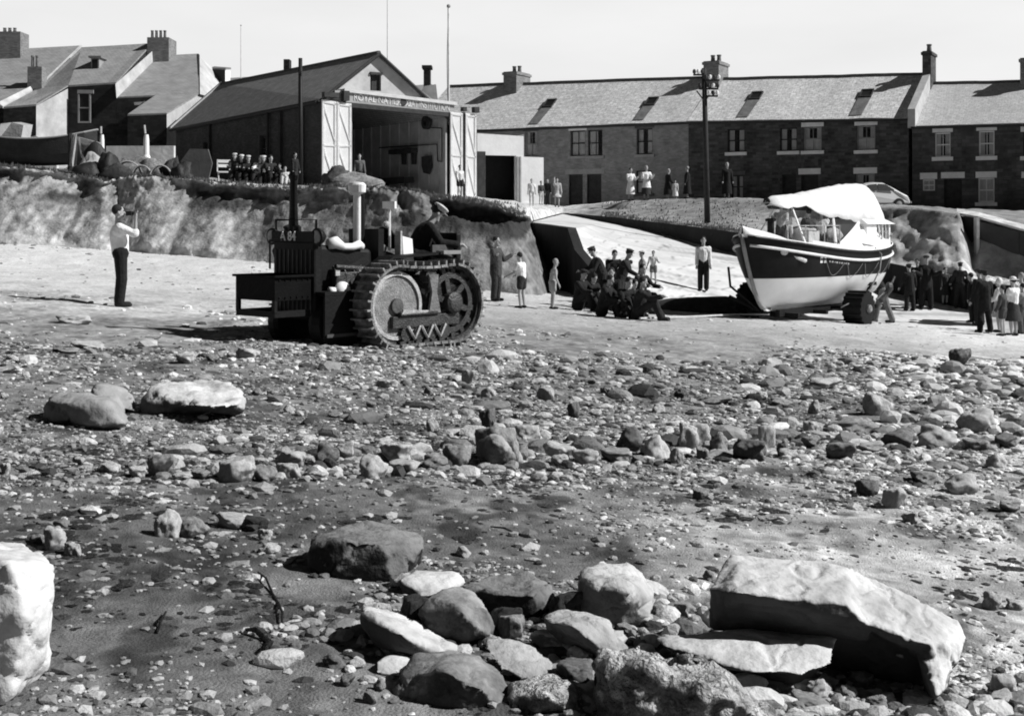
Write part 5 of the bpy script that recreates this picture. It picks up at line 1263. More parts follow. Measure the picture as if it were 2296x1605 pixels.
add('man in black sitting low on the stones beneath the capped men', 1395, 630, 712, H=1.70, face=-60, top=.015, legs=.015, coat=True, sit=.16, lean=22, arms=((60, 40), (60, 30)), fine=True)
add('person in dark clothes crouching on the stones left of the capped men', 1318, 610, 690, H=1.60, face=-60, top=.02, legs=.02, coat=True, sit=.20, lean=28, arms=((60, 50), (60, 30)), fine=True)
add('man in black stretched on the stones with knees drawn up', 1432, 655, 716, H=1.68, face=-15, top=.015, legs=.02, coat=True, sit=.14, lean=8, arms=((60, 50), (70, 40)), fine=True)
add('man in dark jersey and grey trousers pushing at the rear of the lifeboat carriage', 1980, 590, 722, face=165, top=.02, legs=.15, lean=32, arms=((70, 20, 12), (82, 15, 12)), stride=.6, fine=True)
add('man in black seen from behind left of the man with folded arms', 2040, 592, 696, face=100, top=.015, legs=.015, coat=True, arms=((10, 30, 12), (15, 20, 16)), hat=('cap', .03), fine=True, stance=.04, lean=5)
add('man in black standing with hands folded in front by the dark wall', 2077, 573, 692, face=-95, top=.015, legs=.012, coat=True, arms=((32, 80, 8, -50), (32, 80, 8, -50)), hat=('cap', .04), fine=True, stance=.05)
add('man in dark jersey with arm out, standing close to the dark retaining wall', 2153, 588, 690, face=60, top=.03, legs=.02, arms=((20, 20, 25), (12, 20, 20)), hat=('cap', .06), fine=True, stance=.06)
add('small child at the foot of the dark wall between two men', 2119, 612, 682, H=1.25, face=-80, top=.04, legs=.03, hair='dark', fine=True, skirt=.45)
add('big man in black coat and cap with back turned, nearest of the right hand crowd', 2208, 606, 745, face=110, top=.012, legs=.012, coat=True, hat=('peak', .03), arms=((5, 20, 18), (15, 30, 18)), fine=True, stance=.08)
add('man in black behind the big man, his head just showing', 2196, 603, 728, face=120, top=.015, legs=.015, coat=True, hat=('cap', .05), fine=True)
add('stout man in black coat with bare head at the left of the right hand crowd', 2180, 612, 722, face=150, top=.015, legs=.015, coat=True, fine=True, stance=.05, lean=4)
add('man in black leaning on the dark wall behind the pair of men', 2058, 580, 684, face=-120, top=.015, legs=.015, coat=True, fine=True, lean=8, arms=((30, 60), (20, 50)))
add('boy in grey jersey and shorts standing beside the big man in black', 2248, 640, 752, face=140, top=.06, legs=.05, shorts=True, arms=((10, 15), (10, 15)), fine=True)
add('woman in white headscarf and white blouse in the right hand crowd', 2240, 603, 744, H=1.62, face=150, top=.8, legs=.45, skirt=.5, hat=('scarf', .82), fine=True, arms=((20, 50), (20, 40)))
add('child in white sun hat and pale blouse with dark skirt at the right edge', 2272, 622, 752, face=120, top=.7, legs=.04, skirt=.45, hat=('sun', .8), fine=True, arms=((15, 40), (15, 30)))
add('woman in pale dress with light hair at the extreme right edge', 2290, 612, 744, face=100, top=.55, legs=.6, skirt=.5, hair='fair', sleeves=False, fine=True)
add('dark haired youth in grey shirt cut by the right edge behind the white sun hat', 2293, 630, 748, H=1.5, face=120, top=.2, legs=.08, fine=True)
add('man in black cap sitting at the left end of the dark group by the slipway', 1298, 632, 694, H=1.70, face=-40, top=.015, legs=.02, coat=True, sit=.2, lean=12, hat=('cap', .02), arms=((60, 50), (60, 30)), fine=True)
add('man in black standing bent behind the two peaked caps', 1372, 572, 684, H=1.72, face=-80, top=.015, legs=.015, coat=True, lean=26, arms=((50, 40), (50, 50)), fine=True)
add('broad man in black kneeling between the two men with peaked caps', 1372, 620, 700, H=1.72, face=-100, top=.012, legs=.012, coat=True, sit=.28, lean=10, arms=((50, 40), (50, 50)), fine=True)
add('youth in black sitting on the stones in front of the man with the bent back', 1352, 640, 708, H=1.6, face=-30, top=.015, legs=.015, coat=True, sit=.2, lean=16, arms=((60, 40), (50, 50)), fine=True)
add('boy in black crouching beside the man stretched on the stones', 1412, 632, 706, H=1.5, face=-60, top=.015, legs=.02, coat=True, sit=.2, lean=20, arms=((60, 40), (50, 50)), fine=True)
add('white capped boy peering over the backs of the dark group by the slipway', 1440, 575, 660, H=1.35, face=180, top=.25, legs=.05, hat=('cap', .5), fine=True)
# --- up on the street
for (lab, x, yt, yb, Y, kw) in [
    ('pale child in bathing costume walking down the road from the garage', 1192, 408, 468, 60, dict(face=-90, top=.7, legs=.6, shorts=True, sleeves=False, hair='fair', stride=.4)),
    ('boy in dark jersey and pale shorts, first of three by the white garage wall', 1213, 400, 453, 69, dict(face=-60, top=.06, legs=.5, shorts=True)),
    ('boy in black standing between two others by the white garage wall', 1228, 394, 453, 69.5, dict(face=-110, top=.02, legs=.05)),
    ('girl in pale dress with raised arm right of the boys near the garage', 1249, 391, 456, 68.5, dict(face=-90, top=.4, legs=.45, skirt=.6, arms=((8, 5), (100, 100)))),
    ('woman in long white overall, left of the pair on the grass mound', 1414, 372, 445, 66, dict(face=-70, top=.8, legs=.8, skirt=.35, apron=False, arms=((30, 90), (30, 80)), hair='dark')),
    ('woman in white blouse and white apron over dark skirt on the grass mound', 1449, 368, 445, 66, dict(face=-80, top=.8, legs=.04, skirt=.3, apron=True, arms=((30, 95, 14), (30, 95, 14)), hair='fair')),
    ('woman in black dress turned sideways on the grass mound', 1497, 367, 437, 66, dict(face=20, top=.015, legs=.015, skirt=.3, hair='fair', arms=((20, 60, 14), (10, 30, 14)), lean=4)),
    ('small child in bright white frock between two women in black', 1514, 395, 438, 65.6, dict(face=-100, top=.6, legs=.8, skirt=.3, hair='dark')),
    ('woman in long black coat at the right of the group on the mound', 1541, 363, 435, 66, dict(face=170, top=.012, legs=.012, skirt=.25, coat=True, hair='fair')),
    ('person in long black coat standing alone right of the telegraph pole', 1630, 362, 442, 64.5, dict(face=-80, top=.012, legs=.012, skirt=.22, coat=True, hair='fair')),
    ('boy in pale shirt and dark shorts leaning on the white boathouse doors', 1031, 374, 446, 60.5, dict(face=-60, top=.65, legs=.02, shorts=True, arms=((-10, 20), (20, 30)))),
    ('man in dark clothes standing at the foot of the tall black post', 661, 347, 424, 52, dict(face=-30, top=.02, legs=.015, coat=True)),
    ('man in grey jersey just inside the left of the boathouse doorway', 806, 372, 440, 58, dict(face=-80, top=.12, legs=.06, H=1.65)),
]:
    p = drop(S(x), Y); h = kw.pop('H', None) or S(yb-yt)/F*Y
    if 'long black' not in lab and h > 1.9: h = 1.75
    person(lab, p, min(h, 1.8), **kw)
seated = [(527, 362, 'capped man in dark clothes, leftmost of the row sitting beside the boathouse', dict(top=.03, hat=('cap', .45))),
          (541, 360, 'man in dark jacket and pale cap sitting second from the left by the boathouse', dict(top=.025, hat=('cap', .6))),
          (556, 363, 'man in black with pale face sitting in the middle of the row by the boathouse', dict(top=.02, hat=('cap', .5))),
          (577, 355, 'woman in white jacket leaning sideways among the people sitting by the boathouse', dict(top=.75, hair='fair', side=-12)),
          (592, 361, 'capped man with pale collar sitting right of the woman in white by the boathouse', dict(top=.05, hat=('cap', .6))),
          (605, 368, 'man in dark clothes sitting with bent head near the black post', dict(top=.03)),
          (628, 384, 'child in dark clothes sitting on the turf left of the two white bundles', dict(top=.03, H=1.2))]
for (x, yt, lab, kw) in seated:
    p = drop(S(x), 50); h = kw.pop('H', 1.7); person(lab, p, h, face=-60-(x % 5)*12, legs=.02, sit=.30, coat=True, lean=8, arms=((50, 50), (50, 60)), group=None, **kw)
person('child in white top sitting on the turf beside the black post', drop(S(640), 49.5), 1.15, face=-90, top=.8, legs=.5, sit=.18, hair='fair', lean=5)
# the camera in the first man's hands
pm, hm = by_px(270, 461, 687)
cmr = MB(); cpos = pm+Vector((.17, -.06, hm*.925)); cmr.box(cpos, (.09, .12, .075)); cmr.lathe(cpos+Vector((.04, 0, 0)), (1, 0, 0), [(.028, 0), (.028, .04)], 12)
o = cmr.build('camera', black_m, None, loc=cpos); tag(o, 'small black camera held up to the face of the man in white shirt', 'camera')
# ================================================================== CRAWLER TRACTOR
FW = Vector((-.67, -.743, 0)).normalized(); LF = Vector((-FW.y, FW.x, 0))
tb = hit_px(420, 344, (0,)); org = tb-LF*.85
org.z = float(beach_base(org.x, org.y))+.0
tz = ground(tb.x, tb.y, (0,)); org.z = tz-.03
trk_rz = math.atan2(FW.y, FW.x)
tr = thing('crawler_tractor', 'black crawler tractor with tall dark exhaust and white snorkel pipe, tracks on the beach', 'tractor', tuple(org), trk_rz)
iron = mat('black_iron', .006, rough=.6, var=.5, scale=6, bump=.12, spec=.2)
iron2 = mat('worn_iron', .03, rough=.45, var=.6, scale=8, bump=.4, spec=.5)
steel = mat('bare_steel', .42, rough=.45, var=.35, scale=9, bump=.4, spec=.5)
disc_m = mat('idler_disc', .08, rough=.6, var=.35, scale=7, bump=.3)
cream = mat('cream_paint', .80, rough=.6, var=.08, scale=3, bump=.1)
def tp(mb, name, m, parent=None, smooth=False, bev=0):
    o = mb.build(name, m, parent or tr, smooth=smooth)
    if bev: md = o.modifiers.new('b', 'BEVEL'); md.width = bev; md.segments = 2; md.limit_method = 'ANGLE'
    return o
RB = .53; XF, XR = .50, -.52
for sy in (1, -1):
    yc = .85*sy
    # track belt
    per = []; n1 = 15; n2 = 7
    zc = RB+.05
    for k in range(n1): a = math.pi/2-math.pi*k/n1; per.append((XF+math.cos(a)*RB, zc+math.sin(a)*RB, a))
    for k in range(n2): per.append((XF+(XR-XF)*(k+.5)/n2, zc-RB, -math.pi/2))
    for k in range(n1): a = -math.pi/2-math.pi*k/n1; per.append((XR+math.cos(a)*RB, zc+math.sin(a)*RB, a))
    for k in range(n2): per.append((XR+(XF-XR)*(k+.5)/n2, zc+RB-.03*math.sin(math.pi*(k+.5)/n2), math.pi/2))
    b = MB(); g = MB()
    for (x, z, a) in per:
        M = Matrix(((math.cos(a), 0, -math.sin(a)), (0, 1, 0), (math.sin(a), 0, math.cos(a))))   # local x = outward
        b.box(Vector((x, yc, z)), (.035, .36, .125), M)
        b.box(Vector((x, yc, z))+M @ Vector((.045, 0, .03)), (.065, .36, .026), M)
        g.box(Vector((x, yc, z))+M @ Vector((-.035, .10, 0)), (.04, .05, .10), M); g.box(Vector((x, yc, z))+M @ Vector((-.035, -.10, 0)), (.04, .05, .10), M)
    t = tp(b, 'track', mat('track_shoes', .09, rough=.5, var=.85, scale=7, bump=.5, spec=.5, hi=.32)); tp(g, 'chain', iron2, t)
    # idler
    b = MB(); b.lathe((XF, yc-.10*sy, zc), (0, sy, 0), [(.02, 0), (.44, 0), (.44, .16), (.40, .16), (.40, .12), (.10, .10), (.10, .20), (.02, .21)], 32); idl = tp(b, 'idler_wheel', disc_m)
    b = MB(); b.lathe((XF, yc-.10*sy, zc), (0, sy, 0), [(.405, .155), (.455, .155), (.455, .185), (.405, .185), (.405, .155)], 32); tp(b, 'rim', steel, idl)
    b = MB(); b.lathe((XF, yc-.10*sy, zc), (0, -sy, 0), [(.02, 0), (.44, 0), (.44, .04)], 32); tp(b, 'inner_plate', iron, idl)
    # sprocket with teeth and spokes
    b = MB(); b.lathe((XR, yc+.02*sy, zc), (0, sy, 0), [(.34, 0), (.42, 0), (.42, .06), (.34, .06), (.34, 0)], 30)
    for k in range(15): a = 2*math.pi*k/15; M = Matrix.Rotation(-a, 3, 'Y'); b.box(Vector((XR, yc+.05*sy, zc))+M @ Vector((.445, 0, 0)), (.07, .05, .07), M)
    for k in range(6): a = 2*math.pi*k/6+.3; M = Matrix.Rotation(-a, 3, 'Y'); b.box(Vector((XR, yc+.05*sy, zc))+M @ Vector((.22, 0, 0)), (.32, .05, .08), M)
    sp = tp(b, 'sprocket', iron2); b = MB(); b.lathe((XR, yc+.02*sy, zc), (0, sy, 0), [(.15, 0), (.15, .14), (.11, .17), (.04, .18)], 16); tp(b, 'hub', iron2, sp)
    b = MB(); 
    for k in range(5): a = 2*math.pi*k/5; b.ell((XR+.10*math.cos(a), yc+.17*sy, zc+.10*math.sin(a)), .022, 6, 5)
    tp(b, 'hub_bolts', steel, sp)
    # track frame, rollers, bracket
    b = MB(); b.box((-.02, yc+.04*sy, .36), (1.25, .16, .16)); b.box((.15, yc+.06*sy, .47), (.7, .2, .05)); fr = tp(b, 'track_frame', iron2, bev=.01)
    b = MB(); b.slab([(.48, yc+.13*sy, .47), (.02, yc+.13*sy, .47), (-.02, yc+.13*sy, .50), (.45, yc+.13*sy, .53)], (0, .03*sy, 0)); tp(b, 'plate', steel, fr)
    for k in range(4):
        x = -.36+.24*k; b = MB(); b.lathe((x, yc-.08*sy, .20), (0, sy, 0), [(.10, 0), (.10, .16), (.06, .17), (.06, .19), (.10, .2)], 16); tp(b, 'roller', iron2)
    for k in range(3):
        x = -.24+.24*k; b = MB(); b.tube([(x-.11, yc+.14*sy, .30), (x, yc+.15*sy, .13), (x+.11, yc+.14*sy, .30)], .022, 6); tp(b, 'roller_bracket', steel)
    b = MB(); b.lathe((-.10, yc-.02*sy, .96), (0, sy, 0), [(.10, 0), (.10, .14)], 14); tp(b, 'carrier_roller', iron2)
    b = MB(); b.slab([(-.02, yc+.12*sy, .98), (-.20, yc+.12*sy, .98), (-.17, yc+.12*sy, .74), (-.24, yc+.12*sy, .46), (-.02, yc+.12*sy, .46), (-.08, yc+.12*sy, .74)], (0, .04*sy, 0)); tp(b, 'support_arm', mat('grey_casting', .16, rough=.6, var=.4, scale=7, bump=.4))
    # mudguard
    b = MB(); P_ = [(.75, .98), (.35, 1.20), (-.55, 1.24), (-.92, 1.12)]
    for i in range(3): (x0, z0), (x1, z1) = P_[i], P_[i+1]; b.slab([(x0, yc-.14*sy, z0), (x1, yc-.14*sy, z1), (x1, yc-.44*sy, z1), (x0, yc-.44*sy, z0)], (0, 0, .03))
    tp(b, 'mudguard', iron)
# chassis, engine, bonnet
b = MB(); b.box((.75, 0, .62), (2.3, .50, .42)); b.box((-.55, 0, .68), (.9, .62, .5)); tp(b, 'chassis', iron, bev=.02)
b = MB(); b.hexa([Vector(q) for q in [(.35, -.32, .80), (1.75, -.30, .80), (1.75, .30, .80), (.35, .32, .80), (.35, -.27, 1.33), (1.75, -.30, 1.40), (1.75, .30, 1.40), (.35, .27, 1.33)]]); tp(b, 'bonnet', iron, bev=.06)
b = MB(); b.box((1.15, .36, .86), (.5, .14, .34)); b.ell((.85, .38, .95), (.12, .09, .14)); b.tube([(.5, .38, 1.05), (1.4, .38, 1.1)], .04, 8); tp(b, 'engine_block', iron2, bev=.02)
b = MB()
for k in range(4): b.tube([(.75+.22*k, .34, 1.10), (.75+.22*k, .42, 1.0), (.75+.22*k, .40, .86)], .025, 6)
tp(b, 'manifold', iron2)
b = MB(); b.box((1.86, 0, .95), (.20, .86, 1.00)); rad = tp(b, 'radiator', iron, bev=.03)
b = MB(); b.box((1.87, 0, 1.50), (.24, .88, .14)); b.lathe((1.87, 0, 1.56), (0, 0, 1), [(.07, 0), (.07, .07), (.03, .09)], 12); tk = tp(b, 'header_tank', iron, rad, bev=.03)
b = MB()
for k in range(9): b.box((1.965, -.36+.09*k, .92), (.015, .02, .82))
tp(b, 'grille', mat('grille_iron', .03, rough=.5, var=.4), rad)
def ttext(txt, size, c, parent, ang=0, m=cream): return text_part(txt, size, parent, c, Vector((0, -1, 0))*-1, Vector((0, 0, 1)), Vector((1, 0, 0)), m, 1.0, 'number', .002)
q_ = ttext('A 84', .17, (1.995, -.08, 1.50), rad, m=mat('number_paint', .9, var=.05))
b = MB(); b.tube([(1.9, -.42, 1.55), (1.9, -.42, 1.72), (1.9, .42, 1.72), (1.9, .42, 1.55)], .022, 6); tp(b, 'lamp_guard', iron, rad)
for sy in (-1, 1):
    b = MB(); b.lathe((1.86, sy*.47, 1.50), (1, 0, 0), [(.04, -.10), (.09, -.02), (.115, .06), (.115, .09), (.09, .09)], 20); hl = tp(b, 'headlamp', iron); b = MB(); b.lathe((1.955, sy*.47, 1.50), (1, 0, 0), [(.088, .0), (.08, .014), (.03, .022)], 20); tp(b, 'lens', mat('lamp_glass', .16, rough=.2, var=.3, scale=20, bump=0, spec=.6), hl)
    b = MB(); b.tube([(1.86, sy*.45, 1.38), (1.86, sy*.47, 1.40)], .02, 6); tp(b, 'bracket', iron, hl)
b = MB(); b.tube([(1.80, -.14, 1.38), (1.80, -.14, 1.60), (1.82, -.12, 1.9), (1.84, -.10, 2.28)], [.085, .085, .066, .062], 12); b.lathe((1.84, -.10, 2.28), (0, 0, 1), [(.075, -.02), (.085, .03), (.06, .08)], 12); tp(b, 'exhaust_pipe', iron)
b = MB(); b.tube([(.55, .12, .98), (.55, .12, 1.30), (.55, .12, 1.34), (.55, .12, 2.10)], [.095, .095, .062, .062], 14); sn = tp(b, 'snorkel_pipe', cream, smooth=False)
b = MB(); b.lathe((.55, .12, 2.07), (0, 0, 1), [(.065, 0), (.14, .03), (.145, .13), (.11, .16), (.03, .17)], 18); tp(b, 'snorkel_cap', cream, sn)
b = MB(); b.tube([(.36, .05, 1.20), (.36, .05, 2.14)], .055, 10); tp(b, 'breather_pipe', iron)
# canvas roll lying on the bonnet and white bell-shaped lamp on the side
b = MB(); b.tube([(1.45, .27, 1.40), (1.30, .31, 1.42), (1.10, .30, 1.36), (.90, .32, 1.36), (.72, .30, 1.39), (.62, .28, 1.36)], [.07, .085, .05, .05, .06, .05], 10); tp(b, 'canvas_roll', cream, smooth=True)
b = MB(); b.tube([(1.62, .44, .80), (1.50, .45, .79)], .045, 10); b.ell((1.34, .47, .79), (.17, .10, .12), 14, 10); tp(b, 'side_lamp', cream, smooth=True)
b = MB(); b.box((1.42, .44, 1.02), (.10, .02, .07)); tp(b, 'maker_plate', steel)
# front side skirts / front axle carrying twin dark wheels
for sy in (-1, 1):
    b = MB(); b.lathe((1.12, sy*.30, .36), (0, sy, 0), [(.20, 0), (.38, .02), (.40, .10), (.38, .24), (.22, .26), (.05, .22)], 26); wh = tp(b, 'front_wheel', iron); b = MB(); b.lathe((1.12, sy*.30, .36), (0, sy, 0), [(.18, .25), (.10, .28), (.03, .3)], 16); tp(b, 'hub', iron, wh)
b = MB(); b.box((1.30, .60, .46), (1.25, .04, .56)); b.box((1.30, .40, .76), (1.25, .44, .05)); sk_ = tp(b, 'side_skirt', iron); b = MB(); b.box((1.30, .63, .22), (1.2, .03, .04)); tp(b, 'step_edge', mat('dull_edge', .07, var=.4), sk_)
# push frame in front
b = MB(); b.box((2.42, 0, .84), (.82, .82, .30)); b.box((2.42, 0, 1.0), (.90, .90, .03))
for k in range(6): b.ell((2.08+.13*k, .415, .95), .016, 6, 4); b.ell((2.08+.13*k, .415, .73), .016, 6, 4); pf = tp(b, 'push_box', iron, bev=.01)
b = MB()
for sy in (-1, 1): b.box((2.80, sy*.38, .62), (.06, .06, .16)); b.box((2.42, sy*.38, .52), (.80, .05, .08))
b.box((2.80, 0, .52), (.06, .8, .08)); tp(b, 'push_frame', iron)
b = MB(); b.tube([(2.28, -.2, 1.08), (2.28, -.2, 1.45), (2.28, .04, 1.46)], .018, 6); tp(b, 'grab_rail', iron)
# cab area: dashboard, levers, seat, plates
b = MB(); b.box((.22, 0, 1.32), (.10, .62, .56)); b.box((.10, 0, .78), (.9, .60, .06)); tp(b, 'bulkhead', iron)
b = MB(); b.tube([(.12, .1, 1.30), (-.08, .1, 1.46)], .02, 6); b.lathe((-.09, .1, 1.46), (-.8, 0, .6), [(.17, 0), (.19, .01), (.19, .03), (.17, .04), (.17, 0)], 20); tp(b, 'steering_wheel', iron)
b = MB(); b.box((-.02, .40, 1.36), (.03, .12, .42)); tp(b, 'grey_panel', mat('grey_panel', .45, var=.25, scale=5))
b = MB(); b.hexa([Vector(q) for q in [(-.28, .40, 1.14), (-.06, .42, 1.14), (-.06, .46, 1.14), (-.28, .44, 1.14), (-.25, .40, 1.46), (-.04, .42, 1.50), (-.04, .46, 1.50), (-.25, .44, 1.46)]]); tp(b, 'white_locker', cream, bev=.01)
b = MB(); b.box((.02, .26, 1.93), (.04, .22, .10), R(8)); b.tube([(.02, .26, 1.3), (.02, .26, 1.9)], .018, 6); tp(b, 'number_board', cream)
b = MB(); b.ell((.08, .26, 1.66), (.05, .05, .05), 10, 8); tp(b, 'spot_lamp', steel)
b = MB(); b.tube([(-.15, -.2, 1.2), (-.22, -.2, 1.55)], .015, 6); b.tube([(-.2, -.1, 1.2), (-.30, -.1, 1.52)], .015, 6); tp(b, 'lever', iron)
b = MB(); b.box((-.95, 0, 1.10), (.50, .78, .16)); b.box((-1.22, 0, 1.34), (.10, .80, .40)); tp(b, 'seat', iron, bev=.03)
b = MB(); b.box((-.85, .42, 1.26), (.42, .04, .22)); tp(b, 'side_panel', mat('side_panel', .07, var=.3))
b = MB(); b.box((-.70, .70, 1.27), (.34, .16, .05)); tp(b, 'step_plate', mat('step_plate', .26, var=.2))
b = MB(); b.lathe((-1.25, -.3, .75), (0, 1, 0), [(.24, 0), (.24, .05), (.13, .05), (.13, .55), (.24, .55), (.24, .6)], 18); tp(b, 'winch', iron2)
for o in [c for c in bpy.data.objects if c.parent == tr or (c.parent and c.parent.parent == tr)]:
    nm_ = (o.parent if o.parent != tr else o).name.split('.')[0]
    if nm_ in ('track', 'idler_wheel', 'sprocket', 'track_frame', 'roller', 'roller_bracket', 'carrier_roller', 'support_arm', 'mudguard', 'front_wheel'): continue
    for v in o.data.vertices:
        if v.co.x > .35: v.co.x = .35+(v.co.x-.35)*.71
def tw(x, y, z): return org+FW*x+LF*y+Vector((0, 0, z))
fa_ = math.degrees(math.atan2(FW.y, FW.x))
person('tractor driver in black coat and white topped cap bending over his seat', tw(-.70, .0, .82), 1.70, face=15, top=.012, legs=.012, coat=True, sit=.34, lean=26, head_down=10, hat=('peak', .6), arms=((55, 60), (60, 50)), fine=True)
person('man in dark cap on the far side of the tractor bonnet, his pale face showing', tw(.95, -.80, -.02), 1.66, face=-60, top=.03, legs=.02, coat=True, hat=('cap', .02), arms=((50, 60), (60, 60)), fine=True, lean=6)

# ================================================================== LIFEBOAT
BW_ = Vector((-.635, -.7725, 0)); BLf = Vector((.7725, -.635, 0))
bc = Vector((8.98, 37.8, 0)); bc.z = float(beach_base(bc.x, bc.y))-.02
KB = .965
bt = thing('lifeboat', 'lifeboat with black topsides, white bottom and long white canvas cover, bow towards the tractor', 'lifeboat', tuple(bc), math.atan2(BW_.y, BW_.x))
hull_blk = mat('hull_black', .008, rough=.6, var=.6, scale=1.5, bump=.08, spec=.15)
hull_wht = mat('hull_white', .80, rough=.45, var=.08, scale=1.2, bump=.05)
def zs(t): return 2.13+(.50*((t+.15)/1.15)**1.7 if t > -.15 else .30*((-.15-t)/.85)**2)
def hb(t): return 1.36*max(0, 1-abs(t)**(2.7 if t > 0 else 3.2))**(.72 if t > 0 else .6)
ZK, ZW = .58, 1.44
def hp(t, z, side=1, out=0):
    k = (z-ZK)/(zs(t)-ZK); k = min(max(k, 0), 1.05)
    zk = ZK+.30*max(0, -t)**3
    w = (1-(1-min(k, 1))**2.4)**.62 if k < 1 else 1+.02*(k-1)
    full = hb(t*(1.0 if k > .5 else 1.0))*w*(.90+.10*k)
    xl = 3.30+1.25*max(k, 0)**.62 if t > 0 else 4.0+.45*k
    return Vector((t*xl, side*(full+out+.035), max(z, zk) if k > 0 else zk))
NT = 41; ts = [math.sin(math.pi/2*(-1+2*i/(NT-1))) for i in range(NT)]
def hull_part(rows, name, m, parent, out=0):
    b = MB(); V = []
    for s_ in (1, -1):
        for r in rows:
            for t in ts: V.append(hp(t, r(t), s_, out))
    nr = len(rows); Fs = []
    for s_ in range(2):
        o_ = s_*nr*NT
        for i in range(nr-1):
            for j in range(NT-1):
                a = o_+i*NT+j; Fs.append((a, a+1, a+NT+1, a+NT))
    # join the two sides at the ends
    for e_ in (0, NT-1):
        for i in range(nr-1): Fs.append((i*NT+e_, (i+1)*NT+e_, nr*NT+(i+1)*NT+e_, nr*NT+i*NT+e_))
    b.add(V, Fs); return b.build(name, m, parent, smooth=True)
bot = [(lambda t, k=k: ZK+(ZW-ZK)*(k/9)**1.3) for k in range(10)]
top_ = [(lambda t, k=k: ZW+(zs(t)-ZW)*k/7) for k in range(8)]
hull_part(bot, 'hull_bottom', hull_wht, bt)
hull_part(top_, 'hull_topside', hull_blk, bt)
b = MB(); b.tube([(hp(1, z).x+.03, 0, z) for z in (zs(1)+.06, 2.3, 1.9, 1.5, 1.1, .85, .68, .60)]+[(3.0, 0, ZK-.02)], [.05]+[.06]*8, 8); b.build('stem', mat('stem_band', .25, rough=.5, var=.3), bt, smooth=True)
b = MB(); b.slab([(3.4, -.04, ZK+.05), (-3.8, -.04, ZK+.12), (-3.9, -.04, ZK-.10), (3.2, -.04, ZK-.10)], (0, .08, 0)); b.build('keel', hull_wht, bt)
def strake(z_off, r, m, name, out=.02, t0=-.995, t1=.99):
    for s_ in (1, -1):
        b = MB(); b.tube([hp(t, zs(t)+z_off, s_, out) for t in np.linspace(t0, t1, 40)], r, 6); b.build(name, m, bt, smooth=True)
strake(-.24, .045, mat('strake_white', .72, rough=.6, var=.2, scale=2), 'rubbing_strake', .03)
strake(0, .035, hull_blk, 'gunwale', .01)
strake(.06, .022, hull_wht, 'guard_rail', -.02)
# grab lines along the side and marks on the bow
for s_ in (1, -1):
    for k in range(5):
        t0 = .45-.28*k; b = MB(); b.tube([hp(t0-.24*u, zs(t0-.24*u)-.34-.42*math.sin(math.pi*u), s_, .03) for u in np.linspace(0, 1, 10)], .009, 5); b.build('grab_line', mat('old_rope', .22, var=.3), bt)
# white deck with whalebacks
b = MB(); V = []; nd = 9
for t in ts:
    for j in range(nd):
        v = -1+2*j/(nd-1); e_ = hp(t, zs(t), 1); V.append(Vector((e_.x, e_.y*v*.98, zs(t)-.02+(.10+.22*sstep(.45, .8, abs(t)))*(1-v*v))))
b.add(V, [(i*nd+j, i*nd+j+1, (i+1)*nd+j+1, (i+1)*nd+j) for i in range(NT-1) for j in range(nd-1)]); b.build('deck', hull_wht, bt, smooth=True)
b = MB(); V = []
for i, t in enumerate(np.linspace(.55, -.70, 20)):
    for z in (.03, .17): e_ = hp(t, zs(t)); V.append(Vector((e_.x, e_.y-.06, zs(t)+z)))
b.add(V, [(2*i, 2*i+2, 2*i+3, 2*i+1) for i in range(19)]); b.build('deck_coaming', hull_wht, bt)
# house flag on the bow: white field quartered by a dark cross; name dashes
def on_hull(t, z, out=.012): return hp(t, z, 1, out)
fl = MB(); t0, t1, z0, z1 = .50, .435, 1.86, 2.06
fl.poly([on_hull(t0, z0), on_hull(t1, z0), on_hull(t1, z1), on_hull(t0, z1)]); fo = fl.build('house_flag', cream, bt)
c_ = MB(); tm, zm = (t0+t1)/2, (z0+z1)/2
c_.poly([on_hull(tm+.006, z0, .02), on_hull(tm-.006, z0, .02), on_hull(tm-.006, z1, .02), on_hull(tm+.006, z1, .02)]); c_.poly([on_hull(t0, zm-.02, .024), on_hull(t1, zm-.02, .024), on_hull(t1, zm+.02, .024), on_hull(t0, zm+.02, .024)]); c_.build('cross', hull_blk, fo)
nm = MB(); tt = .40
for k, wd in enumerate((.02, .03, .012, .03, .02, .028, .016, .03, .024)):
    z = zs(tt)-.40; nm.poly([on_hull(tt, z), on_hull(tt-wd*.7, z-.004), on_hull(tt-wd*.7, z+.05), on_hull(tt, z+.054)]); tt -= wd+.008
nm.build('name_lettering', mat('faded_letters', .30, var=.3), bt)
b = MB(); b.ell((3.45, .72, zs(.85)-.30), (.22, .12, .15), 12, 8); b.tube([(3.3, .8, zs(.8)-.38), (2.8, 1.05, zs(.7)-.5)], .06, 6); b.build('fender', mat('rope_fender', .6, var=.3, scale=8, bump=.8), bt, smooth=True)
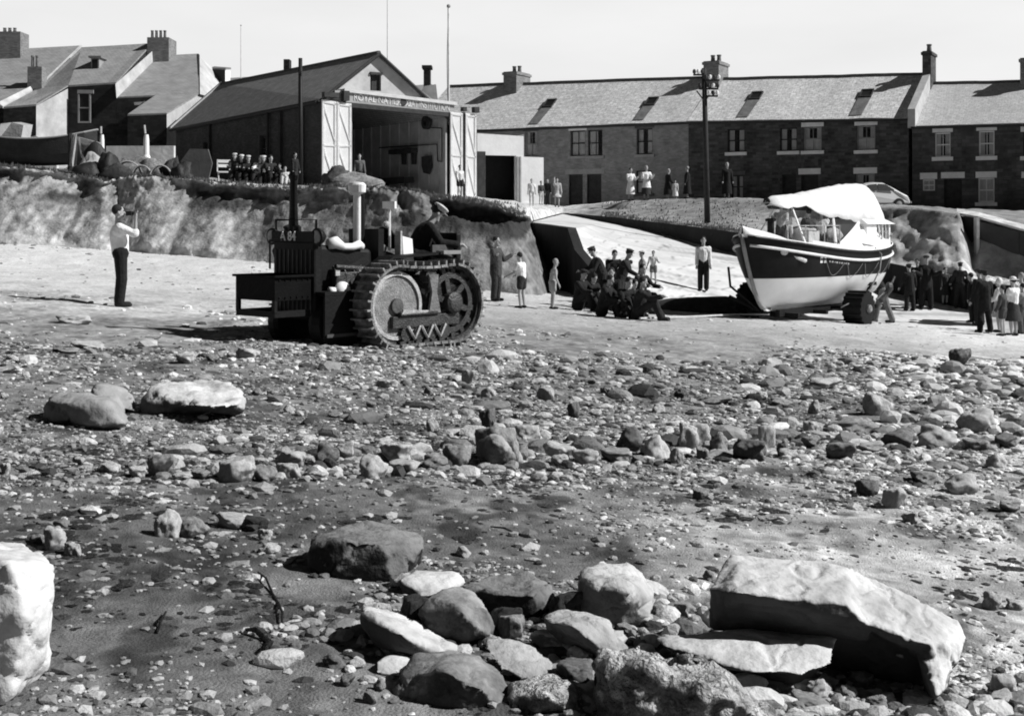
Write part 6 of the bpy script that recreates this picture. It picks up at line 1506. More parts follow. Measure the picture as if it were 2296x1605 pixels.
# shelter / cockpit aft with dark opening
sh_ = MB()
def sbox(mb, x0, x1, y0, y1, z0, z1): mb.box(((x0+x1)/2, (y0+y1)/2, (z0+z1)/2), (abs(x1-x0), abs(y1-y0), z1-z0))
x0, x1 = -1.7, -3.5; zt = 2.98
sbox(sh_, x0, x0+.05, -.85, .85, 2.2, zt); sbox(sh_, x1, x1-.05, -.8, .8, 2.2, 2.42); sbox(sh_, x0, x1, -.88, -.83, 2.2, zt)
sbox(sh_, x0, -2.45, .83, .88, 2.2, zt); sbox(sh_, -2.45, x1, .83, .88, 2.2, 2.50); sbox(sh_, -3.42, x1, .83, .88, 2.5, zt); sbox(sh_, -2.92, -2.97, .83, .87, 2.5, zt); sbox(sh_, -3.2, -3.22, .83, .87, 2.5, zt)
so = sh_.build('shelter', hull_wht, bt); r_ = MB(); r_.hexa([Vector(q) for q in [(x0+.15, -.95, zt), (x1-.2, -.95, zt), (x1-.2, .98, zt), (x0+.15, .98, zt), (x0, -.7, zt+.16), (x1, -.7, zt+.16), (x1, .7, zt+.16), (x0, .7, zt+.16)]]); r_.build('roof', hull_wht, so)
i_ = MB(); sbox(i_, x0-.1, x1+.1, -.4, -.36, 2.25, zt-.02); i_.build('dark_bulkhead', black_m, so)
# long white canvas cover over the lowered mast
cv = MB(); V = []; nx, nc = 30, 15
for i in range(nx):
    u = i/(nx-1); x = 3.15-7.25*u
    zc_ = 3.50+.02*u; h_ = .32+.62*sstep(.0, .86, u)-.20*sstep(.90, 1., u); w_ = .42+.30*sstep(0, .6, u); endk = min(1, (u/.05)**.5) if u < .05 else (min(1, ((1-u)/.09)**.5) if u > .91 else 1)
    for j in range(nc):
        c_j = -1+2*j/(nc-1); z_j = (1-abs(c_j)**1.55)
        fold = .018*math.sin(i*1.9+j*.6)*(.4+abs(c_j))+.012*((i*7+j*3) % 5-2)/2.
        V.append(Vector((x+.03*math.sin(j*1.3), c_j*w_*(.45+.55*endk)*(1.+.03*math.sin(i*.9)*abs(c_j)), zc_-.16*u-.32*abs(c_j)**4*sstep(.15, .5, u)-.05*math.sin(i*.8)*abs(c_j)**4+h_*z_j*(.45+.55*endk)*.96+fold)))
cv.add(V, [(i*nc+j, i*nc+j+1, (i+1)*nc+j+1, (i+1)*nc+j) for i in range(nx-1) for j in range(nc-1)]+[tuple(range(nc)), tuple((nx-1)*nc+j for j in range(nc))[::-1]])
sail_m = mat('white_sailcloth', .70, rough=.85, var=.2, scale=2.5, bump=.15, bscale=4, hi=.78)
cvo = cv.build('canvas_cover', sail_m, bt, smooth=True); md = cvo.modifiers.new('s', 'SOLIDIFY'); md.thickness = .02
b = MB(); b.lathe((3.06, .0, 3.62), (1, 0, 0), [(.11, .06), (.11, .10), (.02, .1)], 14); b.build('mast_end', black_m, cvo)
b = MB(); b.tube([(3.0, 0, 3.48), (-4.2, 0, 3.40)], .07, 8); b.build('mast', dark_wood, bt)
# canvas hanging from the cover down to the side deck
A_ = [(-2.5, .55, 3.50), (-3.25, .50, 3.46), (-1.7, 1.22, 2.22), (1.35, 1.20, 2.26)]
V = []; nx, ny = 12, 14
for j in range(ny):
    v = j/(ny-1)
    for i in range(nx):
        u = i/(nx-1); p = (Vector(A_[0])*(1-u)+Vector(A_[1])*u)*(1-v)**1+(Vector(A_[3])*(1-u)+Vector(A_[2])*u)*v
        p += Vector((-.35*math.sin(math.pi*v)*(1-u), -.10*math.sin(math.pi*v)+.04*math.sin(u*11+v*3)*v, .0)); V.append(p)
b = MB(); b.add(V, [(j*nx+i, j*nx+i+1, (j+1)*nx+i+1, (j+1)*nx+i) for j in range(ny-1) for i in range(nx-1)]); o = b.build('side_curtain', sail_m, bt, smooth=True); md = o.modifiers.new('s', 'SOLIDIFY'); md.thickness = .015
for p0, p1, r in (((.95, 1.1, 2.3), (-.35, .35, 3.5), .045), ((2.5, .9, 2.4), (2.2, .3, 3.5), .03), ((.4, -.9, 2.3), (-.2, -.2, 3.5), .04), ((-3.9, .4, 2.4), (-3.9, .2, 3.5), .03), ((-3.9, -.4, 2.4), (-3.9, -.2, 3.5), .03), ((2.5, -.8, 2.4), (2.2, -.2, 3.5), .03)):
    b = MB(); b.tube([p0, p1], r, 6); b.build('strut', hull_wht, bt)
for x, y in ((2.4, .85), (1.6, 1.05), (.8, 1.15), (3.0, .6)):
    b = MB(); b.tube([(x, y, 2.25), (x, y, 2.95)], .018, 5); b.build('stanchion', steel, bt)
b = MB(); b.tube([(x, y, 2.93) for x, y in ((3.0, .6), (2.4, .85), (1.6, 1.05), (.8, 1.15))], .012, 5); b.build('lifeline', steel, bt)
b = MB(); b.box((1.15, .1, 2.5), (.7, .8, .55)); b.ell((1.15, .1, 2.8), (.42, .45, .12), 14, 8); b.build('engine_casing', mat('grey_casing', .4, var=.3), bt)
b = MB(); b.ell((-.35, .2, 2.55), (.5, .5, .38), 14, 10); b.build('stowed_gear', mat('gear_cloth', .3, var=.6, scale=6, bump=.6), bt, smooth=True)
b = MB(); b.lathe((2.9, .0, 2.95), (0, 0, 1), [(.10, -.4), (.10, .1), (.16, .12), (.16, .18), (.05, .2)], 10); b.build('bollard', iron, bt)
b = MB(); b.tube([(-3.85, .0, 2.3), (-4.05, 0, 2.75), (-3.9, .65, 2.75), (-3.4, 1.0, 2.62)], .025, 6); b.build('stern_rail', steel, bt)
# rope from the deck over the side to the carriage
b = MB(); b.tube([(-.6, .95, 2.42), (-1.3, 1.28, 2.30), (-1.52, 1.44, 2.05), (-1.35, 1.46, 1.6), (-.8, 1.40, 1.0), (.1, 1.15, .62), (.5, 1.05, .5)], .022, 6); b.build('rope', mat('old_rope', .22), bt, smooth=True)
# crew standing in the boat
def bwp(x, y, z): return bc+(BW_*x+BLf*y+Vector((0, 0, z)))*KB
bt.scale = (KB, KB, KB)
for (x, y, z, f_, lab, kw) in [
    (2.45, .1, 2.10, -20, 'crewman with dark hair and light jacket standing in the bow of the lifeboat', dict(top=.35, H=1.42, arms=((40, 60), (50, 60)))),
    (1.75, -.2, 1.95, 10, 'crewman in pale oilskins bending in the lifeboat behind the man in the bow', dict(top=.5, H=1.5, lean=12)),
    (1.2, .35, 1.85, 190, 'crewman in dark jersey amidships in the lifeboat under the canvas cover', dict(top=.05, H=1.5)),
    (.55, .45, 1.80, 170, 'crewman in light jersey holding the slanting strut in the lifeboat', dict(top=.55, H=1.55, arms=((70, 40), (90, 40)))),
    (-.1, .1, 1.80, 200, 'crewman in dark clothes near the side curtain of the lifeboat', dict(top=.04, H=1.5))]:
    h = kw.pop('H'); person(lab, bwp(x, y, z), h, face=f_-90, legs=.06, fine=True, **kw)
# men behind the bow on the slipway side
for (x, yt, lab) in ((1742, 445, 0),): pass

# ---- carriage
cg = thing('boat_carriage', 'low black launching carriage with broad wheels under the lifeboat', 'carriage', tuple(bc), math.atan2(BW_.y, BW_.x))
def gl(x, y): p = bwp(x, y, 0); return (ground(p.x, p.y, (0, 3))-bc.z)/KB
b = MB()
for y in (-.28, .28): b.box((-.2, y, .42), (6.4, .12, .20))
for x in (2.6, .8, -.9, -2.8): b.box((x, 0, .36), (.14, 1.5, .12))
cgf = b.build('frame', iron, cg); cg.scale = (KB, KB, KB)
for x, y, r, wd in ((-.35, 1.22, .50, .62), (-.35, -1.22, .50, .62), (2.25, -1.05, .52, .34)):
    s_ = 1 if y > 0 else -1; z = gl(x, y)+r-.03
    b = MB(); b.lathe((x, y-wd/2*s_, z), (0, s_, 0), [(r*.62, 0), (r*.98, .01), (r, .05), (r, wd-.05), (r*.98, wd-.01), (r*.62, wd)], 30)
    for k in range(18): a = 2*math.pi*k/18; M = Matrix.Rotation(-a, 3, 'Y'); b.box(Vector((x, y, z))+M @ Vector((r+.012, 0, 0)), (.05, wd*.96, .07), M)
    wh = b.build('wheel', iron, cg); b = MB(); b.lathe((x, y, z), (0, s_, 0), [(.12, 0), (.12, wd/2+.06), (.08, wd/2+.1), (.02, wd/2+.1)], 14)
    for k in range(8): a = 2*math.pi*k/8+.2; M = Matrix.Rotation(-a, 3, 'Y'); b.box(Vector((x, y+wd*.3*s_, z))+M @ Vector((r*.38, 0, 0)), (r*.62, .05, .06), M)
    b.build('spokes', mat('spoke_paint', .22, rough=.5, var=.6, scale=9), wh)
    b = MB(); b.tube([(x, y-.1*s_, z), (x, 0, z)], .06, 8); b.build('axle', iron, cg)
for x, y in ((2.2, -.75), (-1.9, .95), (-1.9, -.95)):
    b = MB(); b.tube([(x, y*.6, .45), (x, y, 1.12)], .05, 6); b.box((x, y, 1.12), (.5, .12, .10)); b.build('bilge_support', iron, cg)
b = MB(); b.tube([(3.0, -.28, .45), (3.9, -.75, 1.2), (4.1, -.7, 1.75)], .035, 6); b.tube([(3.0, -.28, .45), (3.7, -.9, .9)], .05, 6); b.build('bow_guide', iron, cg)
b = MB(); b.box((-2.9, 1.0, .75), (.9, .12, .12), Matrix.Rotation(R(25), 3, 'Y')); b.tube([(-2.4, .9, .6), (-3.0, 1.1, 1.0), (-3.2, 1.15, 1.3)], .04, 6); b.ell((-2.9, 1.1, .98), (.16, .12, .16)); b.build('tail_gear', iron2, cg)
b = MB(); hc = drop(700, 38.4); b.ell((0, 0, 0), 1, 24, 14); V = np.array([tuple(v) for v in b.v]); d_ = 1+.16*fbm(V[:, 0]*2, V[:, 1]*2, V[:, 2]*2, seed=333, octv=4)  # dark hump added in place of the lifeboat's shadow on the sand
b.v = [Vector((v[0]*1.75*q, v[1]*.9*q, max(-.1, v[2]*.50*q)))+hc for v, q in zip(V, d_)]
o = b.build('shadow_hump', mat('hump_shadow_tone', .035, rough=.8, var=.5, scale=4, bump=.5), None, loc=hc, smooth=True); tag(o, 'long low dark hump of wet sand between the dark group and the boat carriage', 'sand hump')  # not wet sand: added hump standing in for the lifeboat's shadow
# tow rope lying towards the tractor
b = MB(); a = bwp(3.0, 0, .38); pts_ = [a]
for px, py in ((735, 316.5), (700, 318.5), (668, 320), (640, 321)): p = hit_px(px, py, (0, 3)); pts_.append(p+Vector((0, 0, .07)))
b.tube(pts_, .025, 6); o = b.build('tow_rope', mat('pale_rope', .5, var=.2), None, loc=pts_[-1]); tag(o, 'pale tow rope running along the sand from the front of the boat carriage', 'rope')
# ================================================================== ROCKS
tones = dict(p=mat('rock_pale', .52, rough=.9, var=.25, scale=3.2, bump=.55, bscale=22, hi=.70, flank_shade=.35), m=mat('rock_mid', .34, rough=.9, var=.42, scale=4, bump=.6, bscale=22, flank_shade=.25),
             g=mat('rock_grey', .20, rough=.85, var=.5, scale=4, bump=.6, bscale=20, flank_shade=.2), d=mat('rock_dark', .045, rough=.7, var=.6, scale=5, bump=.6, bscale=20))
TV = dict(p=.55, m=.30, g=.17, d=.05)
def ico(level):
    bm = bmesh.new(); bmesh.ops.create_icosphere(bm, subdivisions=level, radius=1)
    V = np.array([tuple(v.co) for v in bm.verts]); Fc = np.array([[v.index for v in f.verts] for f in bm.faces]); bm.free(); return V, Fc
ICO = {l: ico(l) for l in (1, 2, 4, 5)}
def rockV(seed, level, planes=9, sharp=14., nz=.10, flat=.0):
    rs = np.random.RandomState(seed); D, Fc = ICO[level]
    N_ = rs.normal(size=(planes, 3)); N_ /= np.linalg.norm(N_, axis=1)[:, None]; h = rs.uniform(.55, 1.0, planes)
    if flat: N_ = np.vstack([N_, [[rs.uniform(-.15, .15), rs.uniform(-.15, .15), 1]]]); h = np.r_[h, flat]
    q = np.maximum(D @ N_.T, .02)/h[None]
    r = 1/((q**sharp).sum(1)+1)**(1/sharp)
    V = D*r[:, None]
    if nz: V = V*(1+nz*fbm(V[:, 0]*1.7+seed, V[:, 1]*1.7, V[:, 2]*1.7, seed=seed % 50+3, octv=5 if level > 2 else 2)*1.6)[:, None]
    V = V-(V.max(0)+V.min(0))/2; V = V/((V.max(0)-V.min(0))/2)
    return V, Fc
_rm = {}
def rock_data(var, tone, level=4):
    k = (var, tone, level)
    if k not in _rm:
        V, Fc = rockV(300+var, level, planes=[10, 11, 13, 12, 10, 12, 15, 11][var % 8], sharp=[18, 14, 12, 9, 20, 14, 8, 22][var % 8], nz=.24, flat=[.5, 0, .6, 0, .45, 0, 0, .5][var % 8])
        o = np_obj('rock', V, Fc, tones[tone]); _rm[k] = o.data; bpy.data.objects.remove(o)
    return _rm[k]
rr = random.Random(11)
ROCKS = []
def rock_px(x0, x1, y0, y1, tone, name='rock', label=None, cat='rock', group=None, depth=.8, hs=.88, sink=.30):
    c = hit_px(S((x0+x1)/2), S(y1)-1, (0, 3))
    if c is None: return None
    Y = c.y; w = S(x1-x0)/F*Y; h = S(y1-y0)/F*Y*hs
    h = min(h, w*1.3); d = w*depth*rr.uniform(.8, 1.1)
    o = bpy.data.objects.new(name, rock_data(rr.randrange(16), tone)); col.objects.link(o)
    a = rr.choice([0, math.pi])+rr.uniform(-.5, .5)
    k = abs(math.cos(a))+.25*abs(math.sin(a))
    o.scale = (w/2/k, d/2, h/2*(1+sink)); o.rotation_euler = (rr.uniform(-.12, .12), rr.uniform(-.15, .15), a)
    yc = Y+d*.35; z = ground((c.x/c.y)*yc, yc, (0, 3))
    o.location = ((c.x/c.y)*yc, yc, min(z, c.z+.02)+h/2*(1-sink))
    ROCKS.append((o, (x0+x1)/2, y1, tone)); 
    return tag(o, label, cat, group)
RL = """125 205 706 728 p|160 245 768 783 p|118 178 780 794 m|58 96 774 784 p|395 440 790 817 p|462 492 790 812 m|508 535 790 806 p|524 582 780 810 p|180 224 812 832 p|8 48 796 812 p|562 588 868 888 m|598 616 872 886 m|634 662 908 928 p|0 20 880 895 p|
840 893 848 872 p|778 806 864 876 p|948 974 866 889 m|976 999 880 899 p|1033 1066 824 862 p|1079 1114 865 892 p|1072 1114 913 962 g|955 985 935 972 p|1205 1246 862 900 p|1271 1302 898 938 g|1250 1290 820 838 p|1300 1336 845 862 m|1456 1492 904 928 p|1120 1145 900 915 p|910 955 900 912 m|1395 1420 890 905 p|1170 1195 880 893 p|1345 1372 868 884 m|820 845 900 915 m|700 726 880 892 m|735 765 925 938 m|1150 1172 925 940 p|880 905 940 955 m|1320 1350 920 935 p|
806 872 1010 1075 p|843 925 989 1043 p|873 947 1030 1064 p|988 1058 993 1050 m|946 1005 1016 1053 m|1066 1166 948 1045 m|1150 1210 946 984 p|1106 1162 1018 1047 g|1153 1184 993 1036 m|1212 1295 990 1032 p|1234 1276 1019 1047 p|1279 1346 1004 1043 p|1345 1420 1004 1040 m|1378 1446 953 1014 g|1434 1509 971 1029 p|751 796 986 1032 p|706 762 990 1048 g|329 389 1012 1072 m|168 195 1024 1044 p|222 272 1034 1062 p|288 330 1045 1075 p|490 575 1023 1083 p|567 623 1038 1081 m|622 685 1009 1048 p|618 674 1035 1073 p|688 733 1057 1081 p|0 24 1030 1069 p|40 92 1056 1079 p|430 476 1052 1076 m|385 432 1060 1078 p|1190 1225 1030 1047 m|1415 1450 1022 1044 m|
1519 1566 944 1014 p|1535 1592 944 996 p|1590 1640 966 1013 m|1639 1718 979 1034 g|1694 1738 942 1012 p|1740 1768 985 1025 m|1798 1834 942 972 p|1795 1842 972 1006 m|1850 1924 986 1034 m|1860 1970 937 968 m|1924 1982 990 1016 p|1975 2058 958 1010 g|2055 2145 950 1010 p|2141 2230 912 972 p|2159 2219 980 1013 m|2224 2284 972 1006 g|1936 2000 872 933 p|1802 1896 844 874 p|2126 2174 775 826 g|1811 1838 893 930 p|1693 1723 876 899 p|1720 1778 893 911 m|1510 1546 868 895 g|1565 1640 888 908 m|2060 2092 850 872 m|1560 1590 1000 1030 m|1500 1535 1000 1040 p|1745 1790 1004 1030 p|
2034 2101 1055 1086 m|2112 2192 1055 1110 p|1914 1972 1074 1113 g|1974 2036 1090 1141 p|1552 1591 1094 1121 m|2020 2060 1146 1176 p|2210 2260 1015 1050 p|2240 2290 1120 1150 p|
344 411 1140 1205 p|406 471 1158 1207 m|479 564 1152 1186 p|538 603 1159 1189 d|574 612 1185 1216 p|574 627 1218 1242 p|90 150 1180 1236 p|140 184 1216 1249 p|60 110 1196 1222 m|
775 821 1475 1499 p|815 848 1547 1579 m|1114 1179 1376 1434 m|1022 1057 1225 1251 p|1188 1276 1412 1467 p|834 868 1520 1550 m|2204 2247 1322 1369 p|2256 2292 1342 1369 p|2220 2280 1512 1562 p|2216 2276 1556 1584 p|1805 1875 1524 1562 p|1772 1856 1563 1594 m|1881 1925 1536 1570 m|2026 2058 1543 1574 p|1506 1545 1350 1386 m|1462 1497 1354 1386 m|1413 1465 1379 1406 p|1494 1525 1395 1421 p|1575 1606 1278 1304 m|1940 1990 1560 1590 m|1380 1420 1400 1425 m|1350 1385 1385 1412 p|1960 2010 1552 1580 p|2080 2120 1560 1592 m|2130 2175 1566 1594 p|1170 1210 1470 1500 m|1232 1312 1322 1402 d|896 958 1330 1402 d|1100 1172 1352 1425 d|1245 1330 1480 1540 g|1330 1392 1500 1560 d|720 780 1470 1500 g|760 800 1510 1540 g|1270 1320 1450 1490 p|1340 1400 1420 1450 p|1290 1345 1560 1598 m"""  # black entries here are rocks added to darken the shaded gaps of the pile
TN = dict(p='pale', m='grey', g='dark grey', d='black')
def zone(x, y):
    if y < 835 and x < 700: return 'on the open sand left of the tractor'
    if y < 975 and x < 1500: return 'in the loose scatter behind the stony line'
    if y < 1088 and x < 1500: return 'in the stony line across the beach'
    if y < 1050 and x >= 1500: return 'in the stony belt at right'
    if y < 1185 and x >= 1500: return 'on the smooth sand below the right belt'
    if y < 1260 and x < 700: return 'in the left foreground'
    return 'among the foreground boulders'
ent = []
for q in RL.replace('\n', '').split('|'):
    a = q.split(); ent.append((float(a[0]), float(a[1]), float(a[2]), float(a[3]), a[4]))
ORD = 'first second third fourth fifth sixth seventh eighth ninth tenth eleventh twelfth thirteenth fourteenth fifteenth sixteenth seventeenth eighteenth nineteenth twentieth'.split()+['twenty-'+w_ for w_ in ('first', 'second', 'third', 'fourth', 'fifth', 'sixth', 'seventh', 'eighth', 'ninth')]
cnt = {}
for e_ in sorted(ent, key=lambda e: e[0]+e[1]): cnt.setdefault((zone((e_[0]+e_[1])/2, e_[3]), e_[4]), []).append(e_)
for (zn, tn), L_ in cnt.items():
    for i, e_ in enumerate(L_):
        lab = '%s rock %s' % (TN[tn], zn) if len(L_) == 1 else '%s %s rock from the left %s' % (ORD[i], TN[tn], zn)
        rock_px(e_[0], e_[1], e_[2], e_[3], e_[4], label=lab, group='rocks '+zn)

# ---- big boulders cut from several convex blocks
def boulder(label, blocks, tone, ybase, Y0=None, vox=.014, nz=.02, name='boulder', rnd=3, xref=None):
    """blocks: lists of (x, y, d): sight line through the view point at depth Y0+d"""
    xs = [p[0] for bl in blocks for p in bl]; xc = (min(xs)+max(xs))/2 if xref is None else xref
    if Y0 is None: Y0 = hit_px(S(xc), S(ybase), (0,)).y
    mb = MB()
    for bl in blocks:
        bm = bmesh.new()
        for (x, y, d) in bl: bm.verts.new(P(S(x), S(y), Y0+d))
        bmesh.ops.convex_hull(bm, input=bm.verts); bmesh.ops.delete(bm, geom=[v for v in bm.verts if not v.link_faces], context='VERTS')
        bm.verts.index_update(); mb.add([v.co.copy() for v in bm.verts], [tuple(v.index for v in f.verts) for f in bm.faces]); bm.free()
    c = P(S(xc), S(ybase), Y0)
    mb.v = [v-c for v in mb.v]
    o = remesh_build(mb, name, tones[tone] if isinstance(tone, str) else tone, None, vox*Y0/4.5, rnd); o.location = c
    me = o.data; V = np.empty(len(me.vertices)*3, dtype=np.float32); me.vertices.foreach_get('co', V); V = V.reshape(-1, 3)
    Nn = np.empty(len(me.vertices)*3, dtype=np.float32); me.vertices.foreach_get('normal', Nn); Nn = Nn.reshape(-1, 3)
    k = 4.5/Y0; sd_ = abs(hash(label)) % 40 if False else len(label)
    n_ = fbm(V[:, 0]*5*k+sd_, V[:, 1]*5*k, V[:, 2]*5*k, seed=sd_, octv=5); n2 = fbm(V[:, 0]*26*k+sd_, V[:, 1]*26*k, V[:, 2]*26*k, seed=sd_+1, octv=3)
    ck = fbm(V[:, 0]*3.1*k+sd_+7, V[:, 1]*3.1*k+V[:, 2]*1.5*k, V[:, 2]*6*k, seed=sd_+3, octv=3); ck = sstep(.045, .0, np.abs(ck))*.012+sstep(.02, .0, np.abs(fbm(V[:, 0]*2*k, V[:, 1]*2*k+sd_, V[:, 2]*9*k, seed=sd_+9, octv=2)))*.008
    V = V+Nn*((n_*nz*2.2+n2*nz*.4-ck)/k)[:, None]; me.vertices.foreach_set('co', V.astype(np.float32).ravel()); me.update()
    return tag(o, label, 'boulder')
slab_m = mat('slab_pale', .56, rough=.9, var=.36, scale=4.5, bump=.35, bscale=18, hi=.70, flank_shade=.10)
mott = mat('mottled_rock', .15, rough=.85, var=.75, scale=5, bump=.5, bscale=16, hi=.36, flank_shade=.3)
barn = mat('barnacled_rock', .38, rough=1, var=.7, scale=16, bump=1.0, bscale=50, hi=.75, flank_shade=.3)
dkb = mat('dark_boulder', .17, rough=.85, var=.4, scale=3, bump=.5, bscale=22, flank_shade=.10)
boulder('huge pale slab with a stepped right end, casting the deep black shadow at lower right', [
    [(1640,1240,.36),(1660,1236,.36),(1905,1268,.34),(1948,1400,.0),(1900,1352,.0),(1655,1326,.0),(1588,1318,.16),(1592,1405,.22),(1950,1436,.05),(1640,1420,.36),(1640,1345,.04)],
    [(1620,1380,.30),(1640,1520,.34),(1950,1560,.36),(1960,1430,.14),(1900,1400,.14),(1660,1360,.12),(1660,1500,.42),(1940,1420,.40)],
    [(1903,1268,.34),(2055,1340,.26),(2150,1392,.20),(2168,1425,.12),(2120,1440,.0),(1990,1425,-.02),(1945,1400,.0),(2085,1440,-.04),(2140,1500,.05),(2100,1470,.25),(1960,1440,.3)],
    [(2090,1440,-.03),(2150,1425,.10),(2120,1550,-.04),(2095,1566,-.06),(2075,1500,-.05),(2060,1450,.0),(2120,1545,.16),(2075,1555,.10)],
    [(1950,1420,.14),(2090,1450,.12),(2085,1565,.20),(1960,1565,.30),(1960,1430,.40),(2090,1440,.36)]], slab_m, 1560, nz=.010, rnd=1, vox=.011)
boulder('flat topped pale slab lying in front of the huge slab', [
    [(1460,1428,.06),(1700,1408,.22),(1840,1410,.20),(1876,1430,.10),(1868,1485,-.04),(1835,1500,-.10),(1800,1515,-.14),(1715,1512,-.14),(1560,1490,-.06),(1470,1440,.0),(1500,1440,.12),(1840,1480,.1)],
    [(1720,1490,.02),(1860,1470,.04),(1860,1545,.10),(1720,1545,.08),(1600,1480,.10),(1620,1530,.14)]], slab_m, 1545, nz=.007, rnd=1, vox=.011)
boulder('long dark boulder with a lit flat top standing alone left of centre', [
    [(700,1200,.18),(770,1172,.45),(860,1172,.5),(950,1198,.4),(957,1225,.22),(935,1262,.15),(905,1302,.12),(690,1290,.08),(684,1240,.08),(760,1205,.04),(860,1215,.0),(880,1305,.02),(740,1300,.0),(930,1300,.4),(720,1290,.4)]], dkb, 1304, nz=.014, rnd=2)
boulder('big pale boulder with a black shaded front, beyond the left foreground', [
    [(350,862,.4),(375,850,.6),(440,845,.9),(520,850,.8),(543,875,.5),(547,912,.2),(520,936,.1),(440,938,.0),(318,935,.1),(318,900,.1),(345,875,.1),(470,908,-.25),(540,905,.0),(450,890,-.1),(330,930,.8),(520,930,.9)]], slab_m, 938, nz=.02, rnd=2)
boulder('grey rounded slab left of the big pale boulder', [
    [(112,886,.2),(140,880,.4),(250,886,.5),(280,905,.3),(290,945,.0),(285,955,-.1),(200,956,-.15),(115,950,.0),(100,925,.05),(105,895,.05),(150,900,-.1),(240,905,-.1),(120,950,.6),(280,950,.6)]], mat('boulder_grey', .30, rough=.9, var=.3, scale=2.5, bump=.5, flank_shade=.5), 956, nz=.02, rnd=3)
boulder('grey boulder tucked behind the rounded slab at left', [
    [(215,862,.2),(240,856,.4),(290,860,.4),(306,885,.2),(308,925,.0),(205,930,.1),(208,880,.0),(300,930,.6)]], MATS['boulder_grey'], 930, nz=.02, rnd=2)
boulder('bright faceted boulder cut by the left edge in the foreground', [
    [(-120,1200,.3),(60,1210,.35),(100,1240,.2),(116,1270,.1),(112,1420,.02),(98,1490,.05),(20,1565,-.05),(-60,1570,-.05),(-130,1400,-.1),(-130,1240,0),(20,1260,-.08),(60,1380,-.10),(110,1500,.4),(-100,1560,.5)]], mat('edge_boulder', .60, rough=.9, var=.25, scale=3, bump=.35, bscale=14, hi=.72), 1570, nz=.016, rnd=2)
boulder('tall pale topped boulder behind the foreground pile', [
    [(1312,1262,.25),(1350,1245,.40),(1410,1252,.42),(1455,1290,.3),(1467,1335,.18),(1450,1395,.1),(1400,1418,.02),(1330,1400,.0),(1300,1360,.05),(1300,1300,.1),(1320,1310,.0),(1400,1320,-.04),(1460,1400,.4),(1320,1400,.4)]], mat('boulder_twotone', .42, rough=.9, var=.45, scale=2.2, bump=.5, bscale=20, hi=.62, flank_shade=.3), 1418, nz=.016, rnd=3)
boulder('rounded mottled boulder in the middle of the foreground pile', [
    [(985,1325,.15),(1020,1312,.25),(1062,1322,.24),(1098,1362,.14),(1113,1405,.06),(1100,1430,.0),(1040,1440,-.04),(960,1420,-.02),(930,1370,.02),(960,1330,.06),(1020,1350,-.04),(1070,1400,-.08),(1100,1440,.25),(950,1430,.25)]], mott, 1442, nz=.014, rnd=3)
boulder('small flat pale rock at the top left of the foreground pile', [
    [(903,1288,.2),(930,1280,.3),(1030,1282,.3),(1042,1300,.2),(1010,1318,.05),(960,1340,.0),(905,1360,.05),(895,1300,.05),(1030,1340,.3)]], slab_m, 1345, nz=.01)
boulder('broad dark boulder with rough lit top behind the mottled boulder', [
    [(1040,1308,.2),(1090,1288,.38),(1190,1280,.42),(1235,1312,.3),(1232,1345,.2),(1215,1390,.1),(1150,1400,.05),(1060,1390,.1),(1042,1330,.1),(1100,1325,.04),(1200,1330,.0),(1220,1400,.4)]], dkb, 1402, nz=.02, rnd=4)
boulder('long white slanting slab in the foreground pile', [
    [(812,1348,.22),(850,1352,.26),(900,1372,.26),(1038,1450,.12),(1020,1462,.04),(960,1476,-.02),(880,1462,-.04),(842,1400,.0),(803,1388,.08),(815,1360,.1),(900,1420,-.08),(1030,1480,.2),(830,1460,.2)]], slab_m, 1478, nz=.008)
boulder('low white rock under the lower end of the slanting slab', [
    [(850,1462,.08),(900,1455,.14),(950,1470,.14),(950,1500,.05),(900,1520,.0),(838,1515,.0),(838,1480,.03),(940,1530,.15)]], slab_m, 1518, nz=.008)
boulder('large dark mottled boulder at the bottom edge left of centre', [
    [(930,1470,.15),(1010,1458,.22),(1075,1466,.22),(1125,1500,.16),(1150,1560,.08),(1155,1610,.04),(1000,1640,-.06),(870,1620,-.02),(868,1560,.0),(895,1500,.04),(1000,1500,-.08),(1080,1540,-.12),(1140,1640,.2),(880,1630,.2)]], mott, 1630, Y0=3.85, nz=.014, rnd=3)
boulder('arched grey rock right of the pile with a dark hollow below', [
    [(1218,1378,.12),(1260,1368,.2),(1320,1372,.22),(1370,1385,.2),(1390,1440,.12),(1375,1490,.05),(1330,1440,.0),(1280,1400,-.02),(1225,1392,.04),(1380,1500,.2),(1240,1440,.3)]], tones['m'], 1500, nz=.012, rnd=4)
boulder('slanting grey rock between the mottled boulders and the shelly rock', [
    [(1078,1428,.15),(1120,1424,.2),(1190,1450,.2),(1260,1490,.14),(1250,1520,.05),(1180,1530,.0),(1120,1500,-.02),(1082,1450,.04),(1240,1540,.2)]], tones['m'], 1532, nz=.012, rnd=4)
boulder('pale barnacle crusted rock at the bottom edge of the photo', [
    [(1340,1450,.2),(1420,1440,.25),(1560,1480,.22),(1640,1500,.2),(1740,1590,.1),(1760,1640,.05),(1500,1650,-.1),(1345,1640,-.05),(1330,1500,.05),(1450,1490,-.06),(1600,1540,-.12),(1700,1650,.2)],
    [(1500,1455,.2),(1560,1448,.2),(1580,1480,.15),(1520,1500,.0)]], barn, 1640, Y0=3.8, nz=.03, rnd=2)
boulder('crusted pale rock left of the barnacled one at the bottom edge', [
    [(1150,1520,.15),(1230,1505,.2),(1300,1515,.2),(1320,1560,.1),(1320,1620,.0),(1150,1630,-.05),(1140,1560,.0),(1230,1560,-.1),(1300,1630,.2)]], barn, 1625, Y0=3.85, nz=.026, rnd=2)
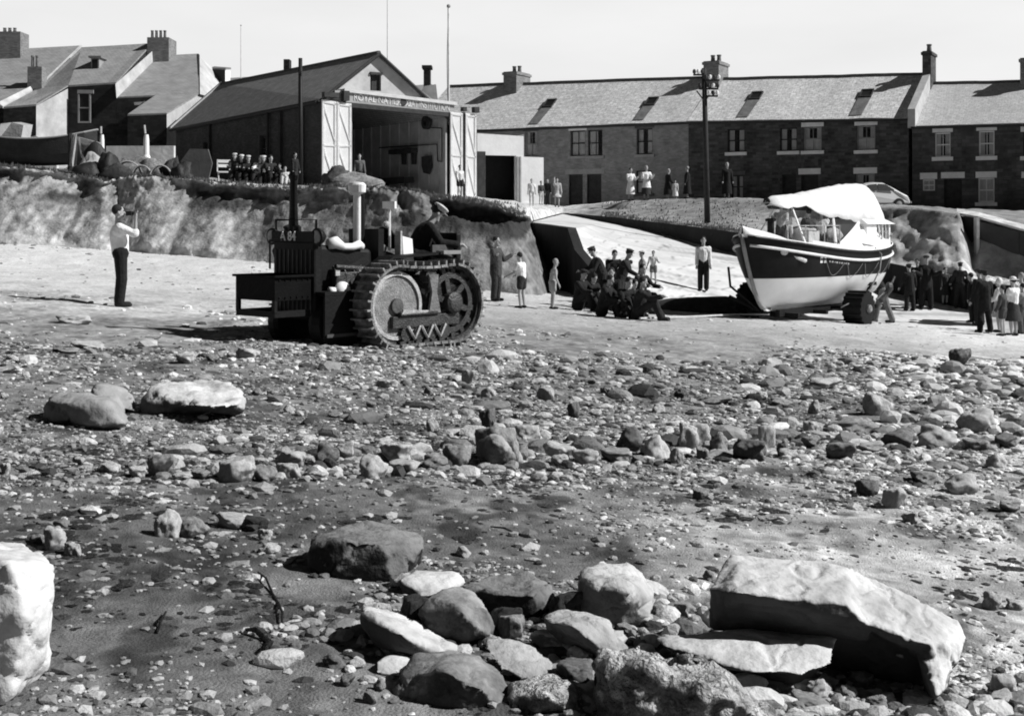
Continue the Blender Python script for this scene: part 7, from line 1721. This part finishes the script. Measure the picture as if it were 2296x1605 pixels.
boulder('tall grey pointed boulder in the middle of the stony line', [
    [(1100,955,.3),(1125,948,.35),(1160,985,.3),(1178,1020,.2),(1172,1044,.1),(1090,1046,.0),(1066,1030,.05),(1075,990,.1),(1110,990,-.1),(1150,1044,.6)]], tones['m'], 1046, nz=.02, rnd=3)

# ---- countless pebbles: one mesh for each kind of ground
def scatter(name, n, sampler, level, size, toner, flat=(.45, .8), material=None, seed=5, nv=16):
    rs = np.random.RandomState(seed); VV = [rockV(700+seed*20+i, level, planes=rs.randint(5, 9), sharp=rs.choice([8., 22., 30.]), nz=.10) for i in range(nv)]
    px, Y = sampler(rs, n); n = len(px); X = (px-512)/F*Y
    s_ = size(rs, n, px, Y)/F*Y/2
    z = beach_z(X, Y); T = toner(rs, n, px, Y)
    vid = rs.randint(0, nv, n); ang = rs.uniform(0, 2*math.pi, n); fx = rs.uniform(.8, 1.9, n); fz = rs.uniform(*flat, n)
    outV = []; outF = []; outT = []; off = 0
    for v in range(nv):
        k = np.where(vid == v)[0]
        if len(k) == 0: continue
        B, Fc = VV[v]; m_ = len(B)
        bx = B[None, :, 0]*(s_[k]*fx[k])[:, None]; by = B[None, :, 1]*s_[k][:, None]; bz = B[None, :, 2]*(s_[k]*fz[k])[:, None]
        c, s2 = np.cos(ang[k])[:, None], np.sin(ang[k])[:, None]
        W = np.stack([bx*c-by*s2+X[k][:, None], bx*s2+by*c+Y[k][:, None], bz+(z[k]+s_[k]*fz[k]*rs.uniform(-.1, .5, len(k)))[:, None]], -1)
        outV.append(W.reshape(-1, 3)); outF.append((Fc[None]+(np.arange(len(k))*m_)[:, None, None]+off).reshape(-1, 3)); outT.append(np.repeat(T[k], m_)); off += m_*len(k)
    o = np_obj(name, np.concatenate(outV), np.concatenate(outF), material, smooth=False, tone=np.concatenate(outT))
    return tag(o, kind='stuff')
peb_m = mat('pebble_stone', .62, rough=.9, var=.2, scale=14, bump=.3, tone=True)
SMOOTH = [(105,643,85,24),(170,600,50,12),(320,592,60,16),(130,536,50,12),(250,675,45,14),(760,540,80,12),(900,560,50,9),(560,345,70,12),(700,350,120,14),(870,520,70,8),(110,320,120,24)]
def samp(y0, y1, dens):
    def f(rs, n):
        px = rs.uniform(-80, 1104, n*3); l = rs.uniform(math.log(y0), math.log(y1), n*3); Y = np.exp(l)
        X = (px-512)/F*Y; py = HY-F*beach_base(X, Y)/Y
        w = dens(px, py, X, Y)
        for (a, b, c, d) in SMOOTH: w = w*(1-.995*np.exp(-(((px-a)/c)**2+((py-b)/d)**2)**2))
        k = rs.uniform(0, 1, n*3) < w; return px[k][:n], Y[k][:n]
    return f
def d_all(px, py, X, Y):
    w = .35+.75*sstep(-.25, .30, fbm(X*1.3, Y*.8, seed=141, octv=3))
    w = w*(.35+.65*sstep(330, 352, py))*(1-.82*sstep(478, 500, py)*sstep(-.25, .12, -fbm(X*.8+3, Y*.8, seed=147, octv=3)))
    belt = np.exp(-((py-(467-.052*np.maximum(0, px-500)))/13.)**2); w = w*.8+belt*1.0
    cob = sstep(820, 960, px)*sstep(400, 375, py)*sstep(322, 335, py); w = w+cob*1.3
    fg = sstep(640, 690, py)*sstep(560, 620, px)*.9; w = w+fg
    return np.clip(w, 0, 1)
def sz(rs, n, px, Y):
    s_ = 1.6+rs.exponential(1.7, n); py = HY-F*beach_base((px-512)/F*Y, Y)/Y
    return np.clip(s_*(1+.75*sstep(360, 640, py))*(1+.6*sstep(820, 960, px)*sstep(400, 370, py)), 1.6, 24)
def tn(rs, n, px, Y):
    t = rs.choice([.10, .30, .45, .62, .85, 1.1], n, p=[.12, .14, .18, .2, .2, .16])
    g = beach_tone((px-512)/F*Y, Y); return np.clip(t*(.45+1.15*g), .05, 1.3)
scatter('pebbles', 30000, samp(3.4, 23, d_all), 1, sz, tn, material=peb_m, seed=5)
def d_cob(px, py, X, Y):
    belt = np.exp(-((py-(462-.055*np.maximum(0, px-500)))/15.)**2)*sstep(120, 200, px)*1.0+.12*sstep(355, 380, py)*sstep(460, 430, py)*sstep(330, 520, px)
    cob = sstep(850, 980, px)*sstep(400, 380, py)*sstep(326, 338, py)
    fg = sstep(600, 650, py)*np.exp(-((px-620)/55.)**2)*.8+sstep(672, 690, py)*sstep(560, 620, px)+np.exp(-(((px-325)/40)**2+((py-638)/12)**2))*.9
    pile = 0
    for (a, b, c, d) in ((600,650,60,26),(430,660,60,20),(700,690,60,18),(650,620,50,14),(800,692,80,12),(330,640,45,12)): pile = pile+.95*np.exp(-((px-a)/c)**2-((py-b)/d)**2)
    return np.clip(pile+belt+cob+fg+.035*sstep(350, 370, py)*sstep(500, 470, py), 0, 1)
scatter('cobbles', 4200, samp(3.5, 20, d_cob), 2, lambda rs, n, px, Y: np.clip(5+rs.exponential(5, n), 4, 26)*(1+.4*sstep(7, 4, Y)), lambda rs, n, px, Y: np.clip(rs.choice([.12, .35, .6, .95, 1.1], n, p=[.14, .2, .24, .26, .16])*(.55+.6*beach_tone((px-512)/F*Y, Y)), .06, 1.2), flat=(.5, .85), material=peb_m, seed=9)
scatter('grit', 24000, samp(6, 24, lambda px, py, X, Y: np.clip(.15+1.0*sstep(-.25, .3, fbm(X*1.1+4, Y*.9, seed=143, octv=4)), 0, 1)*sstep(338, 352, py)*(1-.6*sstep(480, 500, py))), 1, lambda rs, n, px, Y: 1.1+rs.exponential(.9, n), lambda rs, n, px, Y: np.clip(rs.choice([.06, .2, .5, .9, 1.2], n, p=[.25, .2, .2, .2, .15])*(.4+.9*beach_tone((px-512)/F*Y, Y)), .04, 1.25), material=peb_m, seed=29)
def samp_out(y0, y1):
    def f(rs, n):
        px = rs.uniform(60, 760, n*2); side = rs.rand(n*2) < .5; px = np.where(side, -px, 1024+px); Y = np.exp(rs.uniform(math.log(y0), math.log(y1), n*2)); X = (px-512)/F*Y; py = HY-F*beach_base(X, Y)/Y
        k = rs.uniform(0, 1, n*2) < d_all(np.clip(px, 0, 1023), py, X, Y)*.8; return px[k][:n], Y[k][:n]
    return f
scatter('pebbles', 15000, samp_out(3.4, 22), 1, lambda rs, n, px, Y: np.clip(2.2+rs.exponential(3.2, n), 2, 20), tn, material=peb_m, seed=37)
# far scatter on the bright sand under the cliff
def d_far(px, py, X, Y): return .06+.6*sstep(42.5, 45, Y)+.25*np.exp(-((py-272)/5.)**2)*sstep(200, 260, px)
scatter('pebbles', 3000, samp(20, 45, d_far), 1, lambda rs, n, px, Y: np.clip(1.1+rs.exponential(1.2, n), 1, 9), lambda rs, n, px, Y: rs.choice([.12, .3, .6, 1.0], n, p=[.35, .3, .2, .15]), flat=(.3, .6), material=peb_m, seed=13)
# dark wrack: flat dabs of weed
weed_m = mat('sea_wrack', .03, rough=.6, var=.5, scale=10, bump=.6, tone=True)
def d_weed(px, py, X, Y):
    w = sstep(.05, .35, fbm(X*1.6+9, Y*1.1, seed=151, octv=3))*sstep(430, 470, py); return np.clip(w*(.35+.65*np.exp(-((py-540)/60.)**2)), 0, 1)
scatter('seaweed', 5200, samp(3.5, 14, d_weed), 1, lambda rs, n, px, Y: np.clip(4+rs.exponential(5, n), 3, 22), lambda rs, n, px, Y: rs.uniform(.4, 1.5, n), flat=(.05, .22), material=weed_m, seed=17)
# kelp stalks
def kelp(pts_, label, r=.0035):
    q = []
    for i, (x, y) in enumerate(pts_): p = hit_px(S(x), S(y), (0,)); q.append(p+Vector((0, 0, .012+.01*math.sin(i*2))))
    b = MB(); n_ = len(q); b.tube(q, [r*(.6+.9*math.sin(math.pi*(i+.6)/(n_+.4))) for i in range(n_)], 6); o = b.build('kelp_stalk', weed_m, None, loc=q[0], smooth=True); return tag(o, label, 'kelp')
kelp([(578, 1288), (596, 1306), (610, 1330), (625, 1358), (633, 1385), (632, 1402)], 'long curved black kelp stalk lying on the smooth sand patch')
kelp([(550, 1418), (572, 1424), (592, 1432), (606, 1446), (598, 1462), (590, 1478)], 'bent black kelp stalk with a thick end, below the long curved one', .007)
kelp([(372, 1378), (362, 1400), (352, 1420)], 'short straight kelp stalk on the pebbles at lower left')
kelp([(610, 1470), (640, 1476), (660, 1480)], 'thin straight kelp stalk pointing at the foreground pile')
kelp([(1100, 1185), (1130, 1192), (1165, 1200), (1190, 1196)], 'dark kelp stalk lying right of the long dark boulder')

# ---- grass blades along the crest, on the bank and around the gear
def blades(name, n, seed):
    rs = np.random.RandomState(seed); px = rs.uniform(-120, 1130, n*2)
    a = np.array([(p[0], p[2]) for p in R0]); Yc = np.interp(px, a[:, 0], a[:, 1])
    X0 = (px-512)/F*Yc
    dens = .25+.75*sstep(-.2, .3, fbm(X0*.8, X0*0, seed=301, octv=3)); keep = (rs.uniform(0, 1, n*2) < dens) & ~((px > 525) & (px < 600)) & ~(px > 760); px = px[keep][:n]; Yc = Yc[keep][:n]; n = len(px)
    Y = Yc+rs.exponential(.55, n)+.02; V = []; T = []
    sp = rs.uniform(0, 1, n) < .3; Y = np.where(sp, Yc+rs.uniform(0, 9, n), Y)
    for i in range(n):
        x = (px[i]-512)/F*Y[i]; z = ground(x, Y[i], (1, 2)); 
        if z < -3.4: z = ground(x, Y[i])
        h = rs.uniform(.03, .13)*(1.5 if rs.rand() < .1 else 1); w = rs.uniform(.02, .05); l = rs.uniform(-.08, .08); tn_ = rs.uniform(.5, 1.5)
        V += [(x-w, Y[i], z-.03), (x+w, Y[i]+rs.uniform(-.03, .03), z-.03), (x+l, Y[i]-.05, z+h)]; T += [tn_*.6, tn_*.6, tn_]
    Fc = np.arange(3*n).reshape(-1, 3); o = np_obj(name, np.array(V), Fc, mat('grass_blades', .30, rough=.9, var=.4, scale=2, bump=0, tone=True), smooth=False, tone=np.array(T)); return tag(o, kind='stuff')
blades('grass', 8000, 23)
